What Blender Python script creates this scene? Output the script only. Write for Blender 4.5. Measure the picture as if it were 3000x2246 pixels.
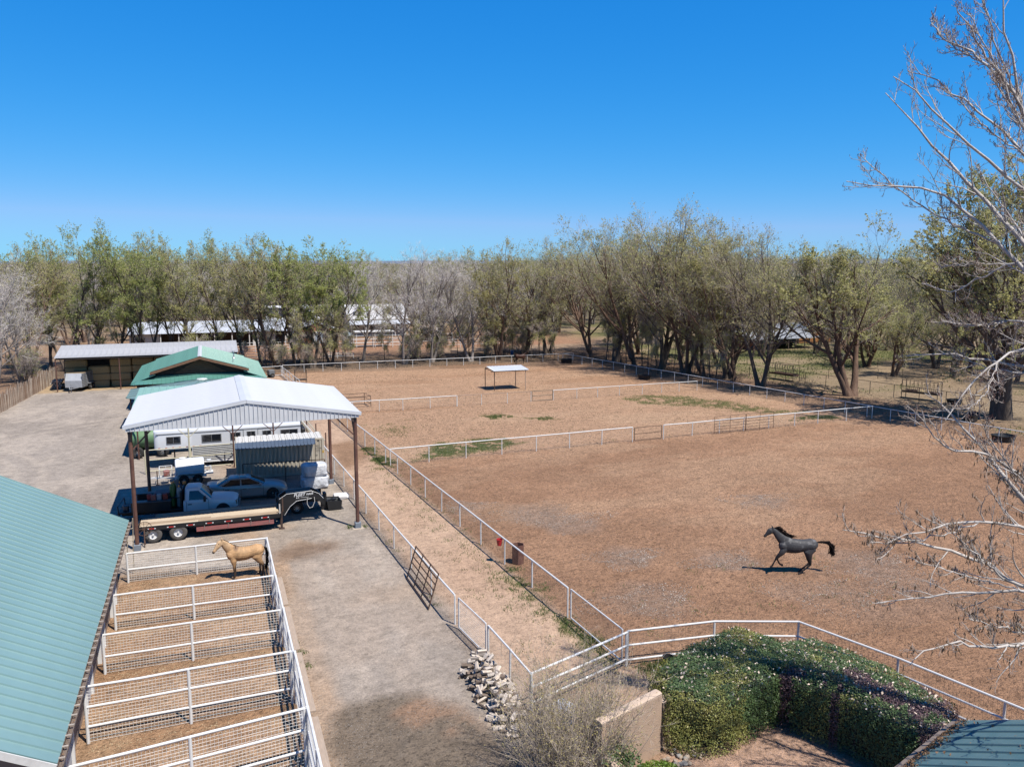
import bpy, math, random
import numpy as np
from math import sin, cos, pi, radians as RAD, hypot, atan2, sqrt
from mathutils import Vector, Matrix
random.seed(7); RNG = np.random.default_rng(11)
for o in list(bpy.data.objects): bpy.data.objects.remove(o)
SC = bpy.context.scene; COL = SC.collection
# ------------------------------------------------------------- camera, sky, sun, exposure
cd = bpy.data.cameras.new('camera'); cam = bpy.data.objects.new('camera', cd); COL.objects.link(cam)
cd.sensor_width = 36; cd.lens = 29.16; cd.clip_start = 0.5; cd.clip_end = 60000
cam.location = (0, 0, 15); cam.rotation_euler = (RAD(90-8.265), 0, RAD(-20.13))
SC.camera = cam
SUN = Vector((0.27, -0.50, 1.0)).normalized()             # towards the sun
SUN_EL = math.asin(SUN.z); SUN_AZ = atan2(SUN.x, SUN.y)    # azimuth clockwise from +Y
W = bpy.data.worlds.new('World'); SC.world = W; W.use_nodes = True
nt = W.node_tree; bg = nt.nodes['Background']
sk = nt.nodes.new('ShaderNodeTexSky'); sk.sky_type = 'NISHITA'; sk.sun_disc = False
sk.sun_elevation = SUN_EL; sk.sun_rotation = SUN_AZ
sk.altitude = 1600; sk.air_density = 1.0; sk.dust_density = 0.05; sk.ozone_density = 3.0
SK = 0.12; SKV = .585                                                     # sky strength; the clear deep blue of thin dry air graded per channel
sp_ = nt.nodes.new('ShaderNodeSeparateColor'); cb_ = nt.nodes.new('ShaderNodeCombineColor'); nt.links.new(sk.outputs[0], sp_.inputs[0])
def wm(op, a, v):
    m = nt.nodes.new('ShaderNodeMath'); m.operation = op; nt.links.new(a, m.inputs[0]); m.inputs[1].default_value = v; return m.outputs[0]
for ch, (k_, p_) in enumerate(((.66,2.0),(.605,.727),(.96,.4))):
    nt.links.new(wm('MULTIPLY', wm('POWER', wm('MULTIPLY', sp_.outputs[ch], SK), p_), k_*SKV/SK) if ch else wm('MINIMUM', wm('MULTIPLY', wm('POWER', wm('MULTIPLY', sp_.outputs[ch], SK), p_), k_*SKV/SK), .27*SKV/SK), cb_.inputs[ch])
nt.links.new(cb_.outputs[0], bg.inputs['Color'])
bg.inputs['Strength'].default_value = SK
sl = bpy.data.lights.new('sun', 'SUN'); sl.energy = 4.9; sl.angle = RAD(0.5); sl.color = (1, .95, .87)
so = bpy.data.objects.new('sun', sl); COL.objects.link(so)
so.rotation_euler = (-SUN).to_track_quat('-Z', 'Y').to_euler(); so.location = (30, -40, 90)
SC.view_settings.view_transform = 'Standard'; SC.view_settings.look = 'None'
SC.view_settings.exposure = 0.84; SC.view_settings.gamma = 1
SC.render.engine = 'CYCLES'
try:
    SC.cycles.max_bounces = 6; SC.cycles.diffuse_bounces = 4; SC.cycles.glossy_bounces = 2
    SC.cycles.transmission_bounces = 3; SC.cycles.transparent_max_bounces = 6
except Exception: pass
# ------------------------------------------------------------- materials
MATS = {}; ALB = .66          # base colours scaled down; with the raised exposure this deepens the shade
def M(name, c, rough=.65, metal=0., var=.12, sc=3., bump=0., bsc=40., c2=None, mix=(.45, .65), spec=.4, trans=0., stretch=None, detail=5):
    if name in MATS: return MATS[name]
    c = [x*ALB for x in c]; c2 = [x*ALB for x in c2] if c2 else None
    m = bpy.data.materials.new(name); m.use_nodes = True; n = m.node_tree.nodes; l = m.node_tree.links
    b = n['Principled BSDF']; b.inputs['Roughness'].default_value = rough; b.inputs['Metallic'].default_value = metal
    b.inputs['Specular IOR Level'].default_value = spec
    tc = n.new('ShaderNodeTexCoord'); src = tc.outputs['Object']
    if stretch:
        mp = n.new('ShaderNodeMapping'); mp.inputs['Scale'].default_value = stretch; l.new(src, mp.inputs[0]); src = mp.outputs[0]
    t = n.new('ShaderNodeTexNoise'); t.inputs['Scale'].default_value = sc; t.inputs['Detail'].default_value = detail; t.inputs['Roughness'].default_value = .62
    l.new(src, t.inputs['Vector'])
    r = n.new('ShaderNodeValToRGB'); l.new(t.outputs['Fac'], r.inputs[0])
    e = r.color_ramp.elements
    e[0].position, e[1].position = mix if c2 else (.3, .7)
    a = [max(0, x*(1-var)) for x in c]; bb = c2 if c2 else [min(1, x*(1+var)) for x in c]
    if c2: a = c
    e[0].color = (*a, 1); e[1].color = (*bb, 1)
    l.new(r.outputs[0], b.inputs['Base Color'])
    if bump:
        t2 = n.new('ShaderNodeTexNoise'); t2.inputs['Scale'].default_value = bsc; t2.inputs['Detail'].default_value = 3; l.new(src, t2.inputs['Vector'])
        bp = n.new('ShaderNodeBump'); bp.inputs['Strength'].default_value = min(1, bump*4); bp.inputs['Distance'].default_value = bump*.1
        l.new(t2.outputs['Fac'], bp.inputs['Height']); l.new(bp.outputs[0], b.inputs['Normal'])
    if trans:
        td = n.new('ShaderNodeBsdfTranslucent'); l.new(r.outputs[0], td.inputs['Color'])
        ms = n.new('ShaderNodeMixShader'); ms.inputs[0].default_value = trans
        l.new(b.outputs[0], ms.inputs[1]); l.new(td.outputs[0], ms.inputs[2]); l.new(ms.outputs[0], n['Material Output'].inputs['Surface'])
    MATS[name] = m; return m
def MV(name, rough=.8, bump=0., bsc=30., var=.15, sc=8.):
    """colour from the mesh's own 'Col' attribute, with fine noise"""
    if name in MATS: return MATS[name]
    m = bpy.data.materials.new(name); m.use_nodes = True; n = m.node_tree.nodes; l = m.node_tree.links
    b = n['Principled BSDF']; b.inputs['Roughness'].default_value = rough; b.inputs['Specular IOR Level'].default_value = .25
    at = n.new('ShaderNodeAttribute'); at.attribute_name = 'Col'
    tc = n.new('ShaderNodeTexCoord'); t = n.new('ShaderNodeTexNoise'); t.inputs['Scale'].default_value = sc; t.inputs['Detail'].default_value = 4
    l.new(tc.outputs['Object'], t.inputs['Vector'])
    mr = n.new('ShaderNodeMapRange'); mr.inputs['From Min'].default_value = .3; mr.inputs['From Max'].default_value = .7
    mr.inputs['To Min'].default_value = 1-var; mr.inputs['To Max'].default_value = 1+var; l.new(t.outputs['Fac'], mr.inputs['Value'])
    v = n.new('ShaderNodeVectorMath'); v.operation = 'SCALE'; l.new(at.outputs['Color'], v.inputs[0]); l.new(mr.outputs[0], v.inputs['Scale'])
    l.new(v.outputs[0], b.inputs['Base Color'])
    if bump:
        t2 = n.new('ShaderNodeTexNoise'); t2.inputs['Scale'].default_value = bsc; l.new(tc.outputs['Object'], t2.inputs['Vector'])
        bp = n.new('ShaderNodeBump'); bp.inputs['Strength'].default_value = .6; bp.inputs['Distance'].default_value = bump
        l.new(t2.outputs['Fac'], bp.inputs['Height']); l.new(bp.outputs[0], b.inputs['Normal'])
    MATS[name] = m; return m
# ------------------------------------------------------------- mesh helpers
def mesh_np(name, V, F, mat=None, smooth=False, col=None, uniq=True):
    """V (n,3), F (m,k) numpy -> mesh"""
    V = np.asarray(V, np.float32); F = np.asarray(F, np.int32); k = F.shape[1]
    me = bpy.data.meshes.new(name); me.vertices.add(len(V)); me.vertices.foreach_set('co', V.ravel())
    me.loops.add(F.size); me.loops.foreach_set('vertex_index', F.ravel())
    me.polygons.add(len(F)); me.polygons.foreach_set('loop_start', np.arange(0, F.size, k, dtype=np.int32))
    if smooth: me.polygons.foreach_set('use_smooth', np.ones(len(F), bool))
    me.update(calc_edges=True)
    if col is not None:
        a = me.color_attributes.new('Col', 'FLOAT_COLOR', 'POINT'); c = np.ones((len(V), 4), np.float32); c[:, :col.shape[1]] = col
        a.data.foreach_set('color', c.ravel())
    if mat: me.materials.append(mat)
    return me
class MB:
    def __init__(s): s.v = []; s.f = []
    def add(s, vs, fs):
        o = len(s.v); s.v += [tuple(p) for p in vs]; s.f += [tuple(i+o for i in f) for f in fs]; return s
    def box(s, x0, x1, y0, y1, z0, z1):
        return s.add([(x0,y0,z0),(x1,y0,z0),(x1,y1,z0),(x0,y1,z0),(x0,y0,z1),(x1,y0,z1),(x1,y1,z1),(x0,y1,z1)],
                     [(3,2,1,0),(4,5,6,7),(0,1,5,4),(1,2,6,5),(2,3,7,6),(3,0,4,7)])
    def bbox(s, x0, x1, y0, y1, z0, z1, b=.03):
        """box with chamfered vertical and top edges"""
        pl = [(x0+b,y0),(x1-b,y0),(x1,y0+b),(x1,y1-b),(x1-b,y1),(x0+b,y1),(x0,y1-b),(x0,y0+b)]
        cx, cy = (x0+x1)/2, (y0+y1)/2
        top = [(x+(b if x < cx else -b), y+(b if y < cy else -b)) for x, y in pl]
        vs = [(x,y,z0) for x,y in pl]+[(x,y,z1-b) for x,y in pl]+[(x,y,z1) for x,y in top]
        fs = [tuple(range(7,-1,-1)), tuple(range(16,24))]
        for r in (0, 8):
            for i in range(8): j = (i+1) % 8; fs.append((r+i, r+j, r+8+j, r+8+i))
        return s.add(vs, fs)
    def bar(s, p0, p1, w, h=None, up=(0,0,1)):
        h = h or w; p0 = Vector(p0); p1 = Vector(p1); d = (p1-p0).normalized(); u = Vector(up)
        if abs(d.dot(u)) > .99: u = Vector((1,0,0))
        a = d.cross(u).normalized()*w/2; b = a.cross(d).normalized()*h/2
        vs = [p+q for p in (p0, p1) for q in (-a-b, a-b, a+b, -a+b)]
        return s.add(vs, [(0,1,2,3),(7,6,5,4),(0,4,5,1),(1,5,6,2),(2,6,7,3),(3,7,4,0)])
    def tube(s, pts, r, n=8, cap=True, closed=False):
        pts = [Vector(p) for p in pts]; k = len(pts)
        R = r if isinstance(r, (list, tuple)) else [r]*k
        vs = []; ref = None
        for i, p in enumerate(pts):
            a = pts[max(0, i-1)]; b = pts[min(k-1, i+1)]; d = b-a
            d = d.normalized() if d.length > 1e-9 else Vector((0,0,1))
            if ref is None:
                u = Vector((0,0,1)) if abs(d.z) < .9 else Vector((1,0,0)); ref = d.cross(u).normalized()
            else:
                ref = (ref-d*ref.dot(d))
                ref = ref.normalized() if ref.length > 1e-6 else d.orthogonal().normalized()
            q = d.cross(ref)
            for j in range(n):
                t = 2*pi*j/n; vs.append(p+(ref*cos(t)+q*sin(t))*R[i])
        fs = [(i*n+j, i*n+(j+1) % n, (i+1)*n+(j+1) % n, (i+1)*n+j) for i in range(k-1) for j in range(n)]
        if cap: fs += [tuple(range(n-1, -1, -1)), tuple((k-1)*n+j for j in range(n))]
        return s.add(vs, fs)
    def rev(s, prof, n=20, axis='z', c=(0,0,0), closed=False):
        """prof: (r, h) list revolved about an axis through c"""
        vs = []
        for r, h in prof:
            for j in range(n):
                t = 2*pi*j/n; a, b = r*cos(t), r*sin(t)
                v = {'z': (a,b,h), 'y': (b,h,a), 'x': (h,a,b)}[axis]; vs.append((v[0]+c[0], v[1]+c[1], v[2]+c[2]))
        k = len(prof)
        fs = [(i*n+j, i*n+(j+1) % n, (i+1)*n+(j+1) % n, (i+1)*n+j) for i in range(k-1) for j in range(n)]
        if not closed: fs += [tuple(range(n-1,-1,-1)), tuple((k-1)*n+j for j in range(n))]
        return s.add(vs, fs)
    def prism(s, poly, a, b, axis='y'):
        """polygon in the plane across axis, from a to b along it"""
        def P(u, w, t): return {'y': (u,t,w), 'x': (t,u,w), 'z': (u,w,t)}[axis]
        n = len(poly); vs = [P(u,w,a) for u,w in poly]+[P(u,w,b) for u,w in poly]
        fs = [tuple(range(n)), tuple(range(2*n-1, n-1, -1))]+[(i, n+i, n+(i+1) % n, (i+1) % n) for i in range(n)]
        return s.add(vs, fs)
    def slab(s, a, b, c, d, th):
        """quad a b c d thickened along its normal (down by th)"""
        a, b, c, d = map(Vector, (a,b,c,d)); n = (b-a).cross(d-a).normalized()*th
        return s.add([a,b,c,d,a-n,b-n,c-n,d-n], [(0,1,2,3),(7,6,5,4),(0,4,5,1),(1,5,6,2),(2,6,7,3),(3,7,4,0)])
    def loft(s, rings, cap=True):
        n = len(rings[0]); k = len(rings); vs = [p for r in rings for p in r]
        fs = [(i*n+j, i*n+(j+1) % n, (i+1)*n+(j+1) % n, (i+1)*n+j) for i in range(k-1) for j in range(n)]
        if cap: fs += [tuple(range(n-1,-1,-1)), tuple((k-1)*n+j for j in range(n))]
        return s.add(vs, fs)
    def mesh(s, name, mat=None, smooth=False):
        me = bpy.data.meshes.new(name); me.from_pydata([tuple(v) for v in s.v], [], s.f)
        import bmesh
        bm = bmesh.new(); bm.from_mesh(me); bmesh.ops.recalc_face_normals(bm, faces=bm.faces); bm.to_mesh(me); bm.free()
        if mat: me.materials.append(mat)
        if smooth:
            me.polygons.foreach_set('use_smooth', np.ones(len(me.polygons), bool))
            try: me.set_sharp_from_angle(angle=RAD(40))
            except Exception: pass
        me.update(); return me
ORG = {}          # object -> (x, y, z, rz) of its thing's frame
def tag(o, label, cat, group=None, kind=None):
    if label: o['label'] = label
    if cat: o['category'] = cat
    if group: o['group'] = group
    if kind: o['kind'] = kind
    return o
def thing(name, label, cat, loc=(0,0,0), rz=0., group=None):
    o = bpy.data.objects.new(name, None); COL.objects.link(o); o.location = loc; o.rotation_euler = (0,0,rz)
    o.empty_display_size = .2; ORG[o.name] = (*loc, rz); return tag(o, label, cat, group)
def toloc(v, org):
    x, y, z, r = org; c, s_ = cos(-r), sin(-r); a, b = v[0]-x, v[1]-y
    return (a*c-b*s_, a*s_+b*c, v[2]-z)
def link(name, me, parent=None, loc=None, rot=None, scale=None):
    o = bpy.data.objects.new(name, me); COL.objects.link(o)
    if parent is not None: o.parent = parent; ORG[o.name] = ORG.get(parent.name, (0,0,0,0))
    if loc is not None: o.location = loc
    if rot is not None: o.rotation_euler = rot
    if scale is not None: o.scale = scale
    return o
def obj(name, mb, mat, parent=None, smooth=False, local=False, kind=None, label=None):
    """mesh object; world coordinates unless local"""
    if parent is not None and not local:
        org = ORG.get(parent.name, (0,0,0,0)); mb.v = [toloc(v, org) for v in mb.v]
    o = link(name, mb.mesh(name, mat, smooth), parent)
    if kind: o['kind'] = kind
    if label: o['label'] = label
    return o
def struct(name, mb, mat, smooth=False):
    o = obj(name, mb, mat, None, smooth); o['kind'] = 'structure'; return o
def single(name, mb, mat, label, cat, base, rz=0, group=None, smooth=False):
    """a thing that is one mesh: origin at its base"""
    org = (*base, rz); mb.v = [toloc(v, org) for v in mb.v]
    o = link(name, mb.mesh(name, mat, smooth), None, base, (0,0,rz)); ORG[o.name] = org
    return tag(o, label, cat, group)
def dup(root, loc, rz=0., label=None, group=None, scale=None):
    r = root.copy(); COL.objects.link(r); r.location = loc; r.rotation_euler = (0,0,rz); ORG[r.name] = (*loc, rz)
    if scale is not None: r.scale = scale
    if label: r['label'] = label
    if group: r['group'] = group
    for ch in list(root.children):
        c = ch.copy(); COL.objects.link(c); c.parent = r
        for g in list(ch.children):
            d = g.copy(); COL.objects.link(d); d.parent = c
    return r
def text_part(name, body, size, mat, parent, mtx, ext=.004, shear=0., bold=0.):
    cu = bpy.data.curves.new(name, 'FONT'); cu.body = body; cu.size = size; cu.extrude = ext; cu.shear = shear; cu.offset = bold
    to = bpy.data.objects.new(name, cu); COL.objects.link(to)
    dg = bpy.context.evaluated_depsgraph_get(); me = bpy.data.meshes.new_from_object(to.evaluated_get(dg))
    bpy.data.objects.remove(to); me.materials.clear(); me.materials.append(mat)
    o = link(name, me, parent); o.matrix_local = mtx; return o
# ------------------------------------------------------------- value noise (colour variation of the ground, placement)
def vnoise(x, y, seed=0):
    r = np.random.default_rng(seed).random((256, 256)); xi = np.floor(x).astype(int); yi = np.floor(y).astype(int)
    fx = x-xi; fy = y-yi; fx = fx*fx*(3-2*fx); fy = fy*fy*(3-2*fy)
    g = lambda a, b: r[a % 256, b % 256]
    return (g(xi,yi)*(1-fx)+g(xi+1,yi)*fx)*(1-fy)+(g(xi,yi+1)*(1-fx)+g(xi+1,yi+1)*fx)*fy
def fbm(x, y, sc, seed=0, o=4):
    a = 0; w = .5; t = 0
    for k in range(o): a = a+w*vnoise(x*sc, y*sc, seed+k); t += w; w *= .55; sc *= 2.1
    return a/t
def sstep(a, b, x): t = np.clip((x-a)/(b-a), 0, 1); return t*t*(3-2*t)
def sdpoly(x, y, poly):
    """signed distance to a polygon (negative inside)"""
    d = np.full(np.shape(x), 1e9); ins = np.zeros(np.shape(x), bool); n = len(poly)
    for i in range(n):
        ax, ay = poly[i]; bx, by = poly[(i+1) % n]; ex, ey = bx-ax, by-ay
        t = np.clip(((x-ax)*ex+(y-ay)*ey)/(ex*ex+ey*ey), 0, 1); d = np.minimum(d, np.hypot(x-ax-t*ex, y-ay-t*ey))
        c = (ay > y) != (by > y)
        with np.errstate(divide='ignore', invalid='ignore'): ins ^= c & (x < (bx-ax)*(y-ay)/(by-ay+1e-12)+ax)
    return np.where(ins, -d, d)
# lines of the place that several builders share
def LR(y): return 14.1-(y-26)*.0585          # lane, right-hand fence
def LL(y): return 9.12-(y-31.6)*.042         # lane, left-hand fence
# ============================================================= ground
YARD = [(-21.5,60),(-20.5,92),(-18.9,117),(-9,108.6),(6.5,113.5),(8.2,104),(LL(60)+.2,60),(LL(45)-.2,45),(8.9,36),(9.3,29),(9.4,24),(8.8,10),(2.7,10),(2.6,24),(2.7,41.3),(-4,43),(-12,44),(-30,50)]
LANE = [(LL(24),24.6),(LL(60)+.3,60),(5.6,114),(9.2,114),(LR(60),60),(LR(26),26)]
PADS = [(LR(26),26),(LR(116),116.5),(52.3,111),(61.5,57),(64,40),(40,5),(23.4,17),(22.6,22),(21.4,26),(18.4,26.8)]
def ground_col(x, y):
    n = fbm(x, y, .11, 3); n2 = fbm(x, y, .5, 9); n3 = fbm(x, y, 1.6, 21, 3)
    wob = (n2-.5)*1.6
    base = np.array((.30,.205,.145))
    C = np.ones(x.shape+(3,))*base
    def mixc(col, w): 
        nonlocal C
        w = np.clip(w, 0, 1)[..., None]; C = C*(1-w)+np.asarray(col)*w
    mixc((.26,.165,.11), sstep(.42,.62,n))                        # far soil
    mixc((.33,.24,.17), sstep(.5,.75,fbm(x,y,.05,40)))
    # open ground with thin grass right of the grove and far away
    gr = sstep(.45,.66,fbm(x*.6,y*1.4,.07,5))*sstep(66,76,x+(n-.5)*10)*sstep(40,60,y)
    mixc((.30,.25,.17), sstep(64,70,x)*.6); mixc((.115,.135,.045), gr*.8)
    far = sstep(165,260,np.hypot(x,y)); mixc((.115,.10,.06), far*.9)
    litter = sstep(117.6,119.5,y+wob*.6)*(1-sstep(131,137,y+wob))*sstep(-30,-20,x)*(1-sstep(50,56,x))
    mixc((.17,.125,.09), litter*.85)
    pens = sstep(140,144,y)*(1-sstep(160,170,y))*sstep(-5,5,x)*(1-sstep(60,80,x)); mixc((.34,.20,.13), pens)
    # leaf litter under the right-hand grove
    fx = 52.3+(111-y)*.172
    gv = sstep(-.5,3,x-fx+wob)*(1-sstep(8,13,x-fx+wob*2))*sstep(50,62,y)*(1-sstep(122,130,y)); mixc((.25,.165,.115), gv*.75)
    # paddocks
    p = 1-sstep(-.5,.35,sdpoly(x,y,PADS)+wob*.25)
    near = 1-sstep(58,62.5,y-.055*(x-12)+wob*.35)
    mixc((.42,.275,.185), p)
    mixc((.37,.225,.145), p*near)
    mixc((.31,.185,.118), p*near*sstep(.44,.62,fbm(x,y,.13,60))*.85)
    mixc((.46,.315,.215), p*sstep(.5,.7,fbm(x*.5,y,.2,70))*(.75-.35*near))
    mixc((.36,.22,.14), p*(y > 82.5)*sstep(.5,.68,fbm(x*.4,y*1.3,.15,75))*.7)
    # brown margins along the fences of the near paddock
    rt = sstep(-3.2,-.4,-(x-LR(y))+wob); mixc((.27,.16,.105), p*near*rt*.6)
    # lane
    ln = 1-sstep(-.35,.3,sdpoly(x,y,LANE)+wob*.2); mixc((.415,.30,.225), ln); mixc((.37,.255,.185), ln*sstep(.48,.7,fbm(x,y,.25,52))*.6)
    wet = 1-sstep(-.8,.8,sdpoly(x,y,[(8.6,68.8),(11,70.1),(12.2,65),(10.5,61.5),(8.6,60)])+wob*.8); mixc((.22,.135,.085), wet*.85)
    # gravel yard
    yd = 1-sstep(-.7,.9,sdpoly(x,y,YARD)+wob*.9)
    mixc((.30,.27,.247), yd)
    mixc((.245,.218,.198), yd*sstep(.45,.62,fbm(x*1.5,y*.5,.25,33))*.7)
    mixc((.37,.33,.295), yd*sstep(.5,.68,fbm(x,y*.6,.4,37))*.75)
    mixc((.35,.25,.175), yd*sstep(.5,.66,fbm(x,y,.16,47))*sstep(2,5,x+3)*.8)
    # old tyre arcs in the yard
    for cx, cy, r in ((-34,62,21),(-34,62,22.7),(-30,70,30),(-30,70,31.7),(-2,70,17.5),(-2,70,19.2)):
        d = np.abs(np.hypot(x-cx,y-cy)-r); mixc((.40,.355,.31), yd*(1-sstep(.12,.5,d))*(x < -5)*.55*(n2+.2))
    for cx in (4.2,6.0,7.4):
        d = np.abs(x-cx-.5*np.sin(y*.13+cx)); mixc((.40,.345,.295), yd*(1-sstep(.1,.55,d))*(y < 45)*(y > 22)*.45*(n3+.2))
    pen = 1-sstep(-.3,.25,sdpoly(x,y,[(-4.8,20),(2.4,20),(2.45,41.6),(-4.8,41.6)])+wob*.12); mixc((.40,.265,.17), pen); mixc((.33,.20,.12), pen*sstep(.45,.65,n2)*.8)
    mixc((.36,.25,.17), (1-sstep(-.2,.25,sdpoly(x,y,[(2.3,20),(3.4,20),(3.6,30),(3.3,41.6),(5,44),(4,45.3),(2.3,42.5)])+wob*.5))*.85)
    mixc((.315,.262,.222), yd*sstep(0,4,x+1)*(1-sstep(44,50,y))*(.2+.5*sstep(.4,.6,fbm(x,y*.5,.3,81))))
    dk = 1-sstep(-.7,.7,sdpoly(x,y,[(2.3,43.2),(4.2,44.6),(6.4,44.2),(6.0,42.6),(3.7,41.4),(2.4,42.2)])+wob*.8); mixc((.165,.115,.085), dk*.8)
    dk = 1-sstep(-.5,.6,sdpoly(x,y,[(2.9,24.5),(3.6,26.3),(5.0,27.2),(6.4,26.9),(7.6,25.6),(8.2,23.6),(7.9,20),(3.2,20)])+wob*.9); mixc((.155,.125,.098), dk*.92*sstep(.1,.4,n3+.2*n2))
    mixc((.30,.19,.13), dk*sstep(.56,.7,n2)*.7)
    # gravel garden by the hedge
    gd = 1-sstep(-.3,.3,sdpoly(x,y,[(9.8,10),(9.9,19.7),(12.6,20.6),(20,23),(24,16),(16,8)])); mixc((.37,.25,.19), gd)
    pt = 1-sstep(-.2,.25,sdpoly(x,y,[(9.7,24.2),(14.2,26),(15.2,25.6),(13.4,22.2),(12.4,21.2),(9.8,20.4)])); mixc((.36,.26,.195), pt)
    hay = 1-sstep(-.4,.5,sdpoly(x,y,[(-19,108),(-8.6,109),(3.5,108.5),(3.5,116),(-19,117)])+wob*.8); mixc((.34,.25,.15), hay*.8)
    # grass growing in the soil
    for poly, w in GRASS:
        d = sdpoly(x,y,poly)+(n2-.5)*3.2+(n3-.5)*2; mixc((.135,.155,.055), (1-sstep(-1.2,.5,d))*w*sstep(.32,.55,n3))
    for cx, cy, r, w in CHAFF:
        d = np.hypot((x-cx), (y-cy)*.8)/r+(n2-.5)*1.3; mixc((.30,.22,.175), (1-sstep(.4,1.1,d))*.6*w)
    C *= (.86+.28*n3)[..., None]
    rel = np.clip(1-.72*yd*(1-dk*.4)-.62*ln-.5*gd-.6*pt, .2, 1)
    return np.concatenate([np.clip(C*ALB*np.array((1.19,1.13,1.04)), 0, 1), rel[..., None]], -1)
GRASS = [([(14.6,61.2),(15.4,64.6),(16.9,66),(20.1,67.2),(23.7,66.5),(24.9,64),(22.2,61.3),(18.3,61)],.95),
         ([(42.7,81.4),(46.5,82.9),(51.1,79.7),(53.8,74.7),(56.5,67.6),(52,67.8),(47.5,73.9),(43.6,76.8)],.62),
         ([(12.9,37),(13.5,37),(14,29.5),(14.1,25.8),(13.3,26),(12.7,32)],.9), ([(11.6,66),(12.2,66),(12.6,61),(11.9,60)],.9),
         ([(53,66),(58,65.5),(57,63.6),(52,64)],.6), ([(25.2,75),(27.2,75.4),(26.9,76.7),(25,76.6)],.55), ([(28.8,73),(31,73),(30.5,74.2),(28.8,74)],.45)]
CHAFF = [(17.8,45.1,2.4,1),(19.3,42.9,2.2,1),(32.5,42.8,2,.8),(19.5,36.4,1.7,1),(24.1,34.3,1.6,1),(30.6,31.3,2.2,.9),(17.9,31.1,2.2,.9),(26.2,29.1,2.5,.8),(14.5,47.9,1.5,.6),(30,28.5,2.4,.6)]
def ax(lo, hi, st, outs_lo, outs_hi):
    return np.concatenate([np.array(outs_lo, float), np.arange(lo, hi, st), np.array(outs_hi, float)])
gx = ax(-26, 66, .26, [-30000,-8000,-2500,-900,-400,-220,-140,-100,-75,-60,-50,-42,-36,-31,-28], list(np.arange(66,130,1.4))+[140,160,190,240,320,460,800,2000,6000,20000,30000])
gy = np.concatenate([[-20000,-3000,-500,-120,-40,-12,0,6,10], np.arange(13,72,.26), np.arange(72,125,.42), np.arange(125,180,1.1), [185,195,210,230,260,300,360,440,560,760,1100,1800,3500,8000,20000,40000]])
X, Y = np.meshgrid(gx, gy)
gc = ground_col(X, Y)
inn = (X > -26) & (X < 66) & (Y > 13) & (Y < 125)
pad = 1-sstep(-.6,.6,sdpoly(X,Y,PADS))
Zg = inn*(pad*((fbm(X,Y,1.4,101,3)-.5)*.075+(fbm(X,Y,.35,111,2)-.5)*.10)+(fbm(X,Y,.6,121,3)-.5)*.03)
V = np.stack([X,Y,Zg],-1).reshape(-1,3); nx, ny = len(gx), len(gy)
ii = np.arange((ny-1)*(nx-1)); r_, c_ = ii//(nx-1), ii % (nx-1); a_ = r_*nx+c_
F = np.stack([a_, a_+1, a_+nx+1, a_+nx], 1)
gm = bpy.data.materials.new('soil'); gm.use_nodes = True; n = gm.node_tree.nodes; l = gm.node_tree.links; b = n['Principled BSDF']
b.inputs['Roughness'].default_value = .95; b.inputs['Specular IOR Level'].default_value = .12
at = n.new('ShaderNodeAttribute'); at.attribute_name = 'Col'; tc = n.new('ShaderNodeTexCoord')
def ntex(sc, det=4, rg=.6, st=None):
    t = n.new('ShaderNodeTexNoise'); t.inputs['Scale'].default_value = sc; t.inputs['Detail'].default_value = det; t.inputs['Roughness'].default_value = rg
    s = tc.outputs['Object']
    if st: mp = n.new('ShaderNodeMapping'); mp.inputs['Scale'].default_value = st; l.new(s, mp.inputs[0]); s = mp.outputs[0]
    l.new(s, t.inputs['Vector']); return t.outputs['Fac']
def mrange(v, a, b_, c, d):
    m = n.new('ShaderNodeMapRange'); l.new(v, m.inputs['Value'])
    for k, x in zip(('From Min','From Max','To Min','To Max'), (a,b_,c,d)): m.inputs[k].default_value = x
    return m.outputs[0]
def mth(op, a, b_):
    m = n.new('ShaderNodeMath'); m.operation = op
    for i, x in enumerate((a, b_)):
        if isinstance(x, (int, float)): m.inputs[i].default_value = x
        else: l.new(x, m.inputs[i])
    return m.outputs[0]
f1 = mrange(ntex(2.4,6,.7), .3,.7,.80,1.18); f2 = mrange(ntex(14,5,.75), .28,.72,.72,1.24); f3 = mth('MULTIPLY', mth('MAXIMUM', mrange(ntex(5.5,3,.8), .385,.46,.55,1.0), mth('SUBTRACT', 1.12, at.outputs['Alpha'])), mrange(ntex(1.1,5,.8), .36,.5,.80,1.04))  # f3: dark specks put the shade inside hoofprints into the soil colour
fv = mth('MULTIPLY', mth('MULTIPLY', f1, f2), f3)
sc_ = n.new('ShaderNodeVectorMath'); sc_.operation = 'SCALE'; l.new(at.outputs['Color'], sc_.inputs[0]); l.new(fv, sc_.inputs['Scale'])
l.new(sc_.outputs[0], b.inputs['Base Color'])
hh = mth('ADD', mth('MULTIPLY', ntex(3.2,5,.65), 1.0), mth('MULTIPLY', ntex(11,4,.7), .45))
bp = n.new('ShaderNodeBump'); bp.inputs['Strength'].default_value = 1.0; bp.inputs['Distance'].default_value = .26; l.new(mth('MULTIPLY', hh, at.outputs['Alpha']), bp.inputs['Height']); l.new(bp.outputs[0], b.inputs['Normal'])
go = link('ground', mesh_np('ground', V, F, gm, True, gc.reshape(-1,4))); go['kind'] = 'structure'
def gz(x, y):   # height of the ground sheet
    if not (-26 < x < 66 and 13 < y < 125): return 0.
    X_ = np.array([float(x)]); Y_ = np.array([float(y)]); p = 1-sstep(-.6,.6,sdpoly(X_,Y_,PADS))
    return float((p*((fbm(X_,Y_,1.4,101,3)-.5)*.075+(fbm(X_,Y_,.35,111,2)-.5)*.10)+(fbm(X_,Y_,.6,121,3)-.5)*.03)[0])
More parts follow.
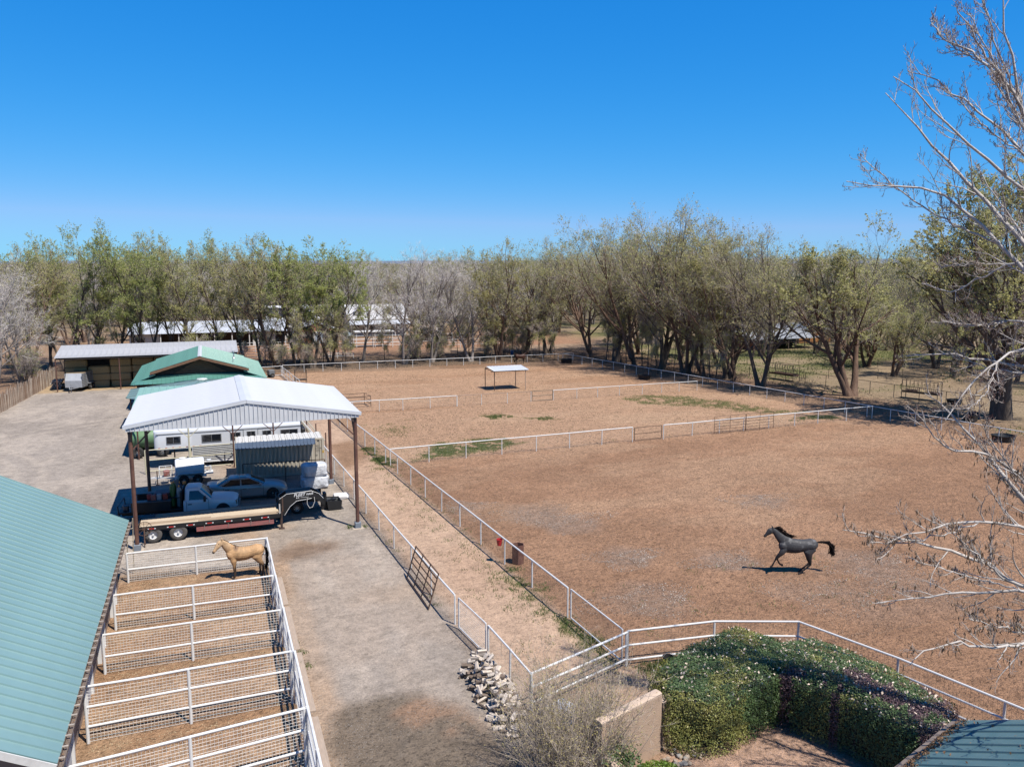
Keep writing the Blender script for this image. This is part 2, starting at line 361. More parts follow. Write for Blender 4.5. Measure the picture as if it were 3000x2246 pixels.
# far hills on the horizon, the blue of haze painted into their colour
hx = np.linspace(-26000, 26000, 160); hv = []; 
for x in hx:
    hv.append((x, 17000, -20)); hv.append((x, 17600, 20+60*float(fbm(np.array([x]),np.array([3.]),.00022,77)[0])+70*max(0,sin((x-4000)/6500))))
    hv.append((x, 19500, -20))
hf = [(i*3+k, i*3+3+k, i*3+4+k, i*3+1+k) for i in range(len(hx)-1) for k in (0,1)]
ho = link('hills', mesh_np('hills', np.array(hv), np.array(hf), M('hazy_blue_hills', (.13,.165,.22), .95, var=.2, sc=.004), True)); ho['kind'] = 'structure'
# ============================================================= pipe fences and gates
WHITE = M('white_paint', (.74,.73,.71), .5, c2=(.55,.50,.45), mix=(.62,.74), sc=2.2)
WORN = M('worn_white_paint', (.70,.68,.65), .6, c2=(.20,.11,.07), mix=(.56,.62), sc=3.5, detail=6)
RUST = M('rusty_pipe', (.085,.048,.034), .8, c2=(.15,.085,.055), sc=6)
DARKP = M('dark_pipe', (.045,.035,.03), .7, c2=(.10,.07,.05), sc=5)
WIRE = M('galvanised_wire', (.30,.28,.25), .6, .2)
WIREW = M('white_wire', (.72,.70,.66), .5)
WIRED = M('rusted_wire', (.16,.115,.085), .7)
def pipe(r, h, mat, key, n=8):
    k = ('pipe', round(r,3), round(h,2), key)
    if k not in MATS: MATS[k] = MB().tube([(0,0,0),(0,0,h)], r, n).mesh('post', mat, True)
    return MATS[k]
def wires(pts, zs, vstep, r, z0=.05, z1=None, sag=.0):
    """grid of wires along a ground polyline; 3-sided"""
    mb = MB()
    for z in zs: mb.tube([(x,y,z) for x,y in pts], r, 3, False)
    if vstep:
        for (ax_,ay_),(bx_,by_) in zip(pts[:-1], pts[1:]):
            L_ = hypot(bx_-ax_, by_-ay_); k = max(1, int(L_/vstep))
            for i in range(k):
                t = (i+.5)/k; x, y = ax_+(bx_-ax_)*t, ay_+(by_-ay_)*t; mb.tube([(x,y,z0),(x,y,z1)], r, 3, False)
    return mb
def fence(name, label, pts, h=1.3, rails=(1.,), pr=.035, rr=.032, pmat=WHITE, rmat=None, wz=(), wstep=0, wr=.003, wmat=WIRE, group=None, hang=0, posts=None, wtop=None, rail_over=0.04):
    rmat = rmat or pmat
    x0, y0 = pts[0]; root = thing(name, label, 'fence', (x0,y0,0), 0, group)
    for (x, y) in (posts or pts):
        link('post', pipe(pr, h+.12, pmat, pmat.name), root, (x-x0, y-y0, -.12), (random.gauss(0,.008), random.gauss(0,.008), random.random()*6))
    for f in rails:
        z = h*f
        obj('rail', MB().tube([(x,y,z+random.gauss(0,.008)) for x,y in pts], rr, 8), rmat, root, True)
    if wz: obj('wire_mesh', wires(pts, wz, wstep, wr, min(wz), max(wz)), wmat, root, kind='stuff')
    return root
def frange(a, b, k): return [a+(b-a)*i/(k-1) for i in range(k)]
def gate(name, label, a, b, z0, z1, bars, mat, r=.022, verts=0, wz=(), wstep=.0, wmat=WIRE, lean=(0,0), group=None):
    (ax_,ay_),(bx_,by_) = a, b; root = thing(name, label, 'gate', (ax_,ay_,0), 0, group); dz = z1-z0
    def P(t, z): k = (z-z0)/dz; return (ax_+(bx_-ax_)*t+lean[0]*k, ay_+(by_-ay_)*t+lean[1]*k, z)
    for t_ in (0,1): obj('end_post', MB().tube([P(t_,z0),P(t_,z1)], r*1.15, 8), mat, root, True)
    for f in bars: obj('bar', MB().tube([P(0,z0+dz*f),P(1,z0+dz*f)], r, 7), mat, root, True)
    for i in range(verts): t = (i+1)/(verts+1); obj('upright', MB().tube([P(t,z0),P(t,z1)], r*.9, 6), mat, root, True)
    if wz:
        mb = MB()
        for f in wz: mb.tube([P(0,z0+dz*f),P(1,z0+dz*f)], .003, 3, False)
        if wstep:
            k = int(hypot(bx_-ax_,by_-ay_)/wstep)
            for i in range(1, k): mb.tube([P(i/k,z0),P(i/k,z1)], .003, 3, False)
        obj('wire_mesh', mb, wmat, root, kind='stuff')
    return root
nw = [.06+.1*i for i in range(13)]
# lane, right side
ys = [30.8]+[34.4+3.28*i for i in range(20)]; ys = [y for y in ys if y < 99]
fence('lane_fence', 'white pipe fence with woven wire between the dirt lane and the large paddock', [(LR(y),y) for y in ys], 1.34, (1.,), .036, .041, WHITE, wz=nw, wstep=.2, wmat=WIRED)
gate('mesh_gate', 'white pipe gate filled with wire mesh at the paddock corner beside the grass strip', (LR(30.5),30.5), (LR(26.3)-.02,26.3), .12, 1.38, (0,1), WHITE, .03, 0, [i/13 for i in range(1,13)], .1, WIRED)
ys2 = [99.5+2.5*i for i in range(7)]
fence('lane_fence', 'white pipe fence along the far end of the lane by the green roofed barn', [(LR(y),y) for y in ys2], 1.3, (1.,.5,.08), .035, .032, WHITE, wz=[.15*i for i in range(1,9)], wstep=.6)
# lane, left side
ys = [31.8+3.36*i for i in range(20)]; ys = [y for y in ys if y < 99]
fence('lane_fence', 'white pipe fence with woven wire between the gravel yard and the dirt lane', [(LL(y),y) for y in ys], 1.27, (1.,), .036, .041, WHITE, wz=nw[:12], wstep=.2, wmat=WIRED)
gate('mesh_gate', 'white mesh gate above the firewood heap on the yard side of the lane', (LL(31.3),31.3), (9.42,28.6), .10, 1.36, (0,1), WHITE, .028, 0, [i/13 for i in range(1,13)], .07, WIREW)
fence('lane_fence', 'short white pipe fence behind the firewood heap', [(9.45,28.4),(9.55,26.3),(9.6,24.4)], 1.35, (1.,), .04, .036, WHITE, wz=nw, wstep=.14, wmat=WIRE)
fence('lane_end_fence', 'white three rail pipe fence closing the near end of the lane', [(9.62,24.36),(11.9,25.2),(14.13,26.05)], 1.36, (1.,.62,.22), .045, .042, WHITE, posts=[(9.64,24.36),(14.12,26.05)], wz=[.1*i for i in range(1,8)], wstep=.1, wmat=WIRE)
fence('curved_fence', 'white pipe fence bending around the flowering hedge', [(14.2,26.15),(17.75,25.75),(20.75,24.6),(22.05,20.95),(22.95,17.55),(23.7,14.6)], 1.36, (1.,.58,.16), .042, .04, WHITE, wz=[.1*i for i in range(1,14)], wstep=.14, wmat=WIRED)
# the leaning gate
gate('leaning_gate', 'rusty brown pipe gate leaning against the lane fence from the yard', (LL(37.4)-.55,37.4), (LL(33.6)-.62,33.6), .02, 1.62, (.03,.2,.36,.52,.68,.84,.98), RUST, .028, 2, lean=(.50,0))
# cross fences of the paddocks
def F2(x): return 59.95+(x-12.2)*.055
xs = [12.3+3.0*i for i in range(8)]; xs[-1] = 33.25
fence('paddock_fence', 'white pipe fence crossing the paddocks, from the lane to the brown gate', [(x,F2(x)) for x in xs], 1.27, (1.,), .036, .04, WHITE, wz=[.12*i for i in range(1,10)], wstep=.4)
gate('field_gate', 'brown two bar pipe gate in the fence of the large paddock', (33.45,F2(33.45)), (36.15,F2(36.15)), .1, 1.2, (0,.52,1), RUST, .026, 0, [.12*i for i in range(1,8)], .3, WIRED)
xs = [36.35,39.3,42.2,44.85,47.7,50.7,53.5,57.0,60.3]
fence('paddock_fence', 'white pipe fence crossing the paddocks, from the brown gate into the tree shade', [(x,F2(x)) for x in xs], 1.22, (1.,), .036, .04, WHITE, wz=[.12*i for i in range(1,10)], wstep=.4)
for a, b, t in ((41.55,44.95,'left'),(45.0,48.1,'right')):
    gate('livestock_panel', 'rusty brown livestock panel tied to the white fence, '+('the one nearer the brown gate' if t == 'left' else 'the one nearer the tree shade'), (a,F2(a)-.16), (b,F2(b)-.16), .03, 1.58, (.03,.25,.42,.58,.75,1.), RUST, .018, 1, group='livestock panels on the fence')
xs = [10.75,13.3,16.0,18.45,21.35,24.25]
fence('paddock_fence', 'white railed pipe fence crossing in front of the small shade shelter', [(x,83+(x-16)*.012) for x in xs], 1.16, (1.,), .034, .036, WORN, WHITE, wz=[.12*i for i in range(1,9)], wstep=.5, wr=.0025)
xs = [24.3,27.0,29.95,32.7]
fence('paddock_fence', 'thin rusty railed fence just before the dark gate of the far paddock', [(x,83.1+(x-24)*.012) for x in xs], 1.14, (1.,), .034, .028, WORN, M('faded_rust_rail', (.30,.22,.17), .7), wz=[.12*i for i in range(1,9)], wstep=.5, wr=.0025)
gate('field_gate', 'dark green two bar pipe gate of the far paddock', (32.85,83.25), (35.3,83.28), .1, 1.14, (0,.5,1), M('dark_green_pipe', (.06,.075,.06), .6), .026)
xs = [35.4,38.3,40.9,43.7,46.7,49.3,51.7,54.2]
fence('paddock_fence', 'worn white fence crossing the far paddock towards the shady grove', [(x,83.3+(x-35)*.035) for x in xs], 1.12, (1.,), .034, .033, WORN, WHITE, wz=[.12*i for i in range(1,9)], wstep=.5, wr=.0025)
xs = [9.3]+[12.2+2.56*i for i in range(17)]
fence('paddock_fence', 'white pipe fence along the far end of the paddocks under the tree row', [(x,117+(.3 if x > 40 else 0)) for x in xs], 1.1, (1.,), .035, .034, WHITE, wz=[.15*i for i in range(1,7)], wstep=.0)
fence('paddock_fence', 'short white pipe fence joining the lane to the green roofed barn', [(5.9,113.9),(9.1,114.5)], 1.3, (1.,.08), .035, .032, WHITE)
pr_ = [(52.3+(111-y)*.172, y) for y in np.arange(117,30,-2.55)]
fence('paddock_fence', 'white pipe fence along the shady grove side of the paddocks', pr_, 1.15, (1.,), .034, .034, WHITE, wz=[.13*i for i in range(1,8)], wstep=.6)
# brown fences beyond the grove
bp_ = [(67.6+(95.8-y)*.197,y) for y in np.arange(108,52,-3.0)]
fence('field_fence', 'dark brown pipe fence beyond the grove with hay feeders standing along it', bp_, 1.45, (1.,), .035, .028, DARKP, wz=[.3,.6,.9,1.2], wstep=0)
for k, (a, b) in enumerate((((69,107),(110,83)),((73,88),(112,73)),((72,128),(118,112)))):
    pp = [(a[0]+(b[0]-a[0])*t, a[1]+(b[1]-a[1])*t) for t in np.linspace(0,1,14)]
    fence('field_fence', ('dark wire field fence crossing the dry grass, nearest the metal sheds','dark wire field fence behind the low hay feeder','dark field fence far across the dry grass in front of the sheds')[k], pp, 1.25, (1.,), .03, .018, DARKP, wz=[.3,.6,.9], wstep=0)
# ============================================================= near barn with its pens
GREEN = M('green_roof_steel', (.20,.325,.318), .36, .05, var=.07, sc=.7, spec=.5)
GREEN2 = M('jade_roof_steel', (.088,.235,.195), .45, .05, var=.08, sc=1.2)
GREYM = M('grey_ribbed_steel', (.62,.63,.65), .45, .0, var=.06, sc=1.5)
WSTEEL = M('white_roof_steel', (.66,.655,.65), .5, .0, var=.05, sc=.9, c2=(.58,.575,.57), mix=(.4,.7))
GALV = M('galvanised_roof', (.46,.46,.47), .45, .1, var=.14, sc=1.6, stretch=(1,.3,1))
GALV2 = M('dull_galvanised_roof', (.52,.54,.57), .5, .1, var=.12, sc=.8)
TAN = M('tan_barn_siding', (.34,.25,.19), .85, var=.12, sc=1.2, stretch=(6,6,.4))
TRIMB = M('brown_trim', (.17,.10,.07), .7)
PPOST = M('brown_steel_post', (.115,.052,.038), .5, c2=(.17,.085,.06), sc=2, spec=.5)
def ribbed(root, part, o, u, w, L_, pitch, mat, th=.012, rib=.028, rw=.05, k0=0, groove=0):
    """roof panels side by side: o corner, u unit vector across panels (total L_), w vector down the slope; one object each, ribs standing up"""
    o = Vector(o); u = Vector(u).normalized(); w = Vector(w); nrm = u.cross(w).normalized()
    if nrm.z < 0: nrm = -nrm
    k = max(1, round(L_/pitch)); p = L_/k; key = ('rib', part, round(p,4), tuple(round(c,3) for c in u), tuple(round(c,3) for c in w), mat.name)
    if key not in MATS:
        a = Vector((0,0,0)); prof = ([(0,-.07),(groove,-.07),(groove+.001,0)] if groove else [(0,0)])+[(p-rw*1.6,0),(p-rw*1.25,rib),(p-rw*.35,rib),(p-.0008,0)]
        vs = [u*s+nrm*(t+d)+e for e in (a, w) for d in (0,) for s, t in prof]+[u*s+nrm*(-th-(.07 if groove else 0))+e for e in (a, w) for s, t in prof]
        n = len(prof); fs = []
        for i in range(n-1): fs += [(i,i+1,n+i+1,n+i),(2*n+i+1,2*n+i,3*n+i,3*n+i+1)]
        for i in range(n-1): fs += [(i,2*n+i,2*n+i+1,i+1),(n+i,n+i+1,3*n+i+1,3*n+i)]
        fs += [(0,n,3*n,2*n),(n-1,2*n+n-1,3*n+n-1,n+n-1)]
        MATS[key] = MB().add(vs, fs).mesh(part, mat)
    org = ORG.get(root.name, (0,0,0,0)) if root else (0,0,0,0)
    for i in range(k): link(part, MATS[key], root, toloc(o+u*(p*i), (org[0],org[1],org[2],0)))
BX0, BX1, BY0, BY1 = -3.95, -10.6, 21.2, 41.5; EZ, RZ = 3.02, 6.45
barn = thing('stable_barn', 'long stable with a pale green standing seam roof beside the horse pens', 'barn', (-7.3,31,0))
sl_ = Vector((BX0-BX1,0,EZ-RZ))
ribbed(barn, 'roof_panel', (BX1,BY0,RZ), (0,1,0), sl_, BY1-BY0, .5, GREEN, rib=.045, rw=.03, groove=.03)
ribbed(barn, 'roof_panel', (BX1,BY0,RZ), (0,1,0), (-sl_.x,0,sl_.z), BY1-BY0, .5, GREEN, rib=.045, rw=.03, groove=.03)
obj('ridge_cap', MB().slab((BX1+.2,BY0-.01,RZ-.06),(BX1+.2,BY1+.01,RZ-.06),(BX1,BY1+.01,RZ+.05),(BX1,BY0-.01,RZ+.05),.01), GREEN, barn)
wall = obj('wall', MB().box(-4.72,-4.55,21.7,41.2,0,EZ-.02), TAN, barn)
gw = MB(); gw.prism([(-16.5,0),(-4.73,0),(-4.73,2.95),(-10.6,6.2),(-16.5,2.95)], 41.02, 41.2, 'y'); gw.prism([(-16.5,0),(-4.73,0),(-4.73,2.95),(-10.6,6.2),(-16.5,2.95)], 21.7, 21.88, 'y')
obj('gable_wall', gw, TAN, barn)
for yy, t in ((BY0-.03,1),(BY1-.0,1)):
    obj('rake_board', MB().slab((BX0,yy,EZ-.02),(BX1,yy,RZ-.02),(BX1,yy,RZ-.24),(BX0,yy,EZ-.24),.03), M('white_trim', (.7,.68,.64), .6), barn)
obj('eave_fascia', MB().box(BX0-.10,BX0-.02,BY0,BY1,EZ-.22,EZ-.02), TRIMB, barn)
gut = MB(); prof = [(BX0-.01,EZ-.03),(BX0-.01,EZ-.14),(BX0+.12,EZ-.14),(BX0+.14,EZ-.01),(BX0+.125,EZ-.01),(BX0+.11,EZ-.125),(BX0+.005,EZ-.125),(BX0+.005,EZ-.03)]
obj('gutter', gut.prism(prof, BY0-.05, BY1+.05, 'y'), M('brown_gutter', (.22,.17,.135), .55, .2), barn)
for k, y in enumerate(np.arange(BY0+.25, BY1, .52)):
    obj('gutter_bracket', MB().box(BX0-.01,BX0+.135,y-.025,y+.025,EZ-.02,EZ+.005), M('gutter_bracket', (.45,.38,.31), .6), barn)
lm = MB()
for k in range(420):
    y = random.uniform(BY0,BY1); x = BX0+random.uniform(.015,.105); s = random.uniform(.02,.045); a = random.random()*6; z = EZ-.115+random.random()*.05
    lm.add([(x,y,z),(x+s*cos(a),y+s*sin(a),z+.012),(x+s*cos(a+1),y+s*sin(a+1),z+.02)], [(0,1,2)])
obj('gutter_leaves', lm, M('dry_leaves', (.20,.115,.06), .9, var=.4, sc=9), barn, kind='stuff')
# doors and partitions along the wall
for k, (a, b) in enumerate(((37.6,38.9),(33.2,34.5),(29.4,30.7),(24.9,26.2))):
    dr = obj('stall_door', MB().box(-4.54,-4.49,a,b,.05,2.3), M('grey_door_panel', (.50,.52,.55), .6), barn)
    obj('door_post', MB().box(-4.54,-4.40,a-.12,a-.01,0,2.4), WHITE, barn); obj('door_post', MB().box(-4.54,-4.40,b+.01,b+.12,0,2.4), WHITE, barn)
# pens: each divider is one fence
def pen_fence(label, a, b, h, zs, name='pen_fence'):
    root = thing(name, label, 'fence', (a[0],a[1],0), 0, 'pen dividers'); dx, dy = b[0]-a[0], b[1]-a[1]; P = lambda t: (a[0]+dx*t, a[1]+dy*t)
    for t in (.0,.48,.995): x, y = P(t); link('post', pipe(.05, h+.1, WHITE, 'pen'), root, (x-a[0],y-a[1],-.1))
    for z in zs: obj('rail', MB().tube([(*P(0),z),(*P(.25),z+random.gauss(0,.01)),(*P(.48),z+random.gauss(0,.008)),(*P(.75),z+random.gauss(0,.012)),(*P(1),z)], .042, 8), WHITE, root, True)
    L_ = hypot(dx,dy); mb = MB(); zr = np.arange(.06,h,.105)
    for z in zr: mb.tube([(*P(0),z),(*P(.25),z+random.gauss(0,.012)),(*P(.48),z),(*P(.75),z+random.gauss(0,.012)),(*P(1),z)], .0052, 3, False)
    for i in range(int(L_/.105)): t = (i+.5)*.105/L_; x, y = P(t); q = random.gauss(0,.004); mb.tube([(x+q,y,.06),(x,y,zr[-1])], .0052, 3, False)
    obj('wire_mesh', mb, WIREW, root, kind='stuff'); return root
pen_fence('white mesh pen fence in front of the buckskin horse, nearest the flatbed trailer', (-4.15,41.55), (2.2,41.6), 1.43, (1.43,.64))
pen_fence('white mesh pen divider right behind the buckskin horse', (-4.2,36.1), (2.12,36.1), 1.5, (1.5,.66))
pen_fence('white mesh pen divider, second behind the buckskin horse', (-4.2,32.15), (2.12,32.2), 1.52, (1.52,.68))
pen_fence('white three rail mesh pen divider between the middle pens', (-4.2,27.4), (2.12,27.65), 1.9, (1.9,1.22,.56))
pen_fence('white three rail mesh pen divider at the near end of the pens', (-4.0,22.9), (2.15,23.75), 1.9, (1.9,1.22,.56))
def outer(a, b, h, label, k):
    root = thing('pen_fence', label, 'fence', (a[0],a[1],0), 0, 'outer pen fence'); P = lambda t: (a[0]+(b[0]-a[0])*t, a[1]+(b[1]-a[1])*t)
    for i in range(k): x, y = P(i/(k-1)); link('post', pipe(.055, h+.12, WHITE, 'outer'), root, (x-a[0],y-a[1],-.1))
    for z in (h, h*.62, h*.3): obj('rail', MB().tube([(*P(0),z),(*P(1),z)], .045, 8), WHITE, root, True)
    mb = MB(); L_ = hypot(b[0]-a[0],b[1]-a[1]); zr = np.arange(.06,h,.105)
    for z in zr: mb.tube([(*P(0),z),(*P(1),z)], .0052, 3, False)
    for i in range(int(L_/.105)): x, y = P((i+.5)*.105/L_); mb.tube([(x,y,.06),(x,y,zr[-1])], .0052, 3, False)
    obj('wire_mesh', mb, WIREW, root, kind='stuff')
for i, (a, b, h) in enumerate(((41.6,36.1,1.45),(36.02,32.2,1.52),(32.12,27.7,1.62),(27.6,23.8,1.9),(23.7,19.2,1.9))):
    outer((2.22,a), (2.22,b), h, ('white outer pen fence beside the tail of the buckskin horse','white outer fence of the second pen from the flatbed trailer','white outer fence of the middle pen','white tall outer fence of the fourth pen from the flatbed trailer','white tall outer fence of the last pen towards the dark damp gravel')[i], 3)
# pale sleepers laid along the yard side of the pens
for k, (y0_, y1_) in enumerate(((39.6,36.2),(35.9,31.6),(31.3,26.8),(26.4,22.9))):
    single('timber_sleeper', MB().bbox(2.5+k*.02,2.74+k*.02,y1_,y0_,-.03,.09,.015), M('weathered_timber', (.40,.31,.24), .85, var=.18, sc=4, stretch=(8,.6,8)), 'pale timber sleeper lying along the outer pen fence', 'timber', (2.6,(y0_+y1_)/2,0), 0, 'sleepers along the pens')
# ============================================================= white carport
cp = thing('carport', 'tall open carport with white roof, grey gable fascia and brown posts', 'carport', (1.72,51.3,0))
CX0, CX1, CY0, CY1, CE, CR = -4.36, 7.8, 45.8, 56.4, 6.72, 7.74; CM = 1.72
ribbed(cp, 'roof_panel', (CM,CY0+.02,CR), (0,1,0), (CX0-CM,0,CE-CR), CY1-CY0, .9, WSTEEL, rib=.006, rw=.03)
ribbed(cp, 'roof_panel', (CM,CY0+.02,CR), (0,1,0), (CX1-CM,0,CE-CR), CY1-CY0, .9, WSTEEL, rib=.006, rw=.03)
sr = (CR-CE)/(CX1-CM)
obj('ridge_cap', MB().slab((CM-.3,CY0,CR-.3*sr+.035),(CM,CY0,CR+.05),(CM,CY1+.03,CR+.05),(CM-.3,CY1+.03,CR-.3*sr+.035),.012).slab((CM,CY0,CR+.05),(CM+.3,CY0,CR-.3*sr+.035),(CM+.3,CY1+.03,CR-.3*sr+.035),(CM,CY1+.03,CR+.05),.012), GREYM, cp)
for sgn, xe in ((-1,CX0),(1,CX1)):
    obj('rake_trim', MB().slab((CM,CY0-.06,CR+.045),(xe,CY0-.06,CE+.045),(xe,CY0+.16,CE+.045),(CM,CY0+.16,CR+.045),.014).bar((CM,CY0-.055,CR-.05),(xe,CY0-.055,CE-.05),.02,.17), GREYM, cp)
FB = 6.46
nf = 53; pw = (CX1-CX0-.25)/nf
def roofz(x): return CR-abs(x-CM)*(CR-CE)/(CX1-CM)-.07
for sy in (CY0, CY1-.05):
    for i in range(nf):
        xa = CX0+.12+i*pw; xb = xa+pw-.006; m_ = xa+.03
        mb = MB(); y = sy
        mb.prism([(xa,FB),(xb,FB),(xb,roofz(xb)),(xa,roofz(xa))], y, y+.012, 'y')
        mb.prism([(xa+.004,FB),(m_,FB),(m_,roofz(m_)-.01),(xa+.004,roofz(xa)-.01)], y-.05, y-.002, 'y')
        obj('fascia_panel', mb, GREYM, cp)
obj('eave_beam', MB().box(CX0+.2,CX0+.36,CY0+.1,CY1-.1,6.3,6.6), M('dark_steel_beam', (.06,.05,.05), .6), cp); obj('eave_beam', MB().box(CX1-.42,CX1-.26,CY0+.1,CY1-.1,6.3,6.6), MATS['dark_steel_beam'], cp)
for y in np.arange(CY0+.2, CY1, 1.55):
    for xe in (CX0,CX1): obj('purlin_rafter', MB().bar((CM,y,CR-.22),(xe+(.1 if xe < 0 else -.1),y,CE-.14),.07,.16), MATS['dark_steel_beam'], cp)
for x, y in ((-4.07,46.2),(7.48,46.05),(-4.02,56.2),(7.4,56.2)):
    p = obj('post', MB().tube([(x,y,-.05),(x,y,6.45)], .105, 14), PPOST, cp, True)
    obj('base_plate', MB().bbox(x-.17,x+.17,y-.17,y+.17,-.02,.36,.02), M('slate_post_shoe', (.20,.23,.27), .6), p)
    sx = 1 if x < 0 else -1; sy = 1 if y < 50 else -1
    obj('knee_brace', MB().bar((x,y+sy*.1,5.2),(x,y+sy*1.35,6.4),.07,.07), PPOST, cp); obj('knee_brace', MB().bar((x+sx*.1,y,5.45),(x+sx*1.0,y,6.42),.07,.07), PPOST, cp)
    obj('footing', MB().bbox(x-.32,x+.32,y-.3,y+.3,-.05,.035,.02), M('pale_concrete', (.45,.37,.29), .9, var=.15, sc=4), p)
# ============================================================= hay barn
hb = thing('hay_barn', 'open hay shed with a grey corrugated roof on thin brown posts', 'barn', (-7,111,0))
ribbed(hb, 'roof_panel', (-17.05,108.4,4.02), (1,0,0), (0,5.9,.95), 20.4, .62, GALV, rib=.014, rw=.10)
hd = M('dark_weathered_wood', (.09,.065,.05), .9, var=.3, sc=3)
obj('roof_beam', MB().box(-16.9,3.25,108.5,108.66,3.78,3.98), hd, hb); obj('roof_beam', MB().box(-16.9,3.25,114.05,114.2,4.5,4.7), hd, hb)
obj('back_wall', MB().box(-16.9,3.25,114.1,114.2,.0,4.55), hd, hb); obj('side_wall', MB().prism([(108.7,0),(114.1,0),(114.1,4.6),(108.7,3.9)], 3.15, 3.24, 'x'), hd, hb)
for x in (-16.95,-10.2,-3.4,3.1): obj('post', MB().tube([(x,108.6,0),(x,108.6,3.85)], .07, 8), PPOST, hb, True)
for x in np.arange(-16.4,3.2,1.35): obj('rafter', MB().bar((x,108.55,3.95),(x,114.1,4.82),.06,.12), hd, hb)
HAY = M('baled_hay', (.52,.39,.20), .95, c2=(.30,.21,.10), mix=(.38,.7), sc=7, stretch=(1,1,4), bump=.3, bsc=30)
bid = 0
for cx, top_ in ((-15.2,4),(-12.75,3),(-10.3,4),(-7.85,4),(-5.4,4),(-2.95,3),(-.5,4)):
    for lv in range(top_):
        w = 1.18+random.gauss(0,.02); z0 = lv*.86; jx = random.gauss(0,.04); jy = random.gauss(0,.06)
        rows = ('bottom','second','third','top')
        mb = MB().bbox(cx-w+jx,cx+w+jx,111.2+jy,112.5+jy,z0+.02,z0+.86,.13)
        single('hay_bale', mb, HAY, 'large rectangular hay bale stacked in the open hay shed', 'hay bale', (cx,111.8,z0), 0, 'bales in the hay shed')
# ============================================================= barn with the jade green roof
gb = thing('gabled_barn', 'barn with a jade green gable roof and lower skirt roofs behind the carport', 'barn', (-1,100,0))
CEDAR = M('cedar_board', (.22,.115,.06), .75, c2=(.12,.065,.04), sc=3, stretch=(1,8,8))
ux, gz0, gz1 = -1.0, 3.92, 5.36
ribbed(gb, 'roof_panel', (ux,92,gz1), (0,1,0), (-4.85,0,gz0-gz1), 12.2, .42, GREEN2, rib=.03)
ribbed(gb, 'roof_panel', (ux,92,gz1), (0,1,0), (4.85,0,gz0-gz1), 12.2, .42, GREEN2, rib=.03)
obj('ridge_cap', MB().slab((ux-.2,91.98,gz1-.02),(ux,91.98,gz1+.05),(ux,104.25,gz1+.05),(ux-.2,104.25,gz1-.02),.01).slab((ux,91.98,gz1+.05),(ux+.2,91.98,gz1-.02),(ux+.2,104.25,gz1-.02),(ux,104.25,gz1+.05),.01), GREYM, gb)
for s in (-1,1):
    obj('barge_board', MB().slab((ux,91.96,gz1-.03),(ux+s*4.85,91.96,gz0-.03),(ux+s*4.85,91.96,gz0-.30),(ux,91.96,gz1-.30),.05 if s > 0 else -.05), CEDAR, gb)
    # side skirt
    ribbed(gb, 'skirt_panel', (ux+s*4.35,91.9,3.62), (0,1,0), (s*2.35,0,-.85), 16.2, .42, GREEN2, rib=.03)
obj('gable_end', MB().prism([(-5.5,3.2),(3.5,3.2),(3.5,3.75),(-1,5.15),(-5.5,3.75)], 93.3, 93.42, 'y'), hd, gb)
for k in range(5):
    z = 3.5+k*.26; hw = (5.05-z)/1.4*4.2; hw = min(hw, 2.6-.45*k)
    if hw > .15: obj('gable_board', MB().prism([(-1-hw,z),(-1+hw,z),(-1+hw-.35,z+.25),(-1-hw+.35,z+.25)], 93.22, 93.29, 'y'), CEDAR, gb)
# front skirt with hipped corners: one ribbed panel each
kf = 32; x0_, x1_ = -7.7, 5.65
for i in range(kf):
    a = x0_+(x1_-x0_)*i/kf; b = x0_+(x1_-x0_)*(i+1)/kf-.01
    def up(x):
        t = min(1, (x-x0_)/1.9, (x1_-x)/1.9); t = max(0, t); return (x, 91.1+1.9*t*.98, 2.79+.66*t)
    A_, B_, C_, D_ = (a,91.1,2.78), (b,91.1,2.78), up(b), up(a)
    mb = MB().slab(A_,B_,C_,D_,.012)
    mb.bar((a+.02,91.1,2.81),(up(a)[0]+.02,up(a)[1],up(a)[2]+.03),.035,.05)
    obj('skirt_panel', mb, GREEN2, gb)
obj('wall', MB().box(-7.2,5.15,92.6,107.6,0,2.75), M('dark_stall_boards', (.075,.055,.045), .9, var=.25, sc=2), gb)
for x in (-7.35,-5.6,-3.9,-2,0,2,3.8,5.3): obj('beam_end', MB().box(x-.09,x+.09,91.2,92.6,2.52,2.72), M('pale_beam', (.42,.28,.16), .8), gb)
for (x, y, z, h) in ((2.55,98.5,4.25,.8),(2.35,94.3,4.2,.75)):
    st = obj('flue', MB().tube([(x,y,z-.3),(x,y,z+h)], .075 if y > 96 else .05, 10), M('flue_steel', (.6,.62,.64), .4, .5), gb, True)
    if y > 96: obj('flue_cap', MB().rev([(.02,z+h+.1),(.16,z+h+.1),(.16,z+h-.04),(.02,z+h-.04)], 12, 'z', (x,y,0)), MATS['flue_steel'], st); obj('flue_flashing', MB().rev([(.3,z-.12),(.09,z+.2)], 14, 'z', (x,y,0)), MATS['flue_steel'], st)
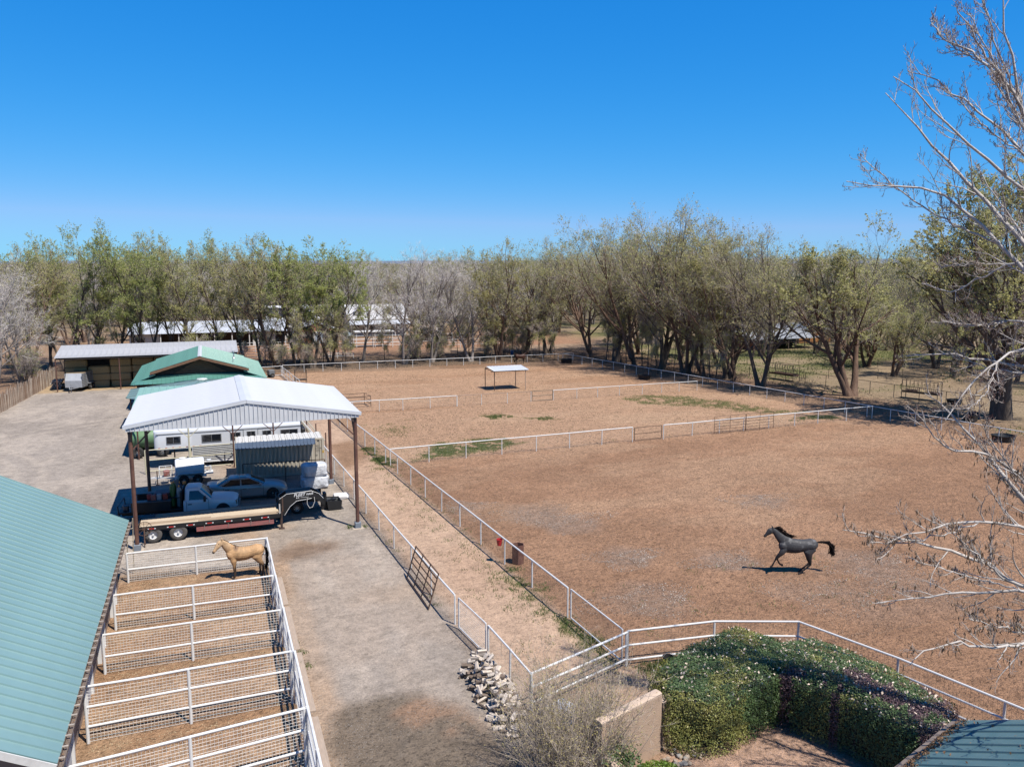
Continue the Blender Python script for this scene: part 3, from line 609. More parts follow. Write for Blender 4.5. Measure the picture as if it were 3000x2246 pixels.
# ============================================================= octagonal canopy and pale green lean-to between carport and barn
oc = thing('octagonal_canopy', 'low octagonal canopy with grey green roof between carport and barn', 'canopy', (-.8,83.6,0))
OG = M('grey_green_roof', (.20,.30,.285), .45, .2, var=.1, sc=1)
for i in range(8):
    a, b = 2*pi*i/8+pi/8, 2*pi*(i+1)/8+pi/8; R_ = 7.0
    p0 = (-.8+R_*cos(a),83.6+R_*sin(a),3.0); p1 = (-.8+R_*cos(b),83.6+R_*sin(b),3.0); c = (-.8,83.6,4.05)
    obj('roof_panel', MB().add([p0,p1,c,(p0[0],p0[1],2.96),(p1[0],p1[1],2.96),(c[0],c[1],4.01)], [(0,1,2),(5,4,3),(0,3,4,1),(1,4,5,2),(2,5,3,0)]), OG, oc)
    obj('seam', MB().bar((p0[0],p0[1],3.03),(c[0],c[1],4.08),.09,.05), OG, oc)
    for t in (.33,.66):
        q = [p0[k]+(p1[k]-p0[k])*t for k in range(3)]; q2 = [q[k]+(c[k]-q[k])*(.62) for k in range(3)]
        obj('seam', MB().bar((q[0],q[1],q[2]+.02),(q2[0],q2[1],q2[2]+.02),.05,.04), OG, oc)
    px_, py_ = -.8+6.6*cos(a), 83.6+6.6*sin(a); obj('post', MB().tube([(px_,py_,0),(px_,py_,3.0)], .07, 8), PPOST, oc, True)
    obj('brace', MB().bar((px_,py_,2.3),(-.8+5.7*cos(a),83.6+5.7*sin(a),3.1),.05), PPOST, oc)
obj('top_vent', MB().rev([(.5,4.03),(.45,4.12),(.1,4.16)], 12, 'z', (-.8,83.6,0)), M('pale_vent', (.6,.65,.6), .5), oc)
lt = thing('lean_to', 'pale green corrugated lean-to roof just behind the carport', 'shed', (-3,72,0))
ribbed(lt, 'roof_panel', (-5.75,68.2,4.15), (1,0,0), (0,8.6,.3), 7.6, .6, M('pale_green_roof', (.27,.47,.39), .45, .1, var=.08, sc=1.3), rib=.035, rw=.12)
for x in (-5.5,1.6):
    for y in (68.5,76.5): obj('post', MB().tube([(x,y,0),(x,y,4.2)], .06, 8), PPOST, lt, True)
obj('beam', MB().box(-5.7,1.8,68.4,68.55,3.95,4.1), MATS['dark_steel_beam'], lt); obj('beam', MB().box(-5.7,1.8,76.4,76.55,4.2,4.35), MATS['dark_steel_beam'], lt)
# ============================================================= coyote fence of stakes (left)
cf = thing('stake_fence', 'rustic fence of upright wooden stakes along the gravel yard', 'fence', (-19.6,104,0))
STK = [M('grey_stake', (.30,.22,.165), .9, var=.3, sc=5), M('brown_stake', (.22,.14,.095), .9, var=.3, sc=5), M('pale_stake', (.42,.34,.27), .9, var=.25, sc=5)]
sm = [MB().tube([(0,0,-.1),(.01,.0,.9),(-.01,.01,1.65+.08*k)], [.055,.05,.035], 6).mesh('stake', STK[k % 3], True) for k in range(6)]
nst = 230
for i in range(nst):
    t = i/(nst-1); x = -20.95+t*2.4+.12*sin(i*.3)*.3; y = 84.5+t*32.5
    link('stake', random.choice(sm), cf, (x+19.6,y-104,0), (random.gauss(0,.03),random.gauss(0,.03),random.random()*6), (1,1,random.uniform(.9,1.14)))
# ============================================================= buildings beyond the trees
def house(name, label, x0, x1, y0, y1, ze, zr, wallm, roofm, ridge='x', over=.5, pitch=.9):
    r = thing(name, label, 'house', ((x0+x1)/2,(y0+y1)/2,0)); my, mx = (y0+y1)/2, (x0+x1)/2
    if ridge == 'x':
        w = MB().prism([(y0,0),(y1,0),(y1,ze),(my,zr-.1),(y0,ze)], x0+.4, x1-.4, 'x'); obj('wall', w, wallm, r)
        ribbed(r, 'roof_panel', (x0,my,zr), (1,0,0), (0,y0-over-my,ze-.12-zr), x1-x0, pitch, roofm); ribbed(r, 'roof_panel', (x0,my,zr), (1,0,0), (0,y1+over-my,ze-.12-zr), x1-x0, pitch, roofm)
    else:
        w = MB().prism([(x0,0),(x1,0),(x1,ze),(mx,zr-.1),(x0,ze)], y0+.2, y1-.2, 'y'); obj('wall', w, wallm, r)
        ribbed(r, 'roof_panel', (mx,y0,zr), (0,1,0), (x0-over-mx,0,ze-.12-zr), y1-y0, pitch, roofm); ribbed(r, 'roof_panel', (mx,y0,zr), (0,1,0), (x1+over-mx,0,ze-.12-zr), y1-y0, pitch, roofm)
    return r
GLASS = M('dark_window_glass', (.02,.022,.025), .12, spec=.6, var=.05)
WW = M('white_house_wall', (.62,.60,.57), .85, var=.08)
WR = M('white_house_roof', (.70,.69,.68), .45, .1, var=.06)
BRK = M('terracotta_wall', (.34,.15,.09), .9, var=.2, sc=3)
def window(root, x0, x1, y, z0, z1, frame=WW, sy=-1):
    w = obj('window', MB().box(x0-.08,x1+.08,y+min(0,sy*.05),y+max(0,sy*.05),z0-.08,z1+.08), frame, root); obj('pane', MB().box(x0,x1,y+min(sy*.052,sy*.075),y+max(sy*.052,sy*.075),z0,z1), GLASS, w)
lb = thing('long_stable', 'long low stable with a pale metal roof beyond the tree row', 'stable', (0,162,0))
ribbed(lb, 'roof_panel', (-13.4,158.4,2.6), (1,0,0), (0,6,1.75), 27.3, .95, GALV2); obj('wall', MB().box(-13.1,13.6,161.5,164.2,0,3.3), hd, lb)
obj('front_wall', MB().box(-13.1,-8.2,159.2,159.4,0,2.6), WW, lb); obj('front_wall', MB().box(7.6,11.6,159.2,159.4,0,2.6), WW, lb); window(lb,-11.6,-10.6,159.2,1,1.9); window(lb,8.6,9.8,159.2,.1,1.5)
for x in (-8,-5,-2,1,4,7,13.4): obj('post', MB().box(x-.08,x+.08,158.7,158.86,0,2.6), WW, lb)
h1 = house('white_house', 'white roofed house with dark solar panels and a white gable', 10.9,24.4,171,180,3.7,6.4,WW,WR)
for x0_, x1_ in ((11.3,13.4),(13.5,15.4),(20.6,22.2),(22.3,23.7)):
    dz = (6.4-3.58)/5; obj('solar_panel', MB().slab((x0_,171.6,3.58+dz*1.15),(x1_,171.6,3.58+dz*1.15),(x1_,174.7,3.58+dz*4.2),(x0_,174.7,3.58+dz*4.2),-.06), M('solar_glass', (.012,.014,.02), .2, spec=.7), h1)
obj('gable_wall', MB().prism([(16.6,0),(20.2,0),(20.2,3.9),(18.4,5.9),(16.6,3.9)], 169.2, 173.5, 'y'), WW, h1); window(h1,17.9,18.9,169.2,3.4,4.6)
for s in (-1,1): obj('gable_roof', MB().slab((18.4,168.7,6.2),(18.4+s*2.3,168.7,3.75),(18.4+s*2.3,174.8,3.75),(18.4,174.8,6.2),.1*s), WR, h1)
for x in (12,14.5,22.3): window(h1,x,x+1,171,1.1,2.3)
h2 = house('white_house', 'white roofed house with two small dormers', 26.9,39.4,171,180,3.6,6.35,WW,WR)
for x in (29.4,35.6):
    obj('dormer', MB().prism([(x-.8,4.2),(x+.8,4.2),(x+.8,5.1),(x,5.95),(x-.8,5.1)], 171.7, 174.6, 'y'), WW, h2); window(h2,x-.35,x+.35,171.7,4.5,5.2)
    for s in (-1,1): obj('dormer_roof', MB().slab((x,171.4,6.08),(x+s*1.05,171.4,5.0),(x+s*1.05,175,5.0),(x,175,6.08),.07*s), WR, h2)
for x in (28,31.5,34,37): window(h2,x,x+1.1,171,1,2.3)
obj('porch_roof', MB().slab((26.9,168.6,2.6),(39.4,168.6,2.6),(39.4,170.6,3.3),(26.9,170.6,3.3),.08), GALV2, h2)
for x in (27.2,30.2,33.2,36.2,39.1): obj('porch_post', MB().box(x-.07,x+.07,168.75,168.9,0,2.55), WW, h2)
h3 = house('brick_cottage', 'small terracotta walled cottage with a white doorway behind the trees', 15.6,22.6,158,165.5,2.7,4.0,BRK,GALV2,'y')
obj('door', MB().box(18.3,20.5,157.85,158.12,0,2.3), WW, h3); obj('door_panel', MB().box(18.7,20.1,157.8,157.84,.1,2.1), M('blue_grey_door', (.25,.30,.36), .6), h3); window(h3,16.4,17.3,158.2,1.2,2)
tank = single('water_tank', MB().rev([(.95,0),(.95,2.0),(.75,2.35),(.25,2.6),(.22,2.7)], 16, 'z', (23.6,151,0)), M('grey_tank_plastic', (.28,.33,.36), .5), 'upright grey green water tank among the white pipe pens', 'water tank', (23.6,151,0), smooth=True)
shp = thing('shade_roof', 'flat white shade roof standing over the far white pens', 'canopy', (28,149,0))
obj('roof', MB().box(24.4,31.5,147.6,150.6,2.75,2.87), WW, shp)
for x in (24.7,28,31.2):
    for y in (147.8,150.4): obj('post', MB().tube([(x,y,0),(x,y,2.75)], .06, 6), WHITE, shp, True)
# white pipe pens beyond the tree row
def pen_run(label, pts, h=1.6): fence('pipe_pen', label, pts, h, (1.,.7,.42), .045, .035, WHITE)
pen_run('white four rail pipe pen beyond the tree row, in front of the long stable', [(3.5+1.9*i,146.6) for i in range(7)])
pen_run('white pipe pen beyond the tree row, in front of the terracotta cottage', [(19.4,144),(22.6,143.8),(25.6,143.6),(28.5,143.4),(31.5,143.2)], 1.9)
pen_run('white pipe pen beyond the tree row, under the shade roof', [(24,147),(27.5,147),(31,146.9),(34.5,146.8),(38,146.7),(42,146.5)], 2.2)
pen_run('white pipe fence beyond the trees at the end of the far pens', [(38,141),(42,141.2),(46,141.3),(50,141)], 1.6)
pen_run('low white rails lying among the trunks behind the far fence', [(16.6,132),(19,132.2),(21.5,132)], .9)
for k, (x, y) in enumerate(((-3,134),(2.4,133.6),(8,133.4))): pen_run(('white pipe panel behind the hay shed, nearest its end wall','white pipe panel among the trunks behind the jade roof','white pipe panel behind the far end of the lane')[k], [(x,y),(x+2.4,y),(x+4.8,y-.1)], 1.5)
# sheds at the right
for k, (x0_, x1_, y0_, y1_, z, nm) in enumerate(((88,102.5,119,126,1.9,'low metal roofed loafing shed across the dry grass, open and dark inside'),(101,112,127,134,2.5,'metal roofed shed behind the loafing shed with rust coloured boards'))):
    s_ = thing('loafing_shed', nm, 'shed', ((x0_+x1_)/2,(y0_+y1_)/2,0))
    ribbed(s_, 'roof_panel', (x0_,y0_,z), (1,0,0), (0,y1_-y0_,1.0), x1_-x0_, .9, M('old_galvanised', (.33,.34,.36), .6, .1, var=.2, sc=.6))
    obj('back_wall', MB().box(x0_+.2,x1_-.2,y1_-.4,y1_-.25,0,z+.8), hd if k == 0 else BRK, s_); obj('end_wall', MB().box(x0_+.3,x0_+.42,y0_+.6,y1_-.5,0,z), BRK, s_)
    for x in np.linspace(x0_+.3,x1_-.3,5): obj('post', MB().box(x-.07,x+.07,y0_+.15,y0_+.3,0,z), hd, s_)
    if k == 1: obj('front_boards', MB().box(x0_+.5,x1_-.3,y0_+.4,y0_+.5,.1,1.9), M('rust_boards', (.34,.15,.05), .85, var=.25), s_)
# ============================================================= vehicles (local frame: x forward, y left, z up)
TYRE = M('tyre_rubber', (.028,.027,.026), .85, var=.3, sc=6); TYRED = M('dusty_tyre', (.10,.092,.085), .9, var=.25, sc=5)
RIMS = M('rim_steel', (.48,.47,.45), .35, .6); RIMW = M('white_rim', (.72,.72,.72), .4); BLK = M('black_steel', (.014,.014,.015), .5, var=.3); DKP = M('black_plastic', (.02,.02,.021), .6)
CHR = M('chrome', (.6,.6,.62), .15, .9); REDL = M('red_marker', (.42,.02,.02), .4); WHT = M('white_reflector', (.75,.75,.75), .4); AMB = M('amber_lamp', (.7,.22,.02), .35)
CGL = M('tinted_glass', (.012,.014,.018), .06, spec=.8, var=.02)
def wheel(root, x, y, r, w, side, tyre=TYRE, rim=RIMS, spokes=8, rr=.62, dish=0.):
    """side -1: outer face towards -y"""
    wl = obj('wheel', MB().rev([(r*.5,-w*.46),(r*.55,-w*.5),(r*.86,-w*.5),(r*.97,-w*.36),(r,-w*.15),(r,w*.15),(r*.97,w*.36),(r*.86,w*.5),(r*.55,w*.5),(r*.5,w*.46)], 24, 'y', (x,y,r), True), tyre, root, True, True)
    yo = y+side*w*.47; rd = MB()
    rd.rev([(r*rr,yo),(r*rr*.94,yo-side*.02),(r*rr*.86,yo-side*(.03+dish)),(.06,yo-side*(.05+dish)),(.05,yo-side*dish*.3),(.001,yo-side*dish*.3)], 24, 'y', (x,0,r), True)
    rm = obj('rim', rd, rim, wl, True, True)
    sp = MB()
    for k in range(spokes):
        a = 2*pi*k/spokes; q = r*rr*.6; c = (x+q*cos(a), yo-side*(.022+dish), r+q*sin(a)); s = r*rr*.15
        sp.add([(c[0]-s*sin(a)-s*.9*cos(a),c[1],c[2]+s*cos(a)-s*.9*sin(a)),(c[0]+s*sin(a)-s*.9*cos(a),c[1],c[2]-s*cos(a)-s*.9*sin(a)),(c[0]+s*1.3*sin(a)+s*1.1*cos(a),c[1],c[2]-s*1.3*cos(a)+s*1.1*sin(a)),(c[0]-s*1.3*sin(a)+s*1.1*cos(a),c[1],c[2]+s*1.3*cos(a)+s*1.1*sin(a))], [(0,1,2,3)])
    if spokes: obj('rim_holes', sp, DKP, wl, False, True)
    return wl
def body_loft(stations, n_side=8):
    rings = []
    for x, hw, zb, zs, zc in stations:
        h = [(0,zb),(hw*.80,zb),(hw*.95,zb+.07),(hw*.995,zb+(zs-zb)*.3),(hw,zb+(zs-zb)*.55),(hw*.985,zs-.12),(hw*.95,zs-.03),(hw*.86,zs),(hw*.5,zc-.012),(0,zc)]
        ring = [(x,-y,z) for y,z in h]+[(x,y,z) for y,z in h[-2:0:-1]]; rings.append(ring)
    return MB().loft(rings)
class Cab:
    """greenhouse: rounded-rectangle plan rings from belt (t=0) to roof edge (t=1)"""
    def __init__(s, xr0, xf0, xr1, xf1, w0, w1, z0, z1, e=5., bow=.02): s.p = (xr0,xf0,xr1,xf1,w0,w1,z0,z1,e,bow)
    def P(s, u, t, off=0.):
        xr0,xf0,xr1,xf1,w0,w1,z0,z1,e,bow = s.p; k = t; b = bow*sin(pi*t)
        xr, xf, w = xr0+(xr1-xr0)*k, xf0+(xf1-xf0)*k, w0+(w1-w0)*k+b
        cx, ax = (xr+xf)/2, (xf-xr)/2+b; c, q = cos(u), sin(u); m = (abs(c)**e+abs(q)**e)**(-1/e)
        x, y = cx+ax*c*m, w*q*m
        if off:
            nx_, ny_ = (c*abs(c)**(e-2))/ax if c else 0, (q*abs(q)**(e-2))/w if q else 0; L_ = hypot(nx_,ny_) or 1; x += off*nx_/L_; y += off*ny_/L_
        return (x, y, z0+(z1-z0)*t)
    def shell(s, dome=.06, n=40):
        ts = [0,.2,.4,.6,.8,.93,1.]; rings = [[s.P(2*pi*i/n, t) for i in range(n)] for t in ts]
        top = rings[-1]; cx = sum(p[0] for p in top)/n
        for f, dz in ((.9,.45),(.7,.8),(.35,1.)): rings.append([(cx+(p[0]-cx)*f, p[1]*f, p[2]+dome*dz) for p in top])
        return MB().loft(rings)
    def side(s, sgn, xa0, xb0, xa1, xb1, t0, t1, off=.006, n=10):
        """panel on the side wall between slanted lines given as x at t0 and t1"""
        xr0,xf0,xr1,xf1,w0,w1,z0,z1,e,bow = s.p; mb = MB(); rows = []
        for k in range(4):
            f = k/3; t = t0+(t1-t0)*f; xa, xb = xa0+(xa1-xa0)*f, xb0+(xb1-xb0)*f; b = bow*sin(pi*t); w = w0+(w1-w0)*t+b
            xr, xf = xr0+(xr1-xr0)*t, xf0+(xf1-xf0)*t; cx, ax = (xr+xf)/2, (xf-xr)/2+b; r = []
            for i in range(n+1):
                x = xa+(xb-xa)*i/n; q = min(.999, abs((x-cx)/ax)); y = w*(1-q**e)**(1/e)+off; r.append((x, sgn*y, z0+(z1-z0)*t))
            rows.append(r)
        vs = [p for r in rows for p in r]; m = n+1
        return mb.add(vs, [(k*m+i,k*m+i+1,(k+1)*m+i+1,(k+1)*m+i) for k in range(3) for i in range(n)])
    def end(s, front, du, t0, t1, off=.006, n=10):
        rows = []; c0 = 0 if front else pi
        for k in range(5):
            t = t0+(t1-t0)*k/4; rows.append([s.P(c0-du+2*du*i/n, t, off) for i in range(n+1)])
        m = n+1; return MB().add([p for r in rows for p in r], [(k*m+i,k*m+i+1,(k+1)*m+i+1,(k+1)*m+i) for k in range(4) for i in range(n)])
def arch(root, x, r, yside, z=.34, mat=DKP, up=.0):
    mb = MB(); n = 14; vs = [(x+r*cos(pi*i/n-.18+.36*i/n*1.0 if 0 else pi*i/n), yside, z+r*sin(pi*i/n)) for i in range(n+1)]+[(x-r*.98,yside,z-.12),(x+r*.98,yside,z-.12)]
    vs2 = [(a,b*(1-.03),c) for a,b,c in vs]; k = len(vs)
    mb.add(vs+vs2, [tuple(range(k)), tuple(range(2*k-1,k-1,-1))]+[(i,(i+1) % k,k+(i+1) % k,k+i) for i in range(k)]); return obj('wheel_arch', mb, mat, root, False, True)
# ------------------------------------------------------------- silver sedan
SILV = M('silver_taupe_paint', (.42,.39,.36), .3, .3, var=.03, sc=.5, spec=.6)
car = thing('parked_car', 'silver taupe sedan parked under the carport with its nose towards the lane', 'car', (1.85,54.95,0), RAD(-1))
bd = obj('body', body_loft([(-2.47,.66,.42,.80,.82),(-2.42,.78,.30,.98,1.0),(-2.2,.86,.24,1.04,1.07),(-1.6,.915,.20,1.0,1.05),(-.6,.93,.18,.95,1.0),(.6,.93,.18,.93,.98),(1.15,.925,.18,.92,.99),(1.6,.915,.20,.86,.94),(2.05,.885,.22,.78,.85),(2.32,.82,.26,.70,.75),(2.46,.66,.34,.60,.63),(2.5,.5,.40,.54,.56)]), SILV, car, True, True)
gh_ = Cab(-2.05,1.22,-1.12,.22,.86,.60,.93,1.38,4.5,.03)
obj('roof', gh_.shell(.065), SILV, car, True, True)
ws = obj('windscreen', gh_.end(True,.72,.06,.95), CGL, car, True, True); obj('rear_window', gh_.end(False,.70,.16,.95), CGL, car, True, True)
for s in (-1,1):
    obj('side_window', gh_.side(s,-1.55,-.42,-.98,-.42,.14,.88), CGL, car, True, True); obj('side_window', gh_.side(s,-.34,.86,-.34,.20,.14,.88), CGL, car, True, True)
    for x0_, x1_, z_ in ((-.38,.98,0),(-1.42,-.38,0)):
        d = obj('door', MB().add([(x0_,s*.9335,.30),(x1_,s*.9335,.30),(x1_,s*.9335,.80),(x0_,s*.9335,.80)],[(0,1,2,3)]), SILV, car, False, True); obj('handle', MB().box(x0_+.08,x0_+.32,s*.935-.02,s*.935+.02,.76,.80), CHR, d, False, True)
    for x in (-1.42,-.38,.98): obj('door_seam', MB().box(x-.008,x+.008,s*.932-.004,s*.932+.004,.28,.90), BLK, car, False, True)
    arch(car,1.55,.385,s*.925); arch(car,-1.32,.385,s*.93)
    for x in (1.55,-1.32): wheel(car,x,s*.84,.335,.23,s,TYRE,RIMS,10,.76)
    obj('mirror', MB().bbox(.72,.90,s*1.0-.09,s*1.0+.09,.93,1.07,.03), SILV, car, False, True)
    obj('headlight', MB().add([(2.05,s*.80,.74),(2.33,s*.70,.66),(2.30,s*.78,.58),(2.02,s*.888,.66)],[(0,1,2,3)]), M('headlamp_glass', (.55,.56,.58), .1, .3), car, False, True)
    obj('tail_light', MB().box(-2.46,-2.38,s*.62-.12,s*.62+.12,.78,.9), REDL, car, False, True)
    obj('sill_trim', MB().box(-1.1,1.2,s*.90-.02,s*.90+.02,.19,.225), CHR, car, False, True)
obj('sunroof', MB().add([(-.55,-.38,1.449),(-.05,-.38,1.449),(-.05,.38,1.449),(-.55,.38,1.449)],[(0,1,2,3)]), CGL, car, False, True)
obj('grille', MB().box(2.475,2.50,-.38,.38,.42,.58), DKP, car, False, True); obj('antenna_fin', MB().prism([(-1.3,1.42),(-1.05,1.42),(-1.25,1.5)], -.02,.02,'y'), DKP, car, False, True)
# ------------------------------------------------------------- service truck
TRK = M('pale_blue_silver_paint', (.82,.81,.80), .35, .05, var=.03, sc=.5, spec=.6)
tr = thing('service_truck', 'silver single cab work truck with black flat bed carrying gas cylinders', 'truck', (-1.95,51.75,0), RAD(-5))
obj('chassis', MB().box(-3.3,2.9,-.42,.42,.42,.66), BLK, tr, False, True)
obj('hood_body', body_loft([(1.28,.95,.45,1.22,1.3),(1.7,.99,.48,1.2,1.3),(2.3,.99,.48,1.17,1.27),(2.8,.97,.48,1.13,1.2),(3.05,.90,.50,1.05,1.1),(3.16,.80,.55,.98,1.0)]), TRK, tr, True, True)
obj('cab_body', body_loft([(-.35,.95,.42,1.2,1.24),(-.3,.985,.40,1.22,1.26),(.5,1.0,.38,1.22,1.26),(1.3,.995,.40,1.22,1.26)]), TRK, tr, True, True)
cb = Cab(-.33,1.55,-.25,.72,.95,.72,1.2,1.84,7.,.02); obj('cab_roof', cb.shell(.09), TRK, tr, True, True)
obj('windscreen', cb.end(True,.78,.05,.93), CGL, tr, True, True); obj('rear_window', cb.end(False,.5,.25,.85), CGL, tr, True, True)
for s in (-1,1):
    obj('side_window', cb.side(s,.02,1.28,.06,.62,.06,.86), CGL, tr, True, True)
    d = obj('door', MB().add([(-.12,s*1.004,.5),(1.26,s*1.004,.5),(1.26,s*1.004,1.1),(-.12,s*1.004,1.1)],[(0,1,2,3)]), TRK, tr, False, True); obj('handle', MB().box(-.05,.2,s*1.005-.02,s*1.005+.02,.98,1.03), DKP, d, False, True)
    for x in (-.14,1.28): obj('door_seam', MB().box(x-.008,x+.008,s*1.002-.005,s*1.002+.005,.46,1.2), BLK, tr, False, True)
    obj('mirror', MB().bbox(.98,1.14,s*1.17-.11,s*1.17+.11,1.18,1.5,.03), DKP, tr, False, True)
    arch(tr,2.2,.50,s*.995,.46); wheel(tr,2.2,s*.86,.42,.28,s,TYRE,RIMS,8); wheel(tr,-1.85,s*.82,.42,.4,s,TYRE,RIMS,8)
    obj('headlight', MB().bbox(2.98,3.14,s*.72-.16,s*.72+.16,.80,1.04,.02), M('headlamp_amber', (.45,.28,.18), .15, .2), tr, False, True)
    obj('tool_box', MB().bbox(-2.75,-.95,s*.98-.22,s*.98+.22,.80,1.32,.03), BLK, tr, False, True)
    obj('box_lid', MB().bbox(-2.77,-.93,s*.98-.24,s*.98+.24,1.32,1.38,.02), M('grey_black_lid', (.06,.065,.07), .4), tr, False, True)
obj('bumper', MB().bbox(3.05,3.26,-.98,.98,.46,.70,.05), CHR, tr, False, True); obj('grille', MB().box(3.14,3.18,-.52,.52,.72,1.0), DKP, tr, False, True)
obj('flat_bed', MB().bbox(-3.4,-.42,-1.05,1.05,.70,.80,.02), BLK, tr, False, True); obj('headache_rack', MB().box(-.52,-.44,-.95,.95,.8,1.75), BLK, tr, False, True)
obj('rear_bumper', MB().bar((-3.45,-1.0,.55),(-3.45,1.0,.55),.12), BLK, tr, False, True); obj('tail_frame', MB().tube([(-3.35,-1.0,.8),(-3.38,-1.0,1.15),(-3.38,1.0,1.15),(-3.35,1.0,.8)],.03,6), BLK, tr, True, True)
obj('welder_body', MB().bbox(-1.75,-1.0,-.55,.45,.82,1.55,.05), DKP, tr, False, True); obj('welder_panel', MB().bbox(-1.78,-1.05,-.5,.4,1.55,1.66,.03), M('maroon_panel', (.13,.03,.035), .5), tr, False, True)
for k, (x, y, h, c) in enumerate(((-.93,.35,1.2,(.07,.14,.035)),(-.72,.62,.9,(.05,.06,.06)),(-.62,-.05,1.25,(.02,.025,.06)),(-.60,-.52,1.15,(.33,.32,.30)),(-.93,-.38,1.35,(.09,.17,.04)))):
    r = .125; cm = M('cylinder_%s' % 'abcde'[k], c, .4)
    cy = obj('gas_cylinder', MB().rev([(r,.82),(r,.82+h-.2),(r*.8,.82+h-.08),(r*.4,.82+h-.02),(.03,.82+h)], 14, 'z', (x,y,0)), cm, tr, True, True); obj('valve', MB().tube([(x,y,.8+h),(x,y,.95+h)], .03, 6), M('brass', (.45,.3,.12), .35, .8), cy, True, True)
obj('strap', MB().box(-1.08,-.45,-.68,.78,1.35,1.39), BLK, tr, False, True)
bc = obj('beacon', MB().rev([(.11,1.95),(.11,2.06),(.07,2.13)], 12, 'z', (-.38,.25,0)), AMB, tr, True, True); obj('beacon_post', MB().tube([(-.42,.25,1.6),(-.38,.25,1.95)], .03, 6), BLK, tr, True, True)
for k, (x, y, c) in enumerate(((-1.95,-.75,(.32,.03,.03)),(-1.75,-.9,(.30,.10,.08)),(-1.5,-.82,(.3,.33,.36)),(-1.22,-.85,(.28,.04,.03)),(-2.6,0,(.25,.05,.03)))):
    obj('jerry_can', MB().bbox(x-.11,x+.11,y-.1,y+.1,1.385 if abs(y) > .7 else .81,1.72 if abs(y) > .7 else 1.15,.03), M('can_%s' % 'abcde'[k], c, .5), tr, False, True)
obj('bench_vice', MB().bbox(-3.2,-2.95,-.7,-.45,.81,1.1,.03).tube([(-3.3,-.57,1.0),(-2.8,-.57,1.0)],.03,6), M('grey_vice', (.12,.12,.13), .5, .5), tr, False, True)
def cabx(x): return 3.26-(3.26-x)*.86 if x >= -.5 else -3.45+(x+3.45)*(.026+3.45)/(2.95)     # short single cab, longer bed
for c_ in list(tr.children)+[g_ for c_ in tr.children for g_ in c_.children]:
    for v_ in c_.data.vertices: v_.co.x = cabx(v_.co.x)
# ------------------------------------------------------------- gooseneck flatbed trailer
fl = thing('flatbed_trailer', 'long black gooseneck flatbed trailer with a bare plank deck', 'trailer', (-.4,48.35,0), 0)
def w2l(x, y): return x+.4, y-48.35
PLK = [M('deck_plank_a', (.40,.30,.20), .85, c2=(.27,.19,.12), sc=2.2, stretch=(.5,9,9)), M('deck_plank_b', (.60,.49,.35), .85, c2=(.46,.36,.25), sc=2, stretch=(.5,9,9)), M('deck_plank_c', (.34,.25,.17), .85, c2=(.46,.36,.26), sc=2.4, stretch=(.5,9,9))]
z0 = .92
for i in range(9):
    y = -1.10+i*.245; cut = random.uniform(-1.2,2.2)
    for a, b in ((-3.6,cut-.004),(cut+.004,3.68)): obj('plank', MB().box(a,b,y+.004,y+.238,z0,z0+.045), random.choice(PLK), fl, False, True)
obj('deck_frame', MB().box(-3.66,3.72,-1.18,-1.11,.74,.955).box(-3.66,3.72,1.11,1.18,.74,.955).box(-3.72,-3.66,-1.18,1.18,.74,.955).box(3.70,3.78,-1.18,1.18,.7,.97), BLK, fl, False, True)
obj('main_beam', MB().box(-3.4,3.7,-.5,-.38,.50,.9).box(-3.4,3.7,.38,.5,.50,.9), BLK, fl, False, True)
for x in np.arange(-3.3,3.7,.6): obj('cross_member', MB().box(x-.03,x+.03,-1.1,1.1,.80,.91), BLK, fl, False, True)
obj('dovetail_bar', MB().box(-3.66,-2.9,.55,1.1,.966,.99), M('dark_tread_plate', (.05,.055,.06), .5, .4), fl, False, True)
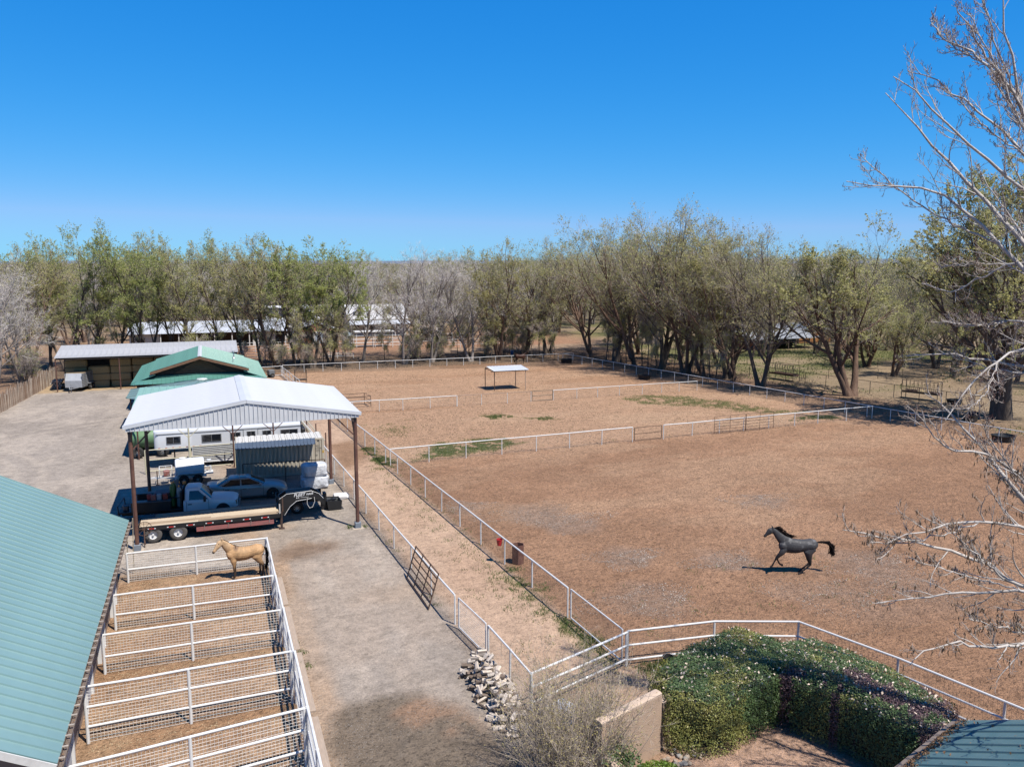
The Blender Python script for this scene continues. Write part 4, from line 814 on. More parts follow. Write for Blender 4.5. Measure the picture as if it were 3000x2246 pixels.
for s in (-1,1):
    for k in range(7):
        x = -3.0+k*.98; m_ = obj('reflector', MB().box(x-.13,x+.13,s*1.183-.006,s*1.183+.006,.80,.86), REDL, fl, False, True)
        obj('reflector_end', MB().box(x-.21,x-.135,s*1.183-.006,s*1.183+.006,.805,.855).box(x+.135,x+.21,s*1.183-.006,s*1.183+.006,.805,.855), WHT, m_, False, True)
    for x in (-2.95,-1.68):
        wheel(fl,x,s*1.02,.46,.30,s,TYRED,RIMW,0,.56,.08)
    st = obj('side_step_board', MB().box(-.75,3.35,s*1.10-.03,s*1.10+.03,.40,.66), M('weathered_red_board', (.36,.12,.11), .8, c2=(.20,.10,.09), sc=2.5, stretch=(.6,6,6)), fl, False, True)
    for x in (-.35,.9,2.1,3.1): obj('chain', MB().tube([(x,s*1.15,.80),(x+.02,s*1.16,.62),(x-.01,s*1.15,.50)], .014, 5), RIMS, st, True, True)
    obj('jack_leg', MB().box(3.72,3.84,s*.95-.06,s*.95+.06,.06,1.0).bbox(3.62,3.94,s*.95-.13,s*.95+.13,.0,.05,.01), M('rusty_dark_leg', (.07,.04,.03), .7), fl, False, True)
    # gooseneck side plates: outline in x-z, real thickness
    y = s*.42; pl = [(3.72,.62),(4.0,.62),(4.32,1.1),(4.7,1.40),(5.55,1.48),(5.85,1.36),(6.22,1.08),(6.22,1.42),(5.98,1.72),(5.55,1.93),(4.15,1.86),(3.74,1.60)]
    gp = obj('gooseneck_side', MB().prism(pl, y-.035, y+.035, 'y'), BLK, fl, False, True)
    ed = [(4.0,.62),(4.32,1.1),(4.7,1.40),(5.55,1.48)]
    obj('edge_trim', MB().tube([(a,y+s*.04,b) for a,b in ed], .014, 5), WHT, gp, True, True); obj('edge_trim', MB().tube([(a,y+s*.04,b) for a,b in ((3.74,1.60),(4.15,1.86),(5.55,1.93),(5.98,1.72),(6.22,1.42))], .014, 5), WHT, gp, True, True)
    text_part('lettering', 'FLEET', .25, WHT, gp, Matrix.Translation((4.55,y+s*.0405,1.66)) @ Matrix.Rotation(RAD(90),4,'X') @ Matrix.Rotation(RAD(2.5),4,'Z') if s < 0 else Matrix.Translation((5.5,y+s*.0405,1.68)) @ Matrix.Rotation(RAD(180),4,'Z') @ Matrix.Rotation(RAD(90),4,'X'), .002, .25, .006)
    text_part('lettering', 'neck', .21, WHT, gp, Matrix.Translation((5.24,y+s*.0405,1.70)) @ Matrix.Rotation(RAD(90),4,'X') @ Matrix.Rotation(RAD(2.5),4,'Z') if s < 0 else Matrix.Translation((4.92,y+s*.0405,1.69)) @ Matrix.Rotation(RAD(180),4,'Z') @ Matrix.Rotation(RAD(90),4,'X'), .002, .4, .004)
    obj('emblem', MB().rev([(.035,y+s*.037),(.035,y+s*.043)], 12, 'y', (4.72,0,1.58)).rev([(.035,y+s*.037),(.035,y+s*.043)], 12, 'y', (4.82,0,1.585)).box(4.92,5.4,y+s*.043-.003,y+s*.043+.003,1.577,1.592), WHT, gp, False, True)
obj('gooseneck_top', MB().slab((4.15,-.4,1.85),(5.55,-.4,1.92),(5.55,.4,1.92),(4.15,.4,1.85),.05), BLK, fl, False, True); obj('front_bulkhead', MB().box(3.74,3.82,-.95,.95,.95,1.25).box(3.74,3.80,-.38,.38,.9,1.6), BLK, fl, False, True)
obj('coupler', MB().box(6.12,6.30,-.14,.14,.95,1.45).tube([(6.2,0,1.0),(6.2,0,.62)],.09,10).bar((6.2,-.42,1.32),(6.2,.42,1.32),.12), BLK, fl, False, True)
obj('front_stake', MB().box(3.66,3.73,-1.16,-1.09,.95,1.5), M('pale_pipe', (.55,.53,.5), .5), fl, False, True); obj('front_stake', MB().box(3.86,3.93,-.72,-.65,.95,1.75), RUST, fl, False, True)
obj('hose', MB().tube([(5.3,-.5,1.55),(5.28,-.55,1.2),(5.4,-.58,.95),(5.58,-.56,.98),(5.72,-.52,1.3),(5.7,-.48,1.55)], .018, 6), M('pale_hose', (.5,.48,.45), .6), fl, True, True)
# ------------------------------------------------------------- small black trailer behind the gooseneck
sb = thing('utility_trailer', 'small black dump trailer parked behind the gooseneck', 'trailer', (4.55,50.9,0), RAD(-3))
obj('bed', MB().bbox(-1.2,1.55,-.72,.72,.62,.70,.02).box(-1.2,1.55,-.72,-.68,.70,1.0).box(-1.2,1.55,.68,.72,.70,1.0).box(-1.2,-1.16,-.68,.68,.70,1.0), BLK, sb, False, True)
obj('tongue', MB().bar((1.5,-.4,.5),(2.4,0,.48),.08).bar((1.5,.4,.5),(2.4,0,.48),.08), BLK, sb, False, True)
for s in (-1,1):
    wheel(sb,.0,s*.88,.39,.24,s,TYRE,RIMS,8,.6); fd = MB(); pr = [(.0+.50*cos(pi*i/8),.40+.50*sin(pi*i/8)) for i in range(9)]; pr += [(.0+.47*cos(pi*i/8),.40+.47*sin(pi*i/8)) for i in range(8,-1,-1)]
    obj('fender', fd.prism(pr, s*.88-.14, s*.88+.14, 'y'), BLK, sb, False, True)
single('split_log', MB().tube([(3.35,50.35,.93),(4.6,50.4,.95)], .18, 10), M('log_bark', (.15,.10,.07), .9, var=.4, sc=6), 'short brown log lying on the small black trailer', 'log', (4.0,50.4,.72), smooth=True)
bk = thing('loader_bucket', 'open black loader bucket standing on the ground in front of the gooseneck', 'bucket', (6.75,50.5,0), RAD(3))
pf = [(-.42,.06),(.36,.02),(.42,.55),(.37,.56),(.32,.08),(-.36,.12),(-.44,.62),(-.5,.62)]
obj('shell', MB().prism(pf, -.5, .5, 'y'), BLK, bk, False, True)
for s in (-1,1): obj('cheek', MB().prism([(-.5,.62),(-.42,.04),(.36,.0),(.43,.56)], s*.5, s*.53, 'y'), BLK, bk, False, True)
obj('liner', MB().prism([(-.34,.14),(.30,.1),(.35,.5),(-.4,.55)], .40, .48, 'y'), M('worn_grey_steel', (.22,.23,.24), .45, .6), bk, False, True)
for k in range(5): y = -.42+k*.21; obj('tooth', MB().bbox(.33,.52,y-.04,y+.04,.0,.06,.01), BLK, bk, False, True)
obj('mount', MB().box(-.62,-.46,-.25,.25,.1,1.05), BLK, bk, False, True)
# ------------------------------------------------------------- white water tank trailer
wt = thing('water_trailer', 'white water tank trailer with twin wheels and a pump frame on its tongue', 'trailer', (-1.67,60.2,0), RAD(182))
WPL = M('white_poly_tank', (.72,.73,.74), .45, var=.05, sc=1)
rings = []
for x, s_ in ((-.93,.86),(-.90,.97),(-.80,1.),(.80,1.),(.90,.97),(.95,.86)):
    pr = [(-.62,.62),(-.78,.82),(-.80,1.15),(-.62,1.45),(-.34,1.62),(0,1.67),(.34,1.62),(.62,1.45),(.80,1.15),(.78,.82),(.62,.62)]
    rings.append([(x, y*s_, 1.1+(z-1.1)*s_) for y,z in pr])
obj('tank', MB().loft(rings), WPL, wt, True, True); obj('filler_lid', MB().rev([(.22,1.64),(.22,1.72),(.15,1.75)], 14, 'z', (.45,0,0)), WPL, wt, True, True)
WGY = M('white_grey_fender', (.55,.57,.6), .45)
for s in (-1,1):
    for x in (-.46,.42): wheel(wt,x,s*.84,.34,.22,s,TYRE,M('dull_rim', (.36,.33,.30), .5, .4),10,.62)
    obj('fender', MB().prism([(-.98,.52),(-.78,.86),(.74,.86),(.95,.52),(.91,.52),(.72,.82),(-.76,.82),(-.94,.52)], s*.96-.12, s*.96+.12, 'y'), WGY, wt, False, True)
obj('frame', MB().box(-1.05,1.0,-.72,.72,.46,.58).bar((.9,-.5,.5),(2.5,0,.48),.09).bar((.9,.5,.5),(2.5,0,.48),.09).box(-1.5,-1.0,-.4,.4,.55,.62), WHITE, wt, False, True)
obj('pump_frame', MB().tube([(1.15,-.5,.55),(1.15,-.5,1.15),(1.95,-.5,1.15),(1.95,-.5,.55)],.025,6).tube([(1.15,.5,.55),(1.15,.5,1.15),(1.95,.5,1.15),(1.95,.5,.55)],.025,6).tube([(1.15,-.5,1.15),(1.15,.5,1.15)],.025,6).tube([(1.95,-.5,1.15),(1.95,.5,1.15)],.025,6).tube([(1.55,-.5,1.15),(1.55,-.5,.55)],.02,6), WHITE, wt, True, True)
obj('pump', MB().bbox(1.3,1.7,-.25,.2,.58,.95,.04), M('red_grey_engine', (.28,.10,.08), .5, c2=(.30,.29,.28), sc=7), wt, False, True)
obj('tongue_jack', MB().tube([(2.1,.12,.0),(2.1,.12,1.0)],.035,8).rev([(.12,.0),(.12,.03)],10,'z',(2.1,.12,0)), RUST, wt, True, True)
obj('rear_pipe', MB().tube([(-1.0,0,1.0),(-1.35,0,1.0),(-1.35,0,.5)],.06,8).rev([(.16,1.4),(.16,1.5)],10,'z',(-1.25,.1,0)), WPL, wt, True, True)
# ------------------------------------------------------------- horse trailer
ht = thing('horse_trailer', 'long white gooseneck horse trailer with dark sliding windows', 'trailer', (1.1,65.75,0), 0)
HWT = M('white_trailer_skin', (.70,.71,.73), .3, .1, var=.03, sc=.6); ALU = M('bare_aluminium', (.52,.52,.51), .38, .7, var=.1, sc=2)
def roundbox(x0, x1, z0, z1, hw, r=.16):
    pr = [(-hw,z0),(hw,z0),(hw,z1-r),(hw-r*.3,z1-r*.3),(hw-r,z1),(0,z1+.05),(-hw+r,z1),(-hw+r*.3,z1-r*.3),(-hw,z1-r)]
    return MB().prism(pr, x0, x1, 'x')
obj('body', roundbox(-2.65,5.2,.42,2.86,1.15), HWT, ht, False, True)
nose = MB(); rr_ = []
for x, k in ((-2.65,1.),(-4.9,1.),(-5.12,.95),(-5.24,.82)):
    hw = 1.15*k; z0_, z1_, r = 1.45, 2.86-.06*(1-k), .16
    rr_.append([(x,y,z) for y,z in [(-hw,z0_),(hw,z0_),(hw,z1_-r),(hw-r*.3,z1_-r*.3),(hw-r,z1_),(0,z1_+.05),(-hw+r,z1_),(-hw+r*.3,z1_-r*.3),(-hw,z1_-r)]])
obj('nose', nose.loft(rr_), HWT, ht, True, True)
for i in range(9):
    z = .46+i*.125; obj('side_slat', MB().prism([(-1.152,z),(-1.185,z+.03),(-1.185,z+.09),(-1.152,z+.118)], -2.6, 5.15, 'x'), ALU, ht, False, True)
obj('skirt', MB().box(-2.6,5.15,-1.17,-1.10,.30,.44), WHITE, ht, False, True); obj('roof_rail', MB().box(-5.1,5.2,-1.175,-1.15,2.56,2.63), ALU, ht, False, True); obj('drip_rail', MB().box(-5.1,5.2,1.15,1.175,2.56,2.63), ALU, ht, False, True)
for x0_, x1_, z0_, z1_ in ((-4.35,-3.45,1.9,2.36),(-1.92,-.62,1.86,2.36),(.1,.75,1.9,2.38),(1.28,1.82,1.92,2.40),(2.42,2.98,1.92,2.38),(3.75,4.95,1.88,2.36)):
    w_ = obj('window', MB().bbox(x0_-.05,x1_+.05,-1.19,-1.152,z0_-.05,z1_+.05,.012), M('window_frame_grey', (.35,.35,.36), .4, .5), ht, False, True)
    xm = (x0_+x1_)/2; obj('pane', MB().box(x0_,xm-.015,-1.20,-1.191,z0_,z1_), CGL, w_, False, True); obj('pane', MB().box(xm+.015,x1_,-1.20,-1.191,z0_,z1_), CGL, w_, False, True)
    for k in range(4): z = z0_+(z1_-z0_)*(k+.7)/4.6; obj('louvre', MB().box(x0_+.02,xm-.03,-1.206,-1.2005,z,z+.018), M('dark_louvre', (.10,.09,.085), .6), w_, False, True)
d = obj('door', MB().box(1.02,2.02,-1.168,-1.151,.55,2.55), HWT, ht, False, True); obj('door_frame', MB().box(.98,1.02,-1.18,-1.151,.55,2.6).box(2.02,2.06,-1.18,-1.151,.55,2.6).box(.98,2.06,-1.18,-1.151,2.56,2.6), ALU, d, False, True)
for k in range(7): x = -4.9+k*.47; obj('marker_light', MB().box(x-.07,x+.07,-1.165,-1.151,1.56,1.60), REDL, ht, False, True)
obj('coupler_leg', MB().tube([(-4.6,0,1.45),(-4.6,0,.75)],.07,8).tube([(-3.9,-.6,1.45),(-3.9,-.6,.1)],.05,8), BLK, ht, True, True)
obj('axle_fender', MB().prism([(1.3,.45),(1.5,.86),(3.7,.86),(3.9,.45)], -1.19, -1.0, 'y'), ALU, ht, False, True)
for s in (-1,1):
    for x in (2.05,3.1): wheel(ht,x,s*1.03,.37,.24,s,TYRE,RIMS,8)
obj('rear_frame', MB().box(5.2,5.28,-1.12,1.12,.4,2.84), BLK, ht, False, True); obj('tack_rack', MB().bbox(5.28,5.6,-.9,.9,.5,2.3,.05), DKP, ht, False, True)
# ------------------------------------------------------------- green wagon behind it
gwg = thing('green_trailer', 'green curved sided tank trailer standing behind the nose of the horse trailer', 'trailer', (-4.7,69.9,0), RAD(0))
rg = []
for x, k in ((-1.5,.55),(-1.35,.85),(-1.0,1.),(1.4,1.),(1.6,.9)):
    rg.append([(x,1.05*k*cos(2*pi*i/18),1.45+.85*k*sin(2*pi*i/18)) for i in range(18)])
obj('tank', MB().loft(rg), M('faded_green_paint', (.13,.24,.12), .5, var=.15, sc=2), gwg, True, True)
obj('frame', MB().box(-1.4,1.6,-.6,.6,.45,.6), BLK, gwg, False, True)
for s in (-1,1): wheel(gwg,.9,s*.95,.45,.26,s,TYRE,RIMS,8); wheel(gwg,-.9,s*.95,.45,.26,s,TYRE,RIMS,8)
# ------------------------------------------------------------- stock trailer in the hay barn
sk_ = thing('stock_trailer', 'grey steel stock trailer parked at the end of the hay shed', 'trailer', (-14.7,110.3,0), RAD(-104))
SG = M('grey_stock_steel', (.33,.34,.36), .5, .3, var=.15, sc=2)
# local x points at its nose
obj('floor', MB().box(-2.2,2.0,-.95,.95,.5,.6), SG, sk_, False, True)
for i in range(8): z = .64+i*.19; obj('side_slat', MB().box(-2.2,2.0,-.97,-.93,z,z+.13), SG, sk_, False, True); obj('side_slat', MB().box(-2.2,2.0,.93,.97,z,z+.13), SG, sk_, False, True)
obj('front_panel', MB().prism([(-.95,.5),(.95,.5),(.95,1.3),(-.95,1.3)], 1.98, 2.04, 'x').slab((2.0,-.95,1.3),(2.0,.95,1.3),(1.5,.95,2.1),(1.5,-.95,2.1),.03), M('pale_grey_panel', (.45,.46,.48), .45, .2), sk_, False, True)
obj('roof', MB().box(-2.2,1.5,-.97,.97,2.1,2.16), M('tan_tarp', (.33,.24,.14), .8), sk_, False, True)
for x in (-2.15,-1.2,-.3,.6,1.45):
    for s in (-1,1): obj('upright', MB().box(x-.03,x+.03,s*.95-.035,s*.95+.035,.5,2.1), SG, sk_, False, True)
obj('tongue', MB().bar((2.0,-.5,.5),(3.2,0,.46),.1).bar((2.0,.5,.5),(3.2,0,.46),.1).tube([(2.75,0,.0),(2.75,0,1.0)],.05,8), SG, sk_, False, True)
for s in (-1,1):
    for x in (-.8,.05): wheel(sk_,x,s*1.1,.36,.22,s)
    obj('fender', MB().box(-1.3,.5,s*1.1-.14,s*1.1+.14,.76,.8), SG, sk_, False, True)
# ------------------------------------------------------------- shipping container with its awning
ct = thing('shipping_container', 'cream corrugated shipping container with a blue grey awning sheet under the carport', 'container', (4.4,60.72,0), RAD(-1.5))
CRM = M('cream_container_paint', (.52,.47,.38), .55, c2=(.42,.36,.28), mix=(.45,.75), sc=1.2, stretch=(3,3,.5)); CRW = M('container_roof_paint', (.66,.63,.57), .5, var=.08)
hl, hw, hh_ = 3.03, 1.22, 2.59
obj('corner_frame', MB().box(-hl,-hl+.16,-hw,-hw+.16,0,hh_).box(hl-.16,hl,-hw,-hw+.16,0,hh_).box(-hl,-hl+.16,hw-.16,hw,0,hh_).box(hl-.16,hl,hw-.16,hw,0,hh_).box(-hl+.16,hl-.16,-hw,-hw+.1,.02,.2).box(-hl+.16,hl-.16,-hw,-hw+.08,hh_-.12,hh_-.002), CRM, ct, False, True)
kk = 20; pw_ = (2*hl-.32)/kk
for i in range(kk):
    x = -hl+.16+i*pw_; pr = [(x,-hw+.07),(x+pw_*.30,-hw+.07),(x+pw_*.45,-hw+.012),(x+pw_*.8,-hw+.012),(x+pw_*.97,-hw+.07),(x+pw_*.97,-hw+.09),(x,-hw+.09)]
    obj('side_panel', MB().prism(pr, .2, hh_-.12, 'z'), CRM, ct, False, True)
obj('side_wall', MB().box(-hl+.16,hl-.16,hw-.1,hw-.04,0,hh_-.05).box(-hl+.03,-hl+.1,-hw+.16,hw-.16,0,hh_-.05).box(hl-.1,hl-.03,-hw+.16,hw-.16,0,hh_-.05), CRM, ct, False, True)
for i in range(14): x = -hl+.1+i*(2*hl-.2)/14; obj('roof_panel', MB().prism([(x,hh_-.03),(x+.1,hh_-.03),(x+.14,hh_+.012),(x+.36,hh_+.012),(x+.4,hh_-.03),(x+.4,hh_-.05),(x,hh_-.05)], -hw+.09, hw-.05, 'y'), CRW, ct, False, True)
AWN = M('blue_grey_awning_steel', (.10,.135,.19), .45, .3, var=.12, sc=3)
for i in range(22):
    x = -3.05+i*.247; obj('awning_sheet', MB().slab((x,-hw-.62,2.30),(x+.20,-hw-.62,2.30),(x+.20,-hw+.02,2.62),(x,-hw+.02,2.62),.01).bar((x+.222,-hw-.62,2.33),(x+.222,-hw+.02,2.65),.045,.05), AWN, ct, False, True)
for zz, tx, sz in ((2.0,'2020',.14),(1.82,'614344',.15),(1.64,'22G1',.15),(1.3,'87',.16)): text_part('lettering', tx, sz, M('faded_black_print', (.10,.09,.08), .7), ct, Matrix.Translation((2.42,-hw-.0005,zz)) @ Matrix.Rotation(RAD(90),4,'X'), .001)
obj('yellow_plate', MB().box(2.9,3.0,-hw-.006,-hw-.001,1.5,1.7), M('yellow_label', (.5,.3,.03), .6), ct, False, True)
# ============================================================= horses: one continuous body each
def ringed(chain, n=14):
    """chain of (x,y,z,half width across,half height in plane) -> closed loft"""
    P = [Vector(c[:3]) for c in chain]; rings = []
    for i, c in enumerate(chain):
        t = (P[min(i+1,len(P)-1)]-P[max(i-1,0)]).normalized(); s = Vector((0,1,0)); s = (s-t*s.dot(t)).normalized(); q = t.cross(s)
        rings.append([P[i]+s*(c[3]*cos(2*pi*k/n))+q*(c[4]*sin(2*pi*k/n)) for k in range(n)])
    a, b = P[0]-(P[1]-P[0]).normalized()*min(chain[0][3:])*.5, P[-1]+(P[-1]-P[-2]).normalized()*min(chain[-1][3:])*.4
    rings = [[a+(p-a)*.5 for p in rings[0]]]+rings+[[b+(p-b)*.5 for p in rings[-1]]]
    return MB().loft(rings)
def mirror_leg(ch): return [(x,-y,z,a,b) for x,y,z,a,b in ch]
STAND = dict(
 trunk=[(-.84,0,1.24,.09,.12),(-.75,0,1.25,.21,.25),(-.55,0,1.26,.275,.305),(-.28,0,1.20,.275,.285),(0,0,1.155,.295,.31),(.25,0,1.16,.285,.33),(.45,0,1.19,.24,.345),(.62,0,1.17,.215,.30),(.77,0,1.13,.14,.19)],
 neck=[(.42,0,1.28,.16,.28),(.66,.01,1.45,.12,.235),(.83,.03,1.66,.097,.185),(.94,.05,1.80,.082,.13),(1.0,.07,1.87,.075,.10)],
 head=[(.97,.06,1.88,.08,.085),(1.06,.10,1.795,.097,.15),(1.16,.15,1.685,.082,.125),(1.27,.19,1.55,.058,.08),(1.35,.22,1.45,.055,.07),(1.385,.235,1.40,.045,.05)],
 legs=[[(.55,.14,1.08,.09,.15),(.51,.15,.88,.088,.14),(.495,.14,.68,.062,.078),(.50,.13,.50,.05,.056),(.49,.13,.33,.034,.037),(.49,.13,.16,.043,.046),(.52,.13,.09,.036,.04),(.54,.13,.045,.055,.06),(.55,.13,.0,.06,.068)],
       [(.55,-.14,1.08,.09,.15),(.48,-.15,.88,.088,.14),(.46,-.14,.68,.062,.078),(.46,-.13,.50,.05,.056),(.45,-.13,.33,.034,.037),(.45,-.13,.16,.043,.046),(.48,-.13,.09,.036,.04),(.50,-.13,.045,.055,.06),(.51,-.13,.0,.06,.068)],
       [(-.58,.13,1.18,.13,.24),(-.52,.15,.97,.125,.225),(-.63,.14,.77,.082,.13),(-.78,.13,.56,.05,.07),(-.765,.13,.37,.037,.042),(-.75,.13,.16,.045,.048),(-.72,.13,.09,.038,.04),(-.70,.13,.045,.056,.062),(-.69,.13,.0,.06,.07)],
       [(-.58,-.13,1.18,.13,.24),(-.46,-.15,.97,.125,.225),(-.55,-.14,.77,.082,.13),(-.68,-.13,.56,.05,.07),(-.66,-.13,.37,.037,.042),(-.64,-.13,.16,.045,.048),(-.61,-.13,.09,.038,.04),(-.59,-.13,.045,.056,.062),(-.58,-.13,.0,.06,.07)]])
GAL = dict(
 trunk=[(-.95,0,1.46,.09,.11),(-.83,0,1.46,.21,.25),(-.60,0,1.46,.28,.31),(-.3,0,1.43,.28,.30),(0,0,1.40,.29,.345),(.3,0,1.41,.28,.37),(.52,0,1.43,.24,.36),(.72,0,1.42,.2,.29),(.90,0,1.41,.13,.17)],
 neck=[(.52,0,1.55,.15,.30),(.80,0,1.74,.115,.235),(1.0,0,1.95,.09,.18),(1.15,0,2.12,.08,.14),(1.27,0,2.24,.075,.10)],
 head=[(1.27,0,2.25,.08,.085),(1.36,0,2.17,.098,.155),(1.46,0,2.075,.08,.125),(1.56,0,1.98,.058,.078),(1.63,0,1.90,.054,.066),(1.67,0,1.86,.043,.048)],
 legs=[[(.68,.14,1.32,.09,.16),(.80,.14,1.12,.09,.15),(.94,.13,.96,.066,.092),(1.08,.12,.80,.05,.055),(1.15,.12,.65,.034,.037),(1.22,.12,.51,.043,.045),(1.25,.12,.45,.036,.04),(1.29,.12,.40,.052,.056),(1.32,.12,.36,.055,.062)],
       [(.64,-.13,1.32,.09,.16),(.68,-.14,1.10,.09,.15),(.83,-.13,.93,.066,.092),(.98,-.12,.79,.05,.055),(.91,-.12,.62,.034,.037),(.83,-.12,.47,.043,.045),(.77,-.12,.42,.036,.04),(.70,-.12,.39,.052,.056),(.66,-.12,.37,.055,.062)],
       [(-.66,.13,1.36,.13,.25),(-.46,.15,1.10,.13,.23),(-.52,.14,.80,.085,.135),(-.60,.13,.50,.05,.068),(-.42,.13,.33,.037,.042),(-.22,.13,.17,.045,.048),(-.15,.13,.10,.038,.04),(-.09,.13,.05,.054,.06),(-.05,.13,.02,.056,.064)],
       [(-.66,-.13,1.36,.13,.25),(-.52,-.15,1.10,.13,.23),(-.58,-.14,.82,.085,.135),(-.68,-.13,.54,.05,.068),(-.50,-.13,.36,.037,.042),(-.30,-.13,.20,.045,.048),(-.23,-.13,.12,.038,.04),(-.17,-.13,.065,.054,.06),(-.13,-.13,.035,.056,.064)]])
def build_horse(name, label, pose, colfn, mat, hairm, loc, rz, scale=1., mane=None, tail=None, group=None, voxel=.017):
    mb = MB()
    for key in ('trunk','neck','head'): r = ringed(pose[key], 18); mb.add(r.v, r.f)
    for lg in pose['legs']: r = ringed(lg, 12); mb.add(r.v, r.f)
    sh_, hn_ = Vector(pose['trunk'][7][:3]), Vector(pose['trunk'][2][:3])
    for s in (-1,1):
        for c, w in (((sh_+Vector((-.04,s*.13,.14)), sh_+Vector((.03,s*.15,-.12))), (.10,.17)), ((hn_+Vector((.03,s*.15,.12)), hn_+Vector((-.06,s*.17,-.16))), (.13,.24))):
            r = ringed([(*c[0],w[0]*.6,w[1]*.6),(*c[0].lerp(c[1],.35),w[0],w[1]),(*c[0].lerp(c[1],.7),w[0],w[1]),(*c[1],w[0]*.7,w[1]*.6)], 12); mb.add(r.v, r.f)
    hp = Vector(pose['head'][0][:3]); hd_ = (Vector(pose['head'][2][:3])-hp).normalized()
    for s in (-1,1):
        e = hp+Vector((.005,s*.055,.05)); r = MB().tube([e-Vector((0,0,.06)), e+Vector((.0,s*.01,.04)), e+Vector((.03,s*.02,.145))], [.035,.036,.006], 8); mb.add(r.v, r.f)
    me = mb.mesh(name); o = bpy.data.objects.new(name, me); COL.objects.link(o)
    rm = o.modifiers.new('r','REMESH'); rm.mode = 'VOXEL'; rm.voxel_size = voxel; sm_ = o.modifiers.new('s','SMOOTH'); sm_.iterations = 5; sm_.factor = .5
    dg = bpy.context.evaluated_depsgraph_get(); nm = bpy.data.meshes.new_from_object(o.evaluated_get(dg)); bpy.data.objects.remove(o); bpy.data.meshes.remove(me)
    V_ = np.empty(len(nm.vertices)*3, np.float32); nm.vertices.foreach_get('co', V_); V_ = V_.reshape(-1,3)
    ca = nm.color_attributes.new('Col','FLOAT_COLOR','POINT'); c = np.ones((len(V_),4),np.float32); c[:,:3] = colfn(V_, pose)*(.72 if 'buck' in mat.name else .8); ca.data.foreach_set('color', c.ravel())
    nm.materials.clear(); nm.materials.append(mat); nm.polygons.foreach_set('use_smooth', np.ones(len(nm.polygons),bool))
    h = link(name, nm, None, loc, (0,0,rz), (scale,)*3); tag(h, label, 'horse', group); ORG[h.name] = (0,0,0,0)
    for nm_, strands in (('mane', mane), ('tail', tail)):
        m2 = MB()
        for pts, r in strands: m2.tube(pts, [r*(1-.75*i/(len(pts)-1)) for i in range(len(pts))], 4)
        obj(nm_, m2, hairm, h, True, True)
    ey = MB(); p = Vector(pose['head'][1][:3])*.6+Vector(pose['head'][2][:3])*.4
    for s in (-1,1): c_ = p+Vector((.015,s*.083,.045)); ey.rev([(.001,-.02),(.016,-.014),(.02,0),(.016,.014),(.001,.02)], 8, 'y', c_)
    obj('eye', ey, M('horse_eye', (.01,.008,.007), .15), h, True, True); return h
def legdark(V_, pose, z0, z1):
    w = np.zeros(len(V_))
    for lg in pose['legs']:
        P = np.array([c[:3] for c in lg]); d = np.full(len(V_), 9.); ti = np.zeros(len(V_))
        for i in range(1, len(P)-1):
            e = P[i+1]-P[i]; t = np.clip(((V_-P[i])@e)/(e@e),0,1); dd = np.linalg.norm(V_-P[i]-t[:,None]*e,axis=1); m = dd < d; d[m] = dd[m]; ti[m] = (i+t)[m]
        w = np.maximum(w, (d < .14)*np.clip((ti-z0)/(z1-z0),0,1))
    return w
def mixv(C, col, w): return C*(1-w[:,None])+np.asarray(col)*w[:,None]
def col_buck(V_, p):
    C = np.ones((len(V_),3))*np.array((.48,.285,.14)); C = mixv(C,(.52,.37,.23),np.clip((V_[:,2]-1.35)/.3,0,1)*(V_[:,0] > .6)*.6)
    n_ = fbm(V_[:,0]*1.2+5,V_[:,2]*2+3+V_[:,1],5.,3); C = mixv(C,(.34,.215,.11),sstep(.48,.68,n_)*.6); C = mixv(C,(.36,.22,.11),np.clip((.09-np.abs(V_[:,0]+.20+.25*(V_[:,2]-1.0)))/.08,0,1)*(V_[:,2] < 1.3)*.55); C = mixv(C,(.36,.22,.11),np.clip((.07-np.abs(V_[:,0]-.36+.25*(V_[:,2]-1.1)))/.06,0,1)*(V_[:,2] < 1.35)*.5)
    C = mixv(C,(.33,.19,.09),np.clip((1.0-V_[:,2])/.25,0,1)*(np.abs(V_[:,0]) < .45)*.7)
    C = mixv(C,(.05,.032,.024),legdark(V_,p,1.6,3.2)); mz = np.array(p['head'][-1][:3]); d = np.linalg.norm(V_-mz,axis=1); C = mixv(C,(.04,.03,.028),np.clip((.13-d)/.06,0,1))
    return mixv(C,(.12,.07,.045),np.clip((.16-np.hypot(V_[:,0]-.38,(V_[:,2]-1.52)*.8))/.1,0,1)*.8)
def col_grey(V_, p):
    C = np.ones((len(V_),3))*np.array((.046,.045,.047)); n_ = fbm(V_[:,0]+5,V_[:,2]+3,7.,3); C = mixv(C,(.13,.125,.125),sstep(.5,.7,n_)*np.clip((V_[:,2]-1.15)/.3,0,1)*(V_[:,0] < .9)*.8)
    C = mixv(C,(.055,.042,.04),np.clip((1.25-V_[:,2])/.3,0,1)*.7); C = mixv(C,(.012,.011,.012),legdark(V_,p,1.0,2.2)*.95); mz = np.array(p['head'][-1][:3]); d = np.linalg.norm(V_-mz,axis=1)
    return mixv(C,(.03,.027,.028),np.clip((.42-d)/.3,0,1)*.8)
def col_bay(V_, p):
    C = np.ones((len(V_),3))*np.array((.055,.022,.014)); C = mixv(C,(.02,.012,.01),np.clip((V_[:,0]-.55)/.3,0,1)); return mixv(C,(.01,.009,.009),legdark(V_,p,1.2,2.6))
HAIR = M('black_horse_hair', (.010,.008,.008), .85, var=.3, spec=.08)
